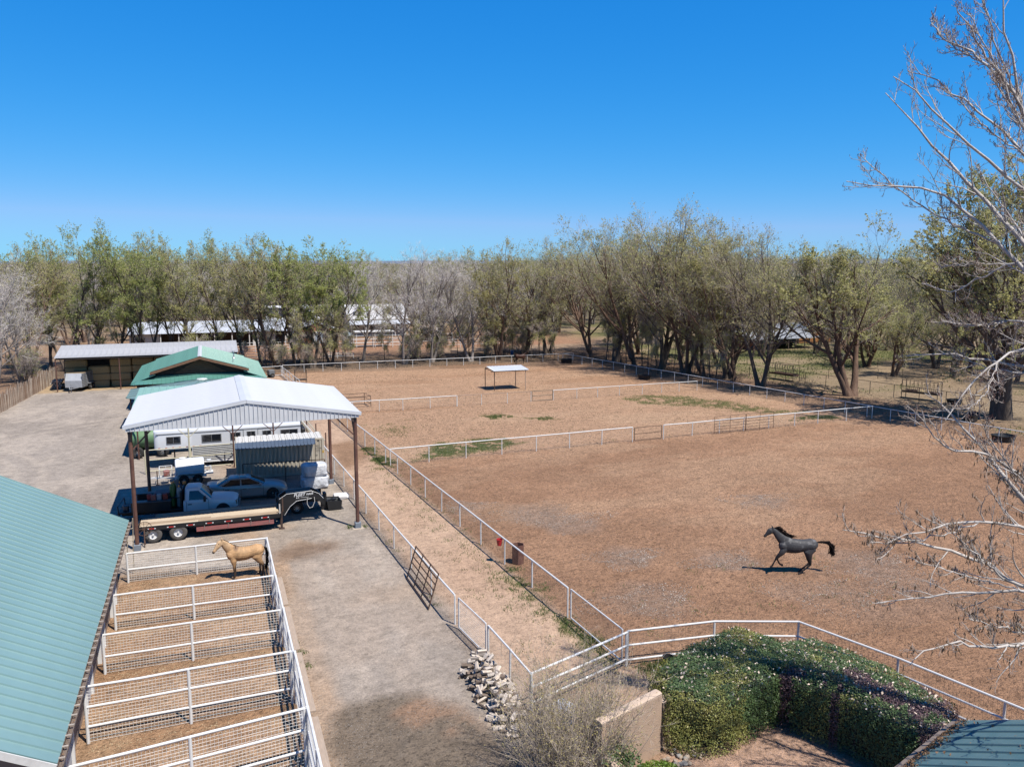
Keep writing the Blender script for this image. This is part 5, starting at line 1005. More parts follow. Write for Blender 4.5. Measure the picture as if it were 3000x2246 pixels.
def crest(p, n, f):
    out = []; K = [Vector(c[:3]) for c in p['neck']]; H = [c[4] for c in p['neck']]
    for i in range(n):
        t = i/(n-1)*(len(K)-1); k = min(int(t),len(K)-2); q = K[k].lerp(K[k+1],t-k); tt = (K[k+1]-K[k]).normalized(); up = Vector((-tt.z,0,tt.x)); h = H[k]+(H[k+1]-H[k])*(t-k)
        out.append(f(q+up*h*.92, up, tt, i/(n-1)))
    return out
def rj(s): return Vector((random.gauss(0,s),random.gauss(0,s),random.gauss(0,s)))
mb_ = crest(STAND,46,lambda q,u,t,f: ([q, q+u*.02+Vector((0,-.05,-.01)), q+Vector((-.03,-.11,-.10))+rj(.015), q+Vector((-.05,-.13,-.24))+rj(.03)], .022))+crest(STAND,8,lambda q,u,t,f: ([q*1.0,q+Vector((-.02,.06,-.02)),q+Vector((-.04,.12,-.16))+rj(.02)],.02) if f < .25 else ([q,q+Vector((0,-.02,-.01))],.012))
tl_ = [([Vector((-.84,0,1.36)), Vector((-.95,0,1.30))+rj(.015), Vector((-.99,0,1.05))+rj(.03), Vector((-.97,0,.7))+rj(.04), Vector((-.93,0,.30))+rj(.05)], .032) for i in range(34)]
build_horse('standing_horse', 'buckskin horse with black tail standing in the far white pen', STAND, col_buck, MV('buckskin_coat', .68, .004, 60, .12, 14), HAIR, (1.12,40.35,0), RAD(180), 1.04, mb_, tl_)
mg = crest(GAL,60,lambda q,u,t,f: ([q, q+u*.08-t*.04, q+u*(.17+random.random()*.07)-t*.12+rj(.02), q+u*(.19+random.random()*.08)-t*.26+rj(.03)], .02))
tg = []
for i in range(70):
    a = random.random(); tg.append(([Vector((-.93,0,1.58)), Vector((-1.12,0,1.60))+rj(.015), Vector((-1.40-.1*a,0,1.58-.02*a))+rj(.03), Vector((-1.62-.12*a,0,1.40-.12*a))+rj(.05), Vector((-1.62-.1*random.random(),0,1.05-.12*random.random()))+rj(.07)], .036))
gl_ = build_horse('running_horse', 'dark dapple grey horse cantering across the large paddock', GAL, col_grey, MV('grey_coat', .62, .003, 60, .15, 16), HAIR, (26.40,31.62,gz(26.4,31.6)-.02), atan2(.345,-.94), 1.0, mg, tg)
mby = crest(STAND,24,lambda q,u,t,f: ([q, q+Vector((0,-.06,-.02)), q+Vector((-.02,-.11,-.2))+rj(.02)], .025))
build_horse('bay_horse', 'dark bay horse standing by the far fence under the trees', STAND, col_bay, MV('bay_coat', .5, .003, 60, .12, 14), HAIR, (43.7,115.6,0), RAD(-6), .98, mby, tl_, voxel=.03)
# ============================================================= trees
def rotv(d, ang, az):
    """tilt unit vectors d (n,3) by ang about a random perpendicular given by az"""
    up = np.where(np.abs(d[:,2:3]) < .9, np.array([[0,0,1.]]), np.array([[1.,0,0]])); a = np.cross(d, up); a /= np.linalg.norm(a,axis=1,keepdims=True)+1e-9; b = np.cross(d, a)
    p = a*np.cos(az)[:,None]+b*np.sin(az)[:,None]; return d*np.cos(ang)[:,None]+p*np.sin(ang)[:,None]
def grow_poly(P0, D, L, K, wander, trop, rng, r0, r1):
    """polylines: start, direction, length -> pts (n,K+1,3), radii (n,K+1)"""
    n = len(P0); pts = np.empty((n,K+1,3)); pts[:,0] = P0; d = D.copy()
    for k in range(K):
        d = d+rng.normal(0,wander,(n,3))+np.array([0,0,1.])*np.asarray(trop).reshape(-1,1); d /= np.linalg.norm(d,axis=1,keepdims=True); pts[:,k+1] = pts[:,k]+d*(L/K)[:,None]
    t = np.linspace(0,1,K+1)[None]; R = r0[:,None]*(1-t)+r1[:,None]*t; return pts, R
def tubes(pts, R, n):
    """vectorised tubes -> V, F(quads)"""
    N, K1, _ = pts.shape; T = np.gradient(pts,axis=1); T /= np.linalg.norm(T,axis=2,keepdims=True)+1e-9
    up = np.where(np.abs(T[...,2:3]) < .92, np.array([0,0,1.]), np.array([1.,0,0])); A = np.cross(T,up); A /= np.linalg.norm(A,axis=2,keepdims=True)+1e-9; B = np.cross(T,A)
    th = 2*np.pi*np.arange(n)/n; V = pts[:,:,None]+(A[:,:,None]*np.cos(th)[:,None]+B[:,:,None]*np.sin(th)[:,None])*R[:,:,None,None]
    base = (np.arange(N)*K1*n)[:,None,None]; k = np.arange(K1-1)[None,:,None]; j = np.arange(n)[None,None]; jn = (j+1) % n
    F = np.stack([base+k*n+j, base+k*n+jn, base+(k+1)*n+jn, base+(k+1)*n+j],-1).reshape(-1,4); return V.reshape(-1,3), F
def along(pts, R, idx, t):
    K = pts.shape[1]-1; f = t*K; i = np.minimum(f.astype(int),K-1); w = (f-i)[:,None]; p = pts[idx,i]*(1-w)+pts[idx,i+1]*w; d = pts[idx,i+1]-pts[idx,i]; d /= np.linalg.norm(d,axis=1,keepdims=True)+1e-9
    return p, d, R[idx,i]*(1-w[:,0])+R[idx,i+1]*w[:,0]
def children(pts, R, L, per, t0, t1, ang, lenf, rf, rng, apical=.35):
    n = len(pts); idx = np.repeat(np.arange(n),per); m = len(idx); t = t0+(t1-t0)*((np.tile(np.arange(per),n)+rng.random(m))/per); p, d, r = along(pts,R,idx,t)
    D = rotv(d, rng.normal(ang,.16,m), rng.random(m)*2*np.pi); ln = L[idx]*lenf*(1-apical*t)*rng.uniform(.7,1.25,m); return p, D, ln, np.minimum(r*.8, r*rf*rng.uniform(.8,1.2,m)), idx
def merge(parts):
    V, F, o = [], [], 0
    for v, f in parts: V.append(v); F.append(f+o); o += len(v)
    return np.concatenate(V), np.concatenate(F)
def twig_tris(P, D, L, w, rng):
    """slender flat twigs, one triangle each pair crossed"""
    n = len(P); a = np.cross(D, rng.normal(size=(n,3))); a /= np.linalg.norm(a,axis=1,keepdims=True)+1e-9; V = np.stack([P-a*w[:,None], P+a*w[:,None], P+D*L[:,None]+a*w[:,None]*.25, P+D*L[:,None]-a*w[:,None]*.25],1).reshape(-1,3)
    return V, np.arange(4*n).reshape(-1,4)
def leaf_quads(P, s, rng, flat=.0):
    n = len(P); a = rng.normal(size=(n,3)); a /= np.linalg.norm(a,axis=1,keepdims=True); b = np.cross(a, rng.normal(size=(n,3))); b /= np.linalg.norm(b,axis=1,keepdims=True)
    a = a*s[:,None]; b = b*(s*.55)[:,None]; V = np.stack([P-a, P-b*1.0, P+a, P+b],1).reshape(-1,3); return V, np.arange(4*n).reshape(-1,4)
BARK = M('dark_elm_bark', (.105,.078,.06), .92, c2=(.19,.145,.11), mix=(.4,.7), sc=5, stretch=(1,1,.25), bump=.5, bsc=14)
BARKR = M('reddish_elm_bark', (.13,.075,.05), .92, c2=(.22,.14,.095), mix=(.4,.7), sc=5, stretch=(1,1,.25), bump=.5, bsc=14)
BARKG = M('grey_bark', (.30,.26,.235), .9, c2=(.20,.165,.14), mix=(.4,.7), sc=4, stretch=(1,1,.3), bump=.4, bsc=14)
TWG = M('grey_brown_twigs', (.46,.385,.335), .85, var=.25, sc=.6); TWGG = M('pale_grey_twigs', (.66,.60,.56), .85, var=.2, sc=.6)
LEAF = [M('spring_leaves_olive', (.46,.45,.16), .6, c2=(.66,.62,.27), mix=(.35,.65), sc=.8, trans=.5), M('spring_leaves_green', (.38,.45,.12), .6, c2=(.60,.61,.22), mix=(.35,.65), sc=.8, trans=.5), M('spring_leaves_yellow', (.62,.56,.24), .6, c2=(.46,.46,.17), mix=(.4,.7), sc=.9, trans=.5)]
def make_tree(name, seed, H, spread, stems, leaf, leafn, leafs, bark, twm, fork=.18, up=.10, ang=.55, limbs=7, dens=1., nfine=4, trunk_r=.30, lean=.1, low=.25):
    rng = np.random.default_rng(seed); wood = []
    # stems
    n = stems; az = rng.random(n)*6.3+np.arange(n)*6.28/max(1,n); tl = np.full(n, lean if n == 1 else .28+.12*rng.random())*rng.uniform(.6,1.3,n)
    D = np.stack([np.sin(tl)*np.cos(az), np.sin(tl)*np.sin(az), np.cos(tl)],1); P0 = np.stack([.25*(n > 1)*np.cos(az), .25*(n > 1)*np.sin(az), np.full(n,-.15)],1)
    L0 = np.full(n, H*.62)*rng.uniform(.88,1.06,n); r0 = np.full(n, trunk_r/(n**.35)); pts, R = grow_poly(P0, D, L0, 9, .045, .03, rng, r0, r0*.38)
    R[:,0] *= 1.45; R[:,1] *= 1.08
    trunk = tubes(pts, R, 10)
    # limbs, branches, branchlets
    p, d, ln, r, _ = children(pts, R, L0, limbs, low, 1., ang, .62*spread, .55, rng, .3); l1, r1 = grow_poly(p, d, ln, 6, .08, up, rng, r, r*.3); wood.append(tubes(l1, r1, 6))
    # leaders out of the stem tips
    p, d, rr = pts[:,-1], pts[:,-1]-pts[:,-2], R[:,-1]; d = np.repeat(d/np.linalg.norm(d,axis=1,keepdims=True),3,0); d = rotv(d, rng.normal(.33,.1,len(d)), rng.random(len(d))*6.28); q = np.repeat(p,3,0)
    la, ra = grow_poly(q, d, np.full(len(q),H*.34)*rng.uniform(.8,1.1,len(q)), 6, .05, up*.5, rng, np.repeat(rr,3)*.8, np.repeat(rr,3)*.18); wood.append(tubes(la, ra, 6))
    l1 = np.concatenate([l1,la]); r1 = np.concatenate([r1,ra]); ln = np.concatenate([ln, np.full(len(q),H*.34)])
    p, d, ln2, r, _ = children(l1, r1, ln, 7, .18, 1., .58, .50, .5, rng); l2, r2 = grow_poly(p, d, ln2, 4, .10, up*.7, rng, r, r*.3); wood.append(tubes(l2, r2, 4))
    p, d, ln3, r, _ = children(l2, r2, ln2, 6, .2, 1., .62, .52, .5, rng); l3, r3 = grow_poly(p, d, ln3, 3, .14, up*.5, rng, np.clip(r,.006,.014), np.full(len(p),.005)); t3 = tubes(l3, r3, 3)
    p, d, ln4, r, _ = children(l3, r3, ln3, nfine, .15, 1., .65, .75, .8, rng); ln4 = np.maximum(ln4,.45)*1.15; d[:,2] += up; d /= np.linalg.norm(d,axis=1,keepdims=True); fine = twig_tris(p, d, ln4, np.full(len(p),.0085), rng)
    root = thing(name, None, 'tree')
    link('trunk', mesh_np('trunk', *merge([trunk]+wood), bark, True), root)
    link('twigs', mesh_np('twigs', *merge([t3, fine]), twm or bark), root)['kind'] = 'stuff'
    if leafn:
        m = int(len(p)*leafn); i = rng.integers(0,len(p),m)
        # leaves gather in clumps towards the outer shoots
        fld = np.sin(p[:,0]*2.1+seed)*np.sin(p[:,1]*2.3+2)+np.sin(p[:,2]*1.9+1+p[:,0])*.8+rng.normal(0,.45,len(p)); rad = np.hypot(p[:,0]-p[:,0].mean(), p[:,1]-p[:,1].mean())/(np.hypot(p[:,0],p[:,1]).max()+.1); fld += 1.1*rad+.7*p[:,2]/H; keep = fld > .62; i = i[keep[i]]
        q = p[i]+d[i]*(ln4[i]*rng.uniform(.25,1.12,len(i)))[:,None]+rng.normal(0,.05,(len(i),3)); link('crown', mesh_np('crown', *leaf_quads(q, rng.uniform(.55,1.4,len(q))*leafs, rng), leaf), root)['kind'] = 'stuff'
    return root
PROTO = {}
def proto(key, *a, **k): PROTO[key] = make_tree(*a, **k); return PROTO[key]
proto('elmA','elm_tree',1,19,.80,1,LEAF[0],9,.075,BARK,TWG,ang=.60,limbs=10,low=.2,trunk_r=.24,nfine=5)
proto('elmB','elm_tree',2,19.5,.85,2,LEAF[1],9,.075,BARK,TWG,ang=.56,limbs=7,low=.22,trunk_r=.26,nfine=5)
proto('elmC','elm_tree',3,18,.95,3,LEAF[2],7,.075,BARKR,TWG,ang=.6,limbs=6,low=.28,trunk_r=.36,nfine=5)
proto('groveA','elm_tree',4,18.5,1.55,2,LEAF[0],5,.075,BARKR,TWG,ang=.98,limbs=9,low=.26,trunk_r=.38,up=.13,nfine=5)
proto('groveB','elm_tree',5,19.5,1.45,3,LEAF[2],4,.075,BARK,TWG,ang=.92,limbs=7,low=.26,trunk_r=.44,up=.13,nfine=5)
proto('bare','bare_tree',6,17.5,1.1,2,LEAF[0],.15,.07,BARKG,TWGG,ang=.75,limbs=9,low=.25,up=.03,nfine=6)
proto('bright','elm_tree',7,18.5,.95,2,LEAF[1],12,.08,BARK,TWG,ang=.62,limbs=7,low=.28,nfine=5)
proto('wide','elm_tree',8,12.5,1.6,3,LEAF[0],7,.075,BARKR,TWG,ang=.85,limbs=7,low=.28,trunk_r=.45,up=.06,nfine=5)
proto('big','elm_tree',12,20,1.3,2,LEAF[0],20,.08,BARK,TWG,ang=.82,limbs=13,low=.16,trunk_r=.7,up=.07,nfine=5)
proto('thin','sapling',9,9.5,.5,1,LEAF[0],3,.075,BARK,TWG,ang=.5,limbs=6,low=.35,trunk_r=.06,nfine=3)
proto('brush','brush',10,4.2,1.1,4,LEAF[1],.8,.06,BARK,TWG,ang=.8,limbs=5,low=.05,trunk_r=.06,nfine=2)
used = set()
def plant(key, x, y, s, rz, label, group, sz=1.):
    root = PROTO[key]; sc = (s,s,s*sz)
    if key not in used:
        used.add(key); root.location = (x,y,0); root.rotation_euler = (0,0,rz); root.scale = sc; root['label'] = label; root['group'] = group; return root
    return dup(root, (x,y,0), rz, label, group, sc)
rt = random.Random(5)
L1_ = 'tall elm with thin yellow green leaves in the row behind the hay shed'; G1_ = 'trees behind the hay shed'
for x, y, s in ((-23,128,.92),(-21,131,.98),(-18.6,129,.98),(-17,134,1.0),(-14.4,129,.96),(-12.6,133,1.04),(-10.2,129.5,.95),(-8,131,1.02),(-4.6,134,.98),(-2.2,130,1.0),(1.8,131.5,.98),(4.9,134,1.0),(7.2,129,.95)):
    plant(rt.choice(('elmA','elmB','elmC','elmA')), x, y, s, rt.random()*6, L1_, G1_)
G2_ = 'trees along the far fence'
for k, x, y, s, lb_ in (('elmC',9.2,124.3,1.0,'leaning dark trunked elm behind the end of the lane'),('bright',13.9,121.2,1.02,'bright green leafed elm behind the far fence'),('elmA',11.8,125,.95,'slim elm beside the bright green elm behind the far fence'),('bright',16.8,123.2,.92,'green leafed elm with a pale trunk base behind the far fence'),
    ('bare',27.2,121.2,.98,'bare grey branching tree behind the far fence'),('bare',22.0,127,.9,'bare grey branching tree set further behind the far fence'),('bare',31.8,122.6,.92,'bare grey tree between the two other bare trees behind the far fence'),('groveA',31.5,132,.85,'thin leafed elm showing behind the bare grey trees'),('bare',37.7,121.0,.9,'bare pale trunked tree behind the far fence by the shelter'),
    ('elmC',42.4,122,.98,'thick forked elm behind the far fence near the bay horse'),('groveA',47.5,124.5,.9,'yellow green elm behind the far fence at the grove corner'),('groveB',52.5,126,.92,'grey green elm where the far fence meets the grove'),('bare',44.5,128,.9,'bare greyish tree behind the thick forked elm')):
    plant(k, x, y, s, rt.random()*6, lb_, G2_)
L3_ = 'large spreading elm of the shady grove beside the paddock fence'; G3_ = 'elms of the grove'
for k, x, y, s in (('groveA',57.8,120,.95),('groveB',58.0,112.8,1.02),('groveA',59.2,108,1.1),('groveB',60.1,102.6,1.1),('elmC',60.6,97,1.1),('groveA',61.4,93.4,1.06),('groveB',63.4,91.4,.92),('groveA',67,121,.95),('elmC',69,112,1.0),('groveB',70,103,.9)):
    plant(k, x, y, s, rt.random()*6, L3_, G3_)
for x, y in ((57.2,114),(58.1,110.9),(58.7,110.2),(59.5,106.9),(59.0,104.3),(60.0,103.5),(60.9,96.0),(61.8,92.8),(63.9,92.2),(62.6,92.6)): plant('thin', x, y, 1.35, rt.random()*6, 'tall slim stem growing close beside the thick trunks of the grove', 'slim stems in the grove')
plant('groveA', 62.9, 88.4, .86, 2.2, 'elm with a curved leaning trunk at the near end of the grove', 'elms of the grove')
plant('groveB', 63.1, 83.8, .92, 4.0, 'straight thick trunked elm standing just outside the paddock fence', 'elms of the grove')
plant('wide', 68.5, 74.3, 1.38, .6, 'wide low elm with several forking stems by the brown field fence', 'elms of the grove')
plant('big', 72.3, 58.3, 1.18, 1.2, 'broad dark trunked elm partly behind the bare cottonwood branches', 'elms of the grove')
L4_ = 'distant spreading elm beyond the dry grass field'; G4_ = 'trees beyond the fields'
for x, y, s in ((84,112,.8),(92,132,.85),(101,137,.9),(110,120,.8),(88,150,.95),(118,104,.85),(104,92,.78),(112,78,.8),(98,70,.8),(78,138,.85),(70,135,.9),(66,128,.92),(90,95,.8),(100,105,.85),(110,112,.85),(98,90,.8),(108,95,.85),(120,115,.9),(86,86,.72),(92,82,.75),(102,88,.8),(125,125,.9),(118,100,.85),(112,128,.9),(128,108,.95),(96,76,.8),(106,80,.85),(95,112,.8),(84,124,.85)):
    plant(rt.choice(('wide','groveA','groveB','elmC')), x, y, s*(1.25 if 0 else 1), rt.random()*6, L4_, G4_)
L5_ = 'distant tree standing among the far buildings'; G5_ = 'trees among the far buildings'
for i in range(110):
    x = rt.uniform(-75,150); y = rt.uniform(148,225)
    if 5 < x < 42 and 155 < y < 183: y += 32
    if -14 < x < 15 and y < 168: y += 24
    plant(rt.choice(('elmA','elmB','bare','groveA','bare','elmC')), x, y, rt.uniform(.72,.95), rt.random()*6, L5_, G5_)
L6_ = 'thin bare sapling stem among the tree row behind the far fence'; G6_ = 'saplings behind the far fence'
for i in range(44):
    x = rt.uniform(8,52); plant('thin', x, rt.uniform(119.2,128), rt.uniform(.6,1.1), rt.random()*6, L6_, G6_)
for i in range(16): plant('thin', rt.uniform(57,64), rt.uniform(86,118), rt.uniform(.6,.95), rt.random()*6, 'thin sapling stem between the trunks of the grove', 'saplings in the grove')
for i in range(26):
    x = rt.uniform(-24,50); plant('brush', x, rt.uniform(121,136) if x > -2 else rt.uniform(116.5,124), rt.uniform(.6,1.2), rt.random()*6, 'low tangled undergrowth bush at the foot of the tree row', 'undergrowth')
# bare tree at the left edge, outside the stake fence
plant('bare', -25.6, 101, .98, 1.0, 'bare whitish tree outside the stake fence', 'bare trees by the stake fence'); plant('bare', -24.2, 112.5, .86, 3.2, 'bare whitish tree outside the stake fence', 'bare trees by the stake fence')
plant('bare', -22.3, 119, .8, 5.0, 'bare whitish tree behind the end of the stake fence', 'bare trees by the stake fence')
# far-off wood: reads as one mass
rng = np.random.default_rng(77)
for nm, lab, mt, cnt in (('distant_woods','olive line of distant woods along the horizon',M('distant_foliage', (.19,.19,.075), .9, c2=(.28,.25,.11), mix=(.35,.65), sc=.05),1300),('distant_bare_woods','grey brown bare woods along the horizon',M('distant_twigs', (.20,.165,.135), .9, c2=(.27,.23,.20), mix=(.35,.65), sc=.06),1100)):
    Pq = []
    for i in range(cnt):
        r = 205*(2600/205)**rng.random(); a = rng.uniform(-.95,.95)+RAD(20); x, y = r*sin(a), r*cos(a); h = rng.uniform(8,15); w = rng.uniform(3.5,6.5); m = int(130 if r < 380 else 70 if r < 800 else 30)
        u = rng.normal(size=(m,3)); u /= np.linalg.norm(u,axis=1,keepdims=True); u *= (rng.random(m)**.4)[:,None]; Pq.append(np.stack([x+u[:,0]*w, y+u[:,1]*w, h*.52+u[:,2]*h*.48],1))
    Pq = np.concatenate(Pq); dq = np.hypot(Pq[:,0],Pq[:,1]); tag(link(nm, mesh_np(nm, *leaf_quads(Pq, rng.uniform(.5,1.1,len(Pq))*np.minimum(2.2,.28+dq/700), rng), mt)), lab, 'woods', kind='stuff')
# ============================================================= garden corner: wall, hedge, teal roof, shrub, wood heap
STU = M('tan_stucco', (.52,.37,.265), .95, var=.08, sc=2.5, bump=.25, bsc=60); STUC = M('stucco_cap', (.58,.44,.335), .9, var=.1, sc=3, bump=.2, bsc=50)
sw = thing('stucco_wall', 'tan stucco garden wall running into the flowering hedge', 'wall', (11.2,20.3,0))
def wallrun(a, b, h, th=.32):
    a, b = Vector((*a,0)), Vector((*b,0)); d = (b-a).normalized(); n_ = Vector((-d.y,d.x,0))*th/2
    base = [a-n_,b-n_,b+n_,a+n_]; hh2 = h-.10
    vs = [tuple(p+Vector((0,0,-.1))) for p in base]+[tuple(p+Vector((0,0,hh2))) for p in base]
    obj('wall', MB().add(vs,[(3,2,1,0),(4,5,6,7),(0,1,5,4),(1,2,6,5),(2,3,7,6),(3,0,4,7)]), STU, sw)
    m = n_*.55; c = [a-n_,b-n_,b+n_,a+n_]; t = [a-m,b-m,b+m,a+m]
    vs = [tuple(p+Vector((0,0,hh2+.001))) for p in c]+[tuple(p*.999+p*.001+Vector((0,0,hh2+.06))) for p in c]+[tuple(p+Vector((0,0,h))) for p in t]
    obj('cap', MB().add(vs,[(0,1,5,4),(1,2,6,5),(2,3,7,6),(3,0,4,7),(4,5,9,8),(5,6,10,9),(6,7,11,10),(7,4,8,11),(8,9,10,11)]), STUC, sw)
wallrun((9.95,19.98),(12.45,20.9),2.0); wallrun((12.55,21.0),(13.0,21.2),1.6); wallrun((10.12,20.2),(10.55,17.6),1.0)
# hedge: leafy masses over a hidden core of twigs
def blocky(poly, z0, z1, npts, rng, shell=.26):
    """random points in the outer shell of a prism-like clipped mass with soft edges"""
    P = np.array(poly); lo, hi = P.min(0)-.1, P.max(0)+.1; out = []
    while sum(map(len,out)) < npts:
        q = rng.random((npts*3,3)); x = lo[0]+(hi[0]-lo[0])*q[:,0]; y = lo[1]+(hi[1]-lo[1])*q[:,1]; z = z0+(z1-z0+.25)*q[:,2]
        d = sdpoly(x,y,poly)+.28*(fbm(x+z,y-z,.9,5)-.5); zt = z1+.28*(fbm(x,y,.7,8)-.5)-.22*sstep(-.5,0,d)-.25*sstep(0,1,(z-z1))*0
        inside = (d < 0) & (z < zt); edge = (d > -shell*.7) | (z > zt-shell*.75); k = inside & edge & ((rng.random(len(x)) < .35+.65*sstep(0,.9,z))); out.append(np.stack([x,y,z],1)[k])
    return np.concatenate(out)[:npts]
rng = np.random.default_rng(31)
HA = [(12.6,20.6),(12.8,22.3),(15.0,23.6),(17.6,24.2),(18.5,22.8),(17.6,21.0),(16.6,20.5),(14.4,19.75),(13.6,19.9)]; HB = [(17.3,22.6),(19.6,22.6),(20.6,20),(20.6,17.2),(19.0,15.8),(18.2,16.4),(17.6,18.8),(16.7,20.6)]
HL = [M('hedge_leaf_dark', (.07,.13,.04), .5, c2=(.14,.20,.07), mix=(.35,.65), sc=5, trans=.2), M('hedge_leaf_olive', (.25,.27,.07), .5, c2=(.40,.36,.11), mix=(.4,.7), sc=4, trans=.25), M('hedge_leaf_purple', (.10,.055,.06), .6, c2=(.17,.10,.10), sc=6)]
FLW = M('dry_fallen_leaves', (.80,.66,.54), .85, c2=(.55,.40,.28), mix=(.35,.7), sc=9, detail=2)
def leaf_facing(P, N, s, rng):
    n = len(P); N = N+rng.normal(0,.42,(n,3)); N /= np.linalg.norm(N,axis=1,keepdims=True)+1e-9; a = np.cross(N, rng.normal(size=(n,3))); a /= np.linalg.norm(a,axis=1,keepdims=True)+1e-9; b = np.cross(N,a); a = a*s[:,None]; b = b*(s*.62)[:,None]
    return np.stack([P-a, P-b, P+a, P+b],1).reshape(-1,3), np.arange(4*n).reshape(-1,4)
def hedge(label, poly, npts, seed, purple=False):
    rng = np.random.default_rng(seed); c = np.mean(poly,0); h = thing('hedge', label, 'hedge', (c[0],c[1],0)); off = np.array([c[0],c[1],0])
    P = blocky(poly, .05, 2.05, npts, rng)
    sun = fbm(P[:,0]+9,P[:,1]+P[:,2]*.8,.8,13)+rng.normal(0,.05,len(P)); lit_west = np.clip((15.2-P[:,0]+.5*(20.9-P[:,1]))/1.6,0,1)*np.clip((2.1-P[:,2])*1.4,0,1); m = (sun+.55*lit_west > .60)  # random leaf mix, plus extra olive that paints sunlight onto the left face
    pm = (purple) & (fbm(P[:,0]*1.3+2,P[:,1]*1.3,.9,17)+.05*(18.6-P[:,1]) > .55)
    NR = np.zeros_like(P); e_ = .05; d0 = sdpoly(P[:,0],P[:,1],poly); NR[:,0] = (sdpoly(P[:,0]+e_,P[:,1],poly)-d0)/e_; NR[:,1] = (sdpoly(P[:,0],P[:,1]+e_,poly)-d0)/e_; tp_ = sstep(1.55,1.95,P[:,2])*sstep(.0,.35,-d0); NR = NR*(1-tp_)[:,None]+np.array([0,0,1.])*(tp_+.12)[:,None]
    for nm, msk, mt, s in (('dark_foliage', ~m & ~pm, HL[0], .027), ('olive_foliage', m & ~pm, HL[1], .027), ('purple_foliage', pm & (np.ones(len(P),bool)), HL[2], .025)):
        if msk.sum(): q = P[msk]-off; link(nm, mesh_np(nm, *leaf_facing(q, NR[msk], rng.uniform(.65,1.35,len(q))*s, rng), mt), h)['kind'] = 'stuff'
    # inner twig core, uneven
    n = 20; pol = np.array([((p-c)*.86+c) for p in np.array(poly)]); vs = []; 
    for z, k in ((.0,.62),(.5,.9),(1.2,1.),(1.62,.97),(1.74,.7)): vs.append([(*((p-c)*k+c-c),z) for p in pol])
    obj('stems', MB().loft(vs), M('hedge_inner_twigs', (.03,.026,.02), .95, var=.4, sc=12), h, False, True)
    # dry leaves and blossom caught on the top
    q = P[(P[:,2] > 1.78)]; q = q[rng.random(len(q)) < (.016 if not purple else .03)]-off+[0,0,.05]
    link('fallen_leaves', mesh_np('fallen_leaves', *leaf_quads(q, rng.uniform(.6,1.3,len(q))*.05, rng), FLW), h)['kind'] = 'stuff'
    return h
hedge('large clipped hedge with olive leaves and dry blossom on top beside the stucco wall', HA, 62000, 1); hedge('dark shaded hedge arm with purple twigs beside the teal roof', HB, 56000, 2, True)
# lawn-green bush at the bottom edge
gb_ = thing('green_bush', 'bright green low bush in front of the stucco wall', 'bush', (11.45,19.2,0)); u = rng.normal(size=(4200,3)); u /= np.linalg.norm(u,axis=1,keepdims=True); u = u*(.75+.25*rng.random((4200,1)))*np.array([.85,.6,.42])+[0,0,.35]
u = u[u[:,2] > .02]; link('foliage', mesh_np('foliage', *leaf_quads(u, rng.uniform(.7,1.3,len(u))*.035, rng), M('bright_bush_leaf', (.16,.27,.035), .5, c2=(.25,.33,.05), sc=6, trans=.3)), gb_)['kind'] = 'stuff'
iv = thing('ivy', 'ivy spilling over the low end of the stucco wall', 'ivy', (10.45,19.55,0)); u = rng.normal(size=(900,3))*np.array([.28,.35,.12])+[0,0,1.0]; link('foliage', mesh_np('foliage', *leaf_quads(u, rng.uniform(.7,1.3,len(u))*.05, rng), HL[0]), iv)['kind'] = 'stuff'
obj('stem', MB().tube([(.05,0,0),(.1,.02,.5),(.0,.0,1.0)],.02,5), BARK, iv, True, True)
# river stones
stn = [M('stone_grey', (.26,.245,.23), .85, var=.2, sc=8), M('stone_tan', (.34,.27,.21), .85, var=.2, sc=8)]; rk = []
for k in range(4):
    rg2 = random.Random(k); mb = MB(); pr = [(.001,-.5),(.28,-.42),(.45,-.15),(.48,.1),(.36,.38),(.001,.5)]; mb.rev(pr, 9, 'z', closed=True); mb.v = [(x*(1+.2*sin(3*x+k)),y*(.8+.1*cos(5*z+k)),z*.62) for x,y,z in mb.v]; rk.append(mb.mesh('river_stone', stn[k % 2], True))
for i in range(34):
    a = random.random()*6.28; r = sqrt(random.random()); x, y = 13.15+.85*r*cos(a), 20.35+.45*r*sin(a)+.25*(r*cos(a)); s = random.uniform(.12,.24)
    o = link('river_stone', random.choice(rk), None, (x,y,s*.2), (random.gauss(0,.2),random.gauss(0,.2),random.random()*6), (s,s,s)); tag(o, 'rounded river stone in the bed at the foot of the stucco wall', 'stone', 'river stones by the wall')
# teal roof at the bottom right
TEAL = M('weathered_teal_roof', (.095,.19,.205), .45, .15, c2=(.15,.24,.245), mix=(.35,.7), sc=1.6)
tr_ = thing('house_roof_corner', 'teal standing seam roof corner of the house by the hedge', 'roof', (18.2,13.6,0))
e0 = Vector((18.3,15.22,2.95)); ed_ = Vector((-3.0,-1.07,0)).normalized(); su = Vector((.335,-.942,0))*1.52+Vector((0,0,.70)); su = su.normalized()
ribbed(tr_, 'roof_panel', e0, ed_, su*5.5, 5.4, .45, TEAL, rib=.04, rw=.05)
obj('eave_trim', MB().bar(e0+Vector((0,0,-.06)),e0+ed_*5.4+Vector((0,0,-.06)),.05,.14), TRIMB, tr_); gt = e0-Vector((su.x,su.y,0)).normalized()*.08+Vector((0,0,-.06)); obj('gutter', MB().bar(gt,gt+ed_*5.4,.12,.1), M('brown_gutter',(.2,.15,.1)), tr_)
obj('wall', MB().add([tuple(e0+ed_*a+Vector((su.x,su.y,0))*b*1.0+Vector((0,0,zz-e0.z))) for zz in (0,2.7) for a,b in ((.3,.6),(5.4,.6),(5.4,5.2),(.3,5.2))],[(3,2,1,0),(4,5,6,7),(0,1,5,4),(1,2,6,5),(2,3,7,6),(3,0,4,7)]), STU, tr_)
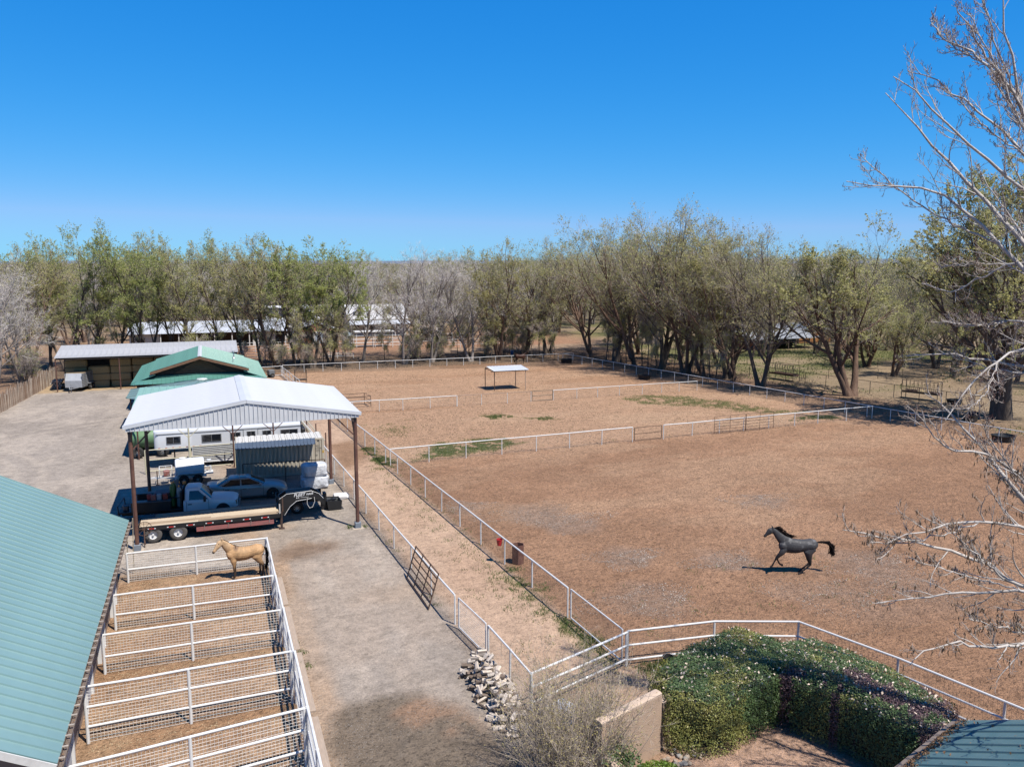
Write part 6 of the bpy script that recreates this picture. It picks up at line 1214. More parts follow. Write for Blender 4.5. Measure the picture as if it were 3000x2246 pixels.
q = np.array([list(e0+ed_*random.uniform(0,5.4)+su*abs(random.gauss(0,.16))-Vector((0,0,0))+Vector((0,0,.03+random.random()*.03))) for i in range(900)]+[list(e0+ed_*random.uniform(0,5.4)+su*random.uniform(0,4)+Vector((0,0,.03))) for i in range(70)]); q = q-np.array(tr_.location)
link('leaf_litter', mesh_np('leaf_litter', *leaf_quads(q, RNG.uniform(.5,1.3,len(q))*.04, RNG), MATS['dry_leaves']), tr_)['kind'] = 'stuff'
# firewood heap: every log its own thing
WD = [M('split_wood_pale', (.66,.56,.46), .9, c2=(.50,.40,.31), sc=4, stretch=(1,6,6)), M('split_wood_grey', (.55,.48,.42), .9, c2=(.38,.32,.27), sc=4, stretch=(1,6,6)), M('split_wood_bark', (.17,.125,.095), .95, var=.3, sc=7)]
lgm = []
for k in range(9):
    rg2 = random.Random(40+k); n_ = 5+k % 3; pr = [(cos(6.28*i/n_+rg2.random()*.4)*rg2.uniform(.06,.105), sin(6.28*i/n_+rg2.random()*.4)*rg2.uniform(.05,.10)) for i in range(n_)]; L_ = rg2.uniform(.34,.48)
    lgm.append(MB().loft([[(-L_/2,a,b) for a,b in pr],[(0,a*1.06,b*1.04) for a,b in pr],[(L_/2,a*.95,b*.95) for a,b in pr]]).mesh('firewood_log', WD[k % 3]))
HEAP = [(9.2,29.0),(8.55,28.1),(8.1,27.5),(8.1,25.6),(8.2,23.6),(8.9,22.6),(9.45,25.5),(9.5,28.2)]; cnt = 0
rg3 = random.Random(3)
while cnt < 285:
    x, y = rg3.uniform(8.1,9.6), rg3.uniform(23.0,29.1); d = float(sdpoly(np.array([x]),np.array([y]),HEAP)[0])
    if d > .05: continue
    hmax = min(.85,-d*1.5+.12); z = rg3.choice((.07,.2,.34,.5,.66,.8)); 
    if z > hmax: z = hmax*rg3.random()
    o = link('firewood_log', rg3.choice(lgm), None, (x,y,max(.06,z)), (rg3.random()*6,rg3.gauss(0,.28),rg3.gauss(.15,.7)), (rg3.uniform(.62,1.02),)*3); tag(o, 'split firewood log in the heap beside the white lane fence', 'log', 'firewood heap'); cnt += 1
# multi-stem bare shrub
def shrub(name, label, loc, H, Wd, n, seed, leafn, lm_, tm):
    rng = np.random.default_rng(seed); az = rng.random(n)*6.28; tl = np.abs(rng.normal(.35,.22,n)); D = np.stack([np.sin(tl)*np.cos(az),np.sin(tl)*np.sin(az),np.cos(tl)],1); rr = rng.random(n)**.5*Wd*.5; P0 = np.stack([rr*np.cos(az),rr*np.sin(az),np.full(n,-.05)],1)
    L = H*rng.uniform(.55,1.08,n); p1, r1 = grow_poly(P0, D, L, 7, .09, .04, rng, np.full(n,.013), np.full(n,.004)); q, d, ln, r, _ = children(p1, r1, L, 9, .12, 1., .55, .34, .7, rng); p2, r2 = grow_poly(q, d, ln, 4, .18, .05, rng, np.maximum(r*.7,.005), np.full(len(q),.0028))
    q3, d3, ln3, r3, _ = children(p2, r2, ln, 4, .1, 1., .7, .45, .7, rng); tw = twig_tris(q3, d3, np.maximum(ln3,.12), np.full(len(q3),.0035), rng)
    root = thing(name, label, 'shrub', loc); link('stems', mesh_np('stems', *merge([tubes(p1,r1,5),tubes(p2,r2,3),tw]), tm), root)
    i = rng.integers(0,len(q3),int(len(q3)*leafn)); pp = q3[i]+d3[i]*(ln3[i]*rng.uniform(.2,1.1,len(i)))[:,None]; link('buds', mesh_np('buds', *leaf_quads(pp, rng.uniform(.6,1.4,len(pp))*.019, rng), lm_), root)['kind'] = 'stuff'; return root
SHT = M('shrub_stems', (.52,.43,.34), .85, c2=(.36,.28,.21), sc=3)
shrub('bare_shrub', 'dense bare twiggy shrub with olive buds in front of the firewood heap', (9.35,20.6,0), 3.1, 1.9, 210, 5, 2.0, M('olive_buds', (.42,.35,.13), .8, var=.3, sc=5), SHT)
shrub('bare_shrub', 'sparser bare shrub with tall stems reaching over the lane end fence', (10.15,22.0,0), 3.4, 1.4, 46, 6, .9, MATS['olive_buds'], SHT)
# white box with blue lid by the lane end
bx = thing('storage_box', 'white and blue box standing behind the bare shrub', 'box', (10.2,23.3,0), RAD(20)); obj('body', MB().bbox(-.42,.42,-.3,.3,.0,.55,.03), M('blue_plastic', (.12,.25,.48), .5, var=.25, sc=5), bx, False, True); obj('lid', MB().bbox(-.45,.45,-.33,.33,.55,.66,.03), M('white_lid', (.62,.66,.72), .5), bx, False, True)
bu = thing('feed_bucket', 'black feed bucket on the grass beside the hedge', 'bucket', (15.62,25.55,gz(15.62,25.55))); obj('shell', MB().rev([(.16,0),(.21,.36),(.225,.37),(.225,.39),(.195,.39),(.145,.03),(.001,.03)], 16, 'z', closed=True), DKP, bu, True, True); obj('handle', MB().tube([(.2*cos(t),.02,.38+.14*sin(t)) for t in np.linspace(0,pi,9)],.008,5), RIMS, bu, True, True)
# ============================================================= leafless cottonwood at the right
LIMBS = [
 [(22.06,12.83,11.09),(20.73,14.08,13.93),(19.73,15.10,16.75),(19.28,15.66,18.57),(18.98,15.87,19.93),(18.68,15.92,20.95),(18.35,15.87,21.92)],
 [(22.11,12.73,10.52),(21.00,14.18,13.07),(20.38,15.30,14.74),(19.93,16.05,15.67),(19.49,16.78,16.59),(19.03,17.43,17.61),(18.39,18.14,18.59),(17.80,18.73,19.62)],
 [(22.09,12.91,11.66),(19.94,13.60,14.52),(18.59,13.99,15.94),(17.70,14.22,16.66),(16.41,14.50,17.55),(15.54,14.72,18.25),(14.85,14.85,18.85),(14.39,14.94,19.04)],
 [(19.94,13.60,14.52),(19.68,14.80,16.73),(19.43,15.69,17.74),(19.13,16.35,18.52),(18.73,16.91,19.10),(18.45,17.42,19.70),(17.76,17.94,20.01)],
 [(19.73,15.10,16.75),(18.85,15.43,18.87),(17.72,15.57,19.85),(17.25,15.48,20.30),(16.64,15.45,20.74)],
 [(18.85,15.43,18.87),(18.69,16.54,20.14),(18.47,17.12,20.58),(18.24,17.46,20.81),(18.23,17.76,21.36)],
 [(22.10,12.69,10.28),(20.87,14.04,12.58),(20.04,14.87,13.90),(19.46,15.44,14.82),(18.89,16.13,15.82),(18.41,16.53,16.60),(17.91,16.86,16.88),(16.97,17.44,16.95),(16.01,18.03,17.13)],
 [(20.04,14.87,13.90),(20.41,16.21,15.09),(19.98,16.85,14.73),(19.51,17.47,14.16),(18.96,18.15,14.43)],
 [(22.09,12.19,7.02),(20.52,13.30,7.69),(19.75,14.10,8.22),(19.18,14.65,9.06),(18.69,15.31,10.07),(18.29,15.77,10.72),(17.89,16.23,11.32),(17.59,16.49,11.61)],
 [(22.15,12.61,9.87),(21.33,14.24,11.49),(20.72,15.21,12.14),(20.27,15.83,12.29),(19.67,16.49,12.36),(19.22,16.90,12.58),(18.51,17.38,12.56),(18.13,17.71,12.44)],
 [(22.09,12.19,7.02),(19.53,12.68,8.28),(17.32,13.17,8.98),(15.82,13.46,9.36),(14.82,13.56,9.06),(13.84,13.68,8.89)],
 [(22.08,11.94,5.39),(19.65,12.60,6.62),(17.53,13.20,7.56),(16.41,13.39,8.24),(15.53,13.56,8.66),(14.34,13.70,8.81),(12.85,13.98,9.21)],
 [(22.08,11.94,5.39),(20.87,13.40,6.36),(19.34,14.55,6.67),(18.69,14.99,6.59),(17.38,15.75,6.35),(16.29,16.33,6.09)],
 [(20.52,13.30,7.69),(17.92,13.75,9.97),(16.79,13.95,10.68),(15.93,13.94,10.67),(15.20,14.05,11.02),(14.93,14.04,11.74)],
 [(21.33,14.24,11.49),(20.18,15.38,13.34),(19.54,15.87,13.59),(18.87,16.29,13.31),(18.28,16.74,13.48)],
 [(19.65,12.60,6.62),(17.56,12.68,6.41),(16.10,12.79,6.44),(15.00,12.92,6.73),(14.04,12.91,6.50)],
 [(20.87,14.04,12.58),(18.59,13.89,13.17),(17.23,13.82,12.99),(16.04,13.74,12.42),(15.26,13.68,11.55)]]
CBK = M('pale_cottonwood_bark', (.56,.51,.46), .8, c2=(.36,.31,.275), mix=(.42,.72), sc=2.2, bump=.2, bsc=20)
ctw = thing('cottonwood_tree', 'leafless pale cottonwood whose catkin hung branches reach in from the right', 'tree', (22.6,12.2,0)); off = np.array([22.6,12.2,0]); rng = np.random.default_rng(91)
trk = MB().tube([(22.8,12.0,-.2),(22.6,12.1,1.5),(22.35,12.1,4),(22.15,12.2,7),(22.1,12.7,10.3),(22.06,12.85,11.5)], [.62,.48,.42,.36,.27,.2], 14); obj('trunk', trk, CBK, ctw, True)
def smoothline(p, K):
    p = np.array(p); s = np.concatenate([[0],np.cumsum(np.linalg.norm(np.diff(p,axis=0),axis=1))]); t = np.linspace(0,s[-1],K+1); o_ = np.stack([np.interp(t,s,p[:,k]) for k in range(3)],1)
    for _ in range(2): o_[1:-1] = .25*o_[:-2]+.5*o_[1:-1]+.25*o_[2:]
    return o_, s[-1]
K = 18; lim = []; LL_ = []; RR_ = []
base_r = [.105,.12,.085,.06,.06,.045,.10,.05,.10,.085,.075,.085,.075,.06,.05,.055,.05]
for p, r in zip(LIMBS, base_r):
    o_, L_ = smoothline(p, K); o_[1:-1] += rng.normal(0,.03,(K-1,3)); lim.append(o_-off); LL_.append(L_); RR_.append(np.linspace(r,.012,K+1)*np.where(np.linspace(0,1,K+1) > .9,.9,1))

ext = []
for o_, L_, R_ in list(zip(lim, LL_, RR_)):
    for k in range(1):
        t = rng.uniform(.3,.75); i0 = int(t*K); dd = o_[min(K,i0+2)]-o_[i0]; dd = dd/np.linalg.norm(dd); ax_ = np.cross(dd, rng.normal(size=3)); ax_ /= np.linalg.norm(ax_); d1 = dd*cos(.55)+ax_*sin(.55); d1[2] += .15; Ln = L_*rng.uniform(.28,.42)
        tt = np.linspace(0,1,K+1)[:,None]; cu = o_[i0]+(d1*(1-.35*tt)+dd*.35*tt+np.array([0,0,.12])*tt)*tt*Ln; cu[1:-1] += rng.normal(0,.02,(K-1,3)); ext.append((cu, Ln, np.linspace(R_[i0]*.6,.01,K+1)))
for cu, Ln, rr0 in ext: lim.append(cu); LL_.append(Ln); RR_.append(rr0)
lim = np.array(lim); LL_ = np.array(LL_); RR_ = np.array(RR_); parts = [tubes(lim,RR_,8)]
p, d, ln, r, ix = children(lim,RR_,LL_,15,.18,.99,.62,.24,.5,rng,.45); d[:,2] += .12; d /= np.linalg.norm(d,axis=1,keepdims=True); ln = np.clip(ln*(1.-.5*np.linspace(0,1,15)[np.arange(len(ln)) % 15]),.35,2.2); b2, rb2 = grow_poly(p,d,ln,6,.13,.06,rng,np.clip(r,.011,.035),np.full(len(p),.006)); parts.append(tubes(b2,rb2,5))
p, d, ln3, r, ix2 = children(b2,rb2,ln,6,.15,1.,.7,.38,.6,rng,.3); ln3 = np.clip(ln3,.15,.9); b3, rb3 = grow_poly(p,d,ln3,4,.18,.10,rng,np.clip(r,.006,.011),np.full(len(p),.0045)); parts.append(tubes(b3,rb3,3))
p, d, ln4, r, ix3 = children(b3,rb3,ln3,3,.25,1.,.75,.45,.7,rng,.2); ln4 = np.clip(ln4,.06,.25); d[:,2] += .25; d /= np.linalg.norm(d,axis=1,keepdims=True); b4, rb4 = grow_poly(p,d,ln4,2,.12,.12,rng,np.full(len(p),.005),np.full(len(p),.004)); parts.append(tubes(b4,rb4,3))
link('branches', mesh_np('branches', *merge(parts[:2]), CBK, True), ctw); link('twigs', mesh_np('twigs', *merge(parts[2:]), M('brown_grey_twigs', (.40,.33,.28), .85, var=.2, sc=2), True), ctw)['kind'] = 'stuff'
tips = np.concatenate([b4[:,-1],b3[:,-1]]); low = tips[:,2] < 10.6
bd_ = tips[~low]; bd_ = bd_[rng.random(len(bd_)) < .35]; tp = np.repeat(bd_[:,None],3,1)+np.stack([np.zeros_like(bd_),rng.normal(0,.008,bd_.shape)+[0,0,.03],rng.normal(0,.012,bd_.shape)+[0,0,.065]],1)
link('buds', mesh_np('buds', *tubes(tp, np.tile([.004,.0075,.002],(len(tp),1)), 4), M('reddish_buds', (.17,.075,.06), .7, var=.25, sc=8)), ctw)['kind'] = 'stuff'
ct_ = tips[low]; ct_ = ct_[rng.random(len(ct_)) < .24]; tp = ct_[:,None]+np.stack([np.zeros_like(ct_),rng.normal(0,.012,ct_.shape)+[0,0,-.05],rng.normal(0,.02,ct_.shape)+[0,0,-.12]],1)
link('catkins', mesh_np('catkins', *tubes(tp, np.tile([.006,.017,.006],(len(tp),1)), 4), M('brown_catkins', (.24,.15,.085), .85, var=.3, sc=8)), ctw)['kind'] = 'stuff'
# ============================================================= small things in the yard and paddocks
# burn barrel and red bucket on the paddock fence
br = thing('feed_bin', 'tall rusty brown square feed bin standing inside the paddock fence', 'bin', (14.1,37.6,gz(14.1,37.6)-.02), RAD(12)); RB = M('rust_brown_sheet', (.13,.055,.04), .7, c2=(.20,.10,.07), sc=5)
for k in range(6):
    a = 2*pi*k/6; b = 2*pi*(k+1)/6; r = .33; obj('side_panel', MB().add([(r*cos(a),r*sin(a),0),(r*cos(b),r*sin(b),0),(r*cos(b),r*sin(b),1.0),(r*cos(a),r*sin(a),1.0),(.3*cos(a),.3*sin(a),.0),(.3*cos(b),.3*sin(b),.0),(.3*cos(b),.3*sin(b),1.0),(.3*cos(a),.3*sin(a),1.0)],[(0,1,2,3),(7,6,5,4),(3,2,6,7),(0,4,5,1)]), RB, br, False, True)
obj('floor', MB().rev([(.3,.05),(.3,.09)],6,'z'), RB, br, False, True)
rb = thing('red_bucket', 'red bucket hanging from the lane fence beside the feed bin', 'bucket', (LR(37.95)-.17,37.95,.93)); obj('shell', MB().rev([(.11,0),(.15,.30),(.165,.31),(.165,.33),(.14,.33),(.1,.02),(.001,.02)],14,'z',closed=True), M('red_plastic', (.50,.03,.035), .45), rb, True, True); obj('handle', MB().tube([(.15*cos(t),.0,.32+.15*sin(t)) for t in np.linspace(0,pi,9)],.007,5), RIMS, rb, True, True)
# shade shelter in the far paddock
sh = thing('shade_shelter', 'small shade shelter with a pale corrugated roof in the far paddock', 'shelter', (33.3,93,0)); ps = [(31.05,94.1,2.52,RUST),(31.5,91.95,2.36,RUST),(35.0,94.25,2.52,M('tan_post', (.45,.33,.24), .7)),(35.35,91.75,2.36,M('tan_post',(.45,.33,.24)))]
for x, y, z, m_ in ps: obj('post', MB().tube([(x,y,-.1),(x,y,z)],.05,8), m_, sh, True)
for i in range(11):
    x = 31.3+i*.40; obj('roof_sheet', MB().slab((x,91.55,2.40),(x+.37,91.55,2.40),(x+.37,94.4,2.64),(x,94.4,2.64),.015).bar((x+.385,91.55,2.42),(x+.385,94.4,2.66),.04,.045), M('pale_corrugated', (.72,.74,.77), .45, .1, var=.1), sh)
obj('beam', MB().bar((31.05,94.1,2.5),(35.6,94.25,2.5),.08).bar((31.05,91.95,2.3),(35.6,91.75,2.3),.08).bar((31.05,94.1,2.44),(31.5,91.95,2.32),.08), RUST, sh)
# pipe hay feeder behind the carport and V-feeder at the lane
pf_ = thing('pipe_feeder', 'rusty open pipe feeder frame behind the right edge of the carport roof', 'feeder', (14,87,0)); c4 = [(12.4,88.0),(15.4,88.2),(15.7,86.1),(12.7,85.9)]
for x, y in c4: obj('post', MB().tube([(x,y,-.05),(x,y,1.15)],.035,7), RUST, pf_, True)
for z in (1.15,.72,.35):
    for k in range(4): a, b = c4[k], c4[(k+1) % 4]; obj('rail', MB().tube([(*a,z),(*b,z)],.03,6), RUST, pf_, True)
vf = thing('hay_rack', 'dark metal V shaped hay rack beside the far lane fence', 'feeder', (10.6,106.2,0)); 
for x in (-.7,.7):
    for y in (-.5,.5): obj('leg', MB().tube([(x,y,0),(x,y,1.75)],.03,6), DARKP, vf, True, True)
for s in (-1,1):
    for k in range(9): x = -.66+k*.165; obj('rack_bar', MB().tube([(x,s*.48,1.7),(x,s*.04,.7)],.012,5), DARKP, vf, True, True)
obj('tray', MB().prism([(-.45,.55),(-.3,.42),(.3,.42),(.45,.55),(.4,.55),(.28,.46),(-.28,.46),(-.4,.55)],-.75,.75,'x'), DARKP, vf, False, True); obj('top_rail', MB().tube([(-.7,-.5,1.75),(.7,-.5,1.75),(.7,.5,1.75),(-.7,.5,1.75),(-.7,-.5,1.75)],.025,6), DARKP, vf, True, True)
# hay feeders at the brown fence
def hayfeeder(label, x, y, rz, L_, hay=False):
    r = thing('hay_feeder', label, 'feeder', (x,y,0), rz, 'hay feeders by the brown fence'); h = L_/2
    for sx in (-1,1):
        for sy in (-.6,.6): obj('post', MB().tube([(sx*h,sy,0),(sx*h,sy,2.1)],.04,7), DARKP, r, True, True)
    for sy in (-.6,.6): obj('top_rail', MB().tube([(-h,sy,2.1),(h,sy,2.1)],.035,7), DARKP, r, True, True); obj('low_rail', MB().tube([(-h,sy,.8),(h,sy,.8)],.03,7), DARKP, r, True, True)
    n_ = int(L_/.2)
    for s in (-1,1):
        for k in range(n_): xx = -h+(k+.5)*L_/n_; obj('rack_bar', MB().tube([(xx+.1*(1 if k % 2 else -1),s*.58,2.0),(xx,s*.18,.85)],.014,5), DARKP, r, False, True)
    obj('trough', MB().prism([(-.6,.95),(-.4,.68),(.4,.68),(.6,.95),(.55,.95),(.37,.74),(-.37,.74),(-.55,.95)],-h,h,'x'), RUST, r, False, True)
    if hay: obj('hay', MB().loft([[(-.6,-.3,.76),(-.6,.3,.76),(-.6,.1,.8)],[(0,-.38,.76),(0,.38,.76),(0,.05,1.15)],[(.8,-.3,.76),(.8,.3,.76),(.8,0,.82)]]), HAY, r, True, True)
hayfeeder('black pipe hay feeder with slatted rack behind the straight thick trunked elm', 69.6,87.7,RAD(-79),3.9); hayfeeder('black pipe hay feeder with some hay in it beside the wide low elm', 73.9,69.7,RAD(-67),3.8,True)
def trough(label, x, y, rz, L_, w, h, m_): 
    r = thing('water_trough', label, 'trough', (x,y,0), rz); n_ = 20; mk = lambda k, z: [(L_/2*k*np.sign(cos(t))*abs(cos(t))**.6, w/2*k*np.sign(sin(t))*abs(sin(t))**.6, z) for t in [2*pi*i/n_ for i in range(n_)]]
    obj('tub', MB().loft([mk(.88,0),mk(1,h*.9),mk(1.05,h),mk(.97,h),mk(.85,.08)],cap=True), m_, r, True, True); obj('water', MB().add(mk(.92,h*.7),[tuple(range(n_))]), M('trough_water', (.02,.025,.03), .05), r, False, True)
trough('long black stock trough in the grove shade by the dark trunked elm', 68.1,58.2,RAD(30),2.4,1.1,.75,DKP); trough('round dark trough on the far side of the brown fence', 74.9,66.2,0,1.4,1.3,.5,DKP); trough('round black trough by the far paddock corner', 50.8,114.6,0,1.6,1.6,.6,DKP)
trough('dark trough in a pipe frame at the grove fence', 52.9,94.4,RAD(100),2.0,1.0,.6,DKP)
trough('black tub near the end of the large paddock by the cottonwood branches', 63.0,50.5,0,1.8,1.5,.55,DKP)
# blue barrel, machine at the lane end, logs by the stake fence
single('blue_barrel', MB().rev([(.26,0),(.29,.04),(.29,.3),(.30,.33),(.29,.36),(.29,.6),(.30,.63),(.29,.66),(.29,.88),(.26,.92)],14,'z',(46.2,126,0)), M('blue_barrel_plastic', (.03,.10,.30), .4), 'blue plastic barrel behind the far fence near the bay horse', 'barrel', (46.2,126,0), smooth=True)
mc = thing('garden_machine', 'small dark engine machine at the far end of the lane', 'machine', (7.5,113.2,0), .4); obj('engine', MB().bbox(-.4,.4,-.35,.35,.4,1.0,.06), M('grey_engine', (.16,.17,.18), .5), mc, False, True)
for s in (-1,1): wheel(mc,0,s*.45,.3,.18,s)
obj('handle', MB().tube([(-.4,-.3,.7),(-1.0,-.3,1.1),(-1.0,.3,1.1),(-.4,.3,.7)],.02,6), DARKP, mc, True, True)
for k in range(16):
    y = 112.2+(k % 4)*.02; z = .14+(k//4)*.26; x = -18.0+(k % 4)*.30+(.15 if (k//4) % 2 else 0)
    single('fence_log', MB().tube([(x,y-.9,z),(x,y+.9,z)],.125,8), WD[k % 2], 'round log in the stack between stake fence and stock trailer', 'log', (x,y,z-.12), 0, 'stacked logs', True)
# wrapped bales, bag, propped iron wheel, wire pen by the container
WRAP = M('white_plastic_wrap', (.60,.62,.66), .35, c2=(.72,.73,.75), sc=3, bump=.8, bsc=5)
def lump(x0,x1,y0,y1,z0,z1,seed,rd=.22):
    n_, m_ = 28, 14; vs = []; rg = random.Random(seed); ph = [rg.random()*6 for _ in range(6)]
    for j in range(m_+1):
        v = -pi/2+pi*j/m_
        for i in range(n_):
            u_ = 2*pi*i/n_; e = .38; sp = lambda a: math.copysign(abs(a)**e, a); x, y, z = sp(cos(v))*sp(cos(u_)), sp(cos(v))*sp(sin(u_)), sp(sin(v)); k = 1+.035*sin(5*u_+ph[0]+3*v)+.03*sin(9*v+ph[1]+2*u_)
            vs.append(((x0+x1)/2+(x1-x0)/2*x*k,(y0+y1)/2+(y1-y0)/2*y*k,max(z0,(z0+z1)/2+(z1-z0)/2*z*k)))
    return MB().add(vs,[(j*n_+i,j*n_+(i+1) % n_,(j+1)*n_+(i+1) % n_,(j+1)*n_+i) for j in range(m_) for i in range(n_)])
single('wrapped_bale', lump(5.35,7.15,55.1,56.5,.0,.86,1), WRAP, 'lower bale of the white plastic wrapped pair by the carport post', 'bale', (6.25,55.8,0), smooth=True); single('wrapped_bale', lump(5.42,7.08,55.15,56.45,.84,1.66,2), WRAP, 'upper bale of the white plastic wrapped pair by the carport post', 'bale', (6.25,55.8,.84), smooth=True)
single('feed_sack', lump(7.05,8.0,52.1,53.1,0,.24,3), M('white_sack', (.70,.68,.66), .7, c2=(.58,.5,.47), mix=(.6,.75), sc=4), 'white feed sack lying flat beside the lane fence', 'sack', (7.5,52.6,0), smooth=True)
cpn = fence('container_pen', 'rusty topped wire pen fence in front of the cream container', [(1.75,58.3),(3.0,58.2),(4.55,58.05),(6.0,57.95),(7.2,57.85)], 1.38, (1.,), .035, .03, RUST, RUST, wz=[.1*i for i in range(1,14)], wstep=.12, wr=.004, wmat=M('dark_wire', (.10,.095,.085), .7), posts=[(1.75,58.3),(4.55,58.05),(7.2,57.85)])
gate('cream_panel', 'cream pipe panel behind the water trailer', (-4.7,63.4), (-1.75,63.6), .0, 1.75, (.12,.58,1.), M('cream_pipe', (.60,.55,.38), .55), .035)
gate('cream_panel', 'long cream pipe panel in front of the horse trailer wheels', (-1.65,63.6), (1.4,63.7), .0, 1.75, (.12,.58,1.), M('cream_pipe', (.6,.55,.38)), .03)
fence('yellow_rail_fence', 'yellowish rail pen running from the container towards the lane', [(7.35,63.5),(7.25,67),(7.15,71),(7.05,75)], 1.6, (1.,.55), .05, .035, M('cream_pipe', (.6,.55,.38)))
fence('yellow_rail_fence', 'brown posted rail fence close beside the lane behind the container', [(8.0,63.2),(7.75,67),(7.6,72.4),(7.5,77)], 2.2, (.7,.35), .05, .035, PPOST, MATS['cream_pipe'])
for x, y, k in ((-1.72,63.3,0),(1.32,63.4,1),(4.2,63.5,2)):
    single('panel_post', MB().tube([(x,y,-.1),(x,y,3.2)],.055,8).bar((x,y,2.5),(x-.7,y,3.15),.05).bar((x,y,2.5),(x+.7,y,3.15),.05), PPOST if k else M('cream_pipe', (.6,.55,.38)), ('cream upright pole with short top braces beside the water trailer','brown braced pole in front of the horse trailer door','brown braced pole in front of the last horse trailer window')[k], 'post', (x,y,0))
iw = thing('iron_wheel', 'old spoked iron wheel leaning near the carport post', 'wheel', (-3.75,46.9,0), .2); obj('rim', MB().tube([(.38*cos(t),0,.95+.38*sin(t)) for t in np.linspace(0,2*pi,25)],.018,6,cap=False), RUST, iw, True, True)
for k in range(8): obj('spoke', MB().tube([(0,0,.95),(.37*cos(pi*k/4),0,.95+.37*sin(pi*k/4))],.012,5), RUST, iw, True, True)
obj('stand', MB().tube([(0,0,.95),(.05,.25,0)],.03,6).tube([(0,0,.95),(-.05,-.25,0)],.03,6), RUST, iw, True, True)
single('ladder', MB().tube([(-4.25,42.6,0),(-4.1,42.15,2.9)],.025,6).tube([(-4.0,42.75,0),(-3.85,42.3,2.9)],.025,6).tube([(-4.19,42.43,.6),(-3.94,42.58,.6)],.018,5).tube([(-4.17,42.35,1.2),(-3.92,42.5,1.2)],.018,5).tube([(-4.14,42.27,1.8),(-3.89,42.42,1.8)],.018,5).tube([(-4.12,42.2,2.4),(-3.87,42.35,2.4)],.018,5), M('pale_ladder', (.5,.42,.3), .7), 'pale ladder propped at the end of the stable beside the carport post', 'ladder', (-4.1,42.6,0))
# ============================================================= ground cover: grass, chaff, clods, gravel
rng = np.random.default_rng(123)
def blades(P, h, w, rng):
    n = len(P); a = rng.random(n)*6.28; dx = np.stack([np.cos(a),np.sin(a),np.zeros(n)],1); ln = rng.normal(0,.45,(n,2)); T_ = P+np.stack([ln[:,0]*h,ln[:,1]*h,h],1)
    return np.stack([P-dx*w[:,None],P+dx*w[:,None],T_],1).reshape(-1,3), np.arange(3*n).reshape(-1,3)
def gzv(X_, Y_):
    p = 1-sstep(-.6,.6,sdpoly(X_,Y_,PADS)); return p*((fbm(X_,Y_,1.4,101,3)-.5)*.075+(fbm(X_,Y_,.35,111,2)-.5)*.10)+(fbm(X_,Y_,.6,121,3)-.5)*.03
pts = []
for poly, w in GRASS:
    P = np.array(poly); lo, hi = P.min(0)-1, P.max(0)+1; A_ = (hi-lo).prod(); n = int(min(34000, A_*(330 if A_ > 45 else 1500)*w)); x = rng.uniform(lo[0],hi[0],n); y = rng.uniform(lo[1],hi[1],n); n2 = fbm(x,y,.5,9); n3 = fbm(x,y,1.6,21,3); d = sdpoly(x,y,poly)+(n2-.5)*3.2+(n3-.5)*2; k = (d < rng.normal(-.2,.35,n)) & (n3 > .40); pts.append(np.stack([x,y],1)[k])
# lane weeds: small tufts along the wheel ridge
for cx, cy, m, s in [(11.2+.02*i*(i % 3)+.4*sin(i*1.7)+(58-y_)*.045, y_, 26, .22) for i, y_ in enumerate(np.arange(31,60,.62))]+[(10.4+rng.random()*3.2,rng.uniform(28,62),10,.15) for _ in range(120)]+[(rng.uniform(13,52),rng.uniform(62,82),9,.2) for _ in range(70)]+[(15.3+rng.normal(0,1.2),73.5+rng.normal(0,1.6),22,.3) for _ in range(45)]+[(rng.uniform(16,30),rng.uniform(27,34),12,.2) for _ in range(40)]+[(7.15,46.3,120,.16),(7.85,46.1,90,.14),(2.75,31.3,60,.12),(2.9,30.2,60,.12),(2.65,32.3,40,.1)]+[(LL(y_)+rng.normal(0,.2),y_,24,.16) for y_ in (44,45,41.5,36.5,35,34,43)]+[(14.6+rng.random()*1.2,25.6+rng.normal(0,.2),60,.2) for _ in range(14)]:
    q = rng.normal(0,s,(m,2))+[cx,cy]; pts.append(q)
G_ = np.concatenate(pts); hgt = rng.uniform(.05,.16,len(G_)); V_, F_ = blades(np.stack([G_[:,0],G_[:,1],gzv(G_[:,0],G_[:,1])-.01],1), hgt, rng.uniform(.006,.016,len(G_))*1.4, rng)
tag(link('grass', mesh_np('grass', V_, F_, M('spring_grass', (.085,.15,.03), .8, c2=(.20,.21,.07), mix=(.4,.65), sc=.9, trans=.3))), 'sparse green grass and weeds growing on paddocks and lane', 'grass', kind='stuff')
# grass across the far field on the right
x = rng.uniform(66,125,26000); y = rng.uniform(45,140,26000); k = sstep(.45,.66,fbm(x*.6,y*1.4,.07,5)) > rng.random(len(x))*.9; V_, F_ = blades(np.stack([x[k],y[k],np.zeros(k.sum())],1), rng.uniform(.1,.3,k.sum()), rng.uniform(.03,.09,k.sum()), rng)
tag(link('field_grass', mesh_np('field_grass', V_, F_, MATS['spring_grass'])), 'patchy green grass on the open field beyond the grove', 'grass', kind='stuff')
def bits(P, s, rng, squash=.5):
    """little irregular tetra-like clods"""
    n = len(P); base = np.array([[-1,-.6,-.4],[1,-.7,-.4],[.1,1,-.4],[0,.0,1.]]); a = rng.random(n)*6.28; c, q = np.cos(a), np.sin(a); B = base[None]*(s[:,None,None])*rng.uniform(.6,1.4,(n,4,1)); B[...,2] *= squash
    X_ = B[...,0]*c[:,None]-B[...,1]*q[:,None]; Y_ = B[...,0]*q[:,None]+B[...,1]*c[:,None]; V = np.stack([X_,Y_,B[...,2]],-1)+P[:,None]; f = np.array([[0,2,1],[0,1,3],[1,2,3],[2,0,3]]); return V.reshape(-1,3), (f[None]+(np.arange(n)*4)[:,None,None]).reshape(-1,3)
def on_ground(x, y, dz=0): return np.stack([x,y,gzv(x,y)+dz],1)
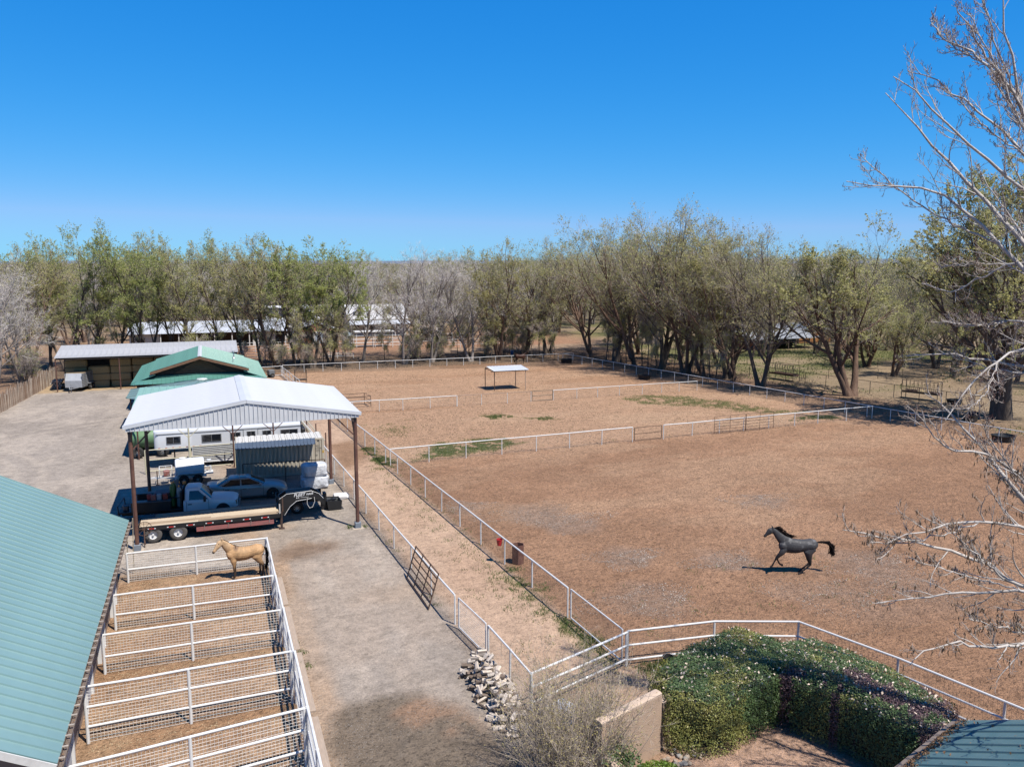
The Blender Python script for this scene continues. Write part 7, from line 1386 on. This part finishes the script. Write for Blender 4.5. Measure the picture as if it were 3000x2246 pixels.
n = 90000; t = rng.random(n); yy = 25+36*t**1.6; xx = rng.uniform(12,66,n); k = (sdpoly(xx,yy,PADS) < -.2) & (fbm(xx,yy,.35,61)+rng.normal(0,.12,n) > .47); xx, yy = xx[k], yy[k]; V_, F_ = bits(on_ground(xx,yy,.006), rng.uniform(.018,.05,len(xx)), rng)
tag(link('dirt_clods', mesh_np('dirt_clods', V_, F_, M('clod_soil', (.29,.18,.115), .95, var=.3, sc=1.5))), 'loose clods of trampled soil over the large paddock', 'soil', kind='stuff')
n = 26000; yy = rng.uniform(61,116,n); xx = rng.uniform(9,60,n); k = (sdpoly(xx,yy,PADS) < -.2) & (fbm(xx,yy,.2,62)+rng.normal(0,.1,n) > .53); xx, yy = xx[k], yy[k]; V_, F_ = bits(on_ground(xx,yy,.004), rng.uniform(.02,.075,len(xx)), rng, .6)
tag(link('dirt_clods', mesh_np('dirt_clods', V_, F_, M('dung_soil', (.17,.115,.07), .95, var=.4, sc=1.5))), 'dung and clods scattered over the far paddocks', 'soil', kind='stuff')
Q = []
for cx, cy, r, w in CHAFF: m = int(1500*w); a = rng.random(m)*6.28; q = np.sqrt(rng.random(m))*r*(1.0+.35*np.sin(a*3+cx)); Q.append(np.stack([cx+q*np.cos(a)*1.25, cy+q*np.sin(a)*.8],1))
Q = np.concatenate(Q); Q = Q[sdpoly(Q[:,0],Q[:,1],PADS) < -.15]; V_, F_ = bits(on_ground(Q[:,0],Q[:,1],.012), rng.uniform(.010,.042,len(Q))*(fbm(Q[:,0],Q[:,1],1.2,88)*1.6+.2), rng, .35)
tag(link('hay_chaff', mesh_np('hay_chaff', V_, F_, M('pale_chaff', (.54,.44,.36), .9, c2=(.30,.22,.165), mix=(.38,.58), sc=6, detail=2))), 'pale bits of old hay scattered in patches on the large paddock', 'hay', kind='stuff')
n = 30000; xx = rng.uniform(2.4,9.4,n); yy = 20+27*rng.random(n)**1.5; k = (sdpoly(xx,yy,YARD) < -.1) & (fbm(xx,yy,.6,63)+rng.normal(0,.14,n) > .52); xx, yy = xx[k], yy[k]; V_, F_ = bits(on_ground(xx,yy,.004), rng.uniform(.008,.022,len(xx)), rng)
tag(link('gravel', mesh_np('gravel', V_, F_, M('loose_gravel', (.33,.29,.25), .9, var=.35, sc=3))), 'loose gravel stones over the yard beside the pens', 'gravel', kind='stuff')
n = 14000; xx = rng.uniform(11,20,n); yy = rng.uniform(13,22.5,n); k = sdpoly(xx,yy,[(10.2,13),(10.3,19.6),(12.7,20.5),(19,22),(20,15),(16,12)]) < 0; xx, yy = xx[k], yy[k]; V_, F_ = bits(on_ground(xx,yy,.004), rng.uniform(.012,.032,len(xx)), rng, .8)
tag(link('garden_gravel', mesh_np('garden_gravel', V_, F_, M('pink_gravel', (.45,.31,.24), .9, c2=(.33,.24,.2), sc=9))), 'pinkish gravel covering the garden between hedge and wall', 'gravel', kind='stuff')
# chaff along the pen dividers and straw in the pens
Q = []
for y0_ in (41.3,35.9,32.0,27.2,23.2): m = 420; Q.append(np.stack([rng.uniform(-4.1,2.0,m), y0_-np.abs(rng.normal(0,.35,m))],1))
m = 2200; Q.append(np.stack([rng.uniform(-4.2,2.1,m), rng.uniform(20.5,41.2,m)],1)); Q = np.concatenate(Q); V_, F_ = bits(on_ground(Q[:,0],Q[:,1],.004), rng.uniform(.01,.04,len(Q)), rng, .4)
tag(link('straw', mesh_np('straw', V_, F_, M('pen_straw', (.44,.33,.20), .9, var=.3, sc=3))), 'straw and hay crumbs on the floor of the white pens', 'straw', kind='stuff')
# leaf litter and fallen twigs under the tree row and grove
n = 30000; xx = rng.uniform(-20,64,n); yy = rng.uniform(117.6,134,n); x2 = rng.uniform(54,72,9000); y2 = rng.uniform(60,118,9000); k2 = (x2 > 53.5+(111-y2)*.172); xx = np.concatenate([xx,x2[k2]]); yy = np.concatenate([yy,y2[k2]]); V_, F_ = bits(np.stack([xx,yy,np.full(len(xx),.01)],1), rng.uniform(.03,.10,len(xx)), rng, .5)
tag(link('leaf_litter', mesh_np('leaf_litter', V_, F_, M('brown_litter', (.13,.09,.06), .95, var=.4, sc=.8))), 'brown leaf litter and twigs under the tree rows', 'leaf litter', kind='stuff')
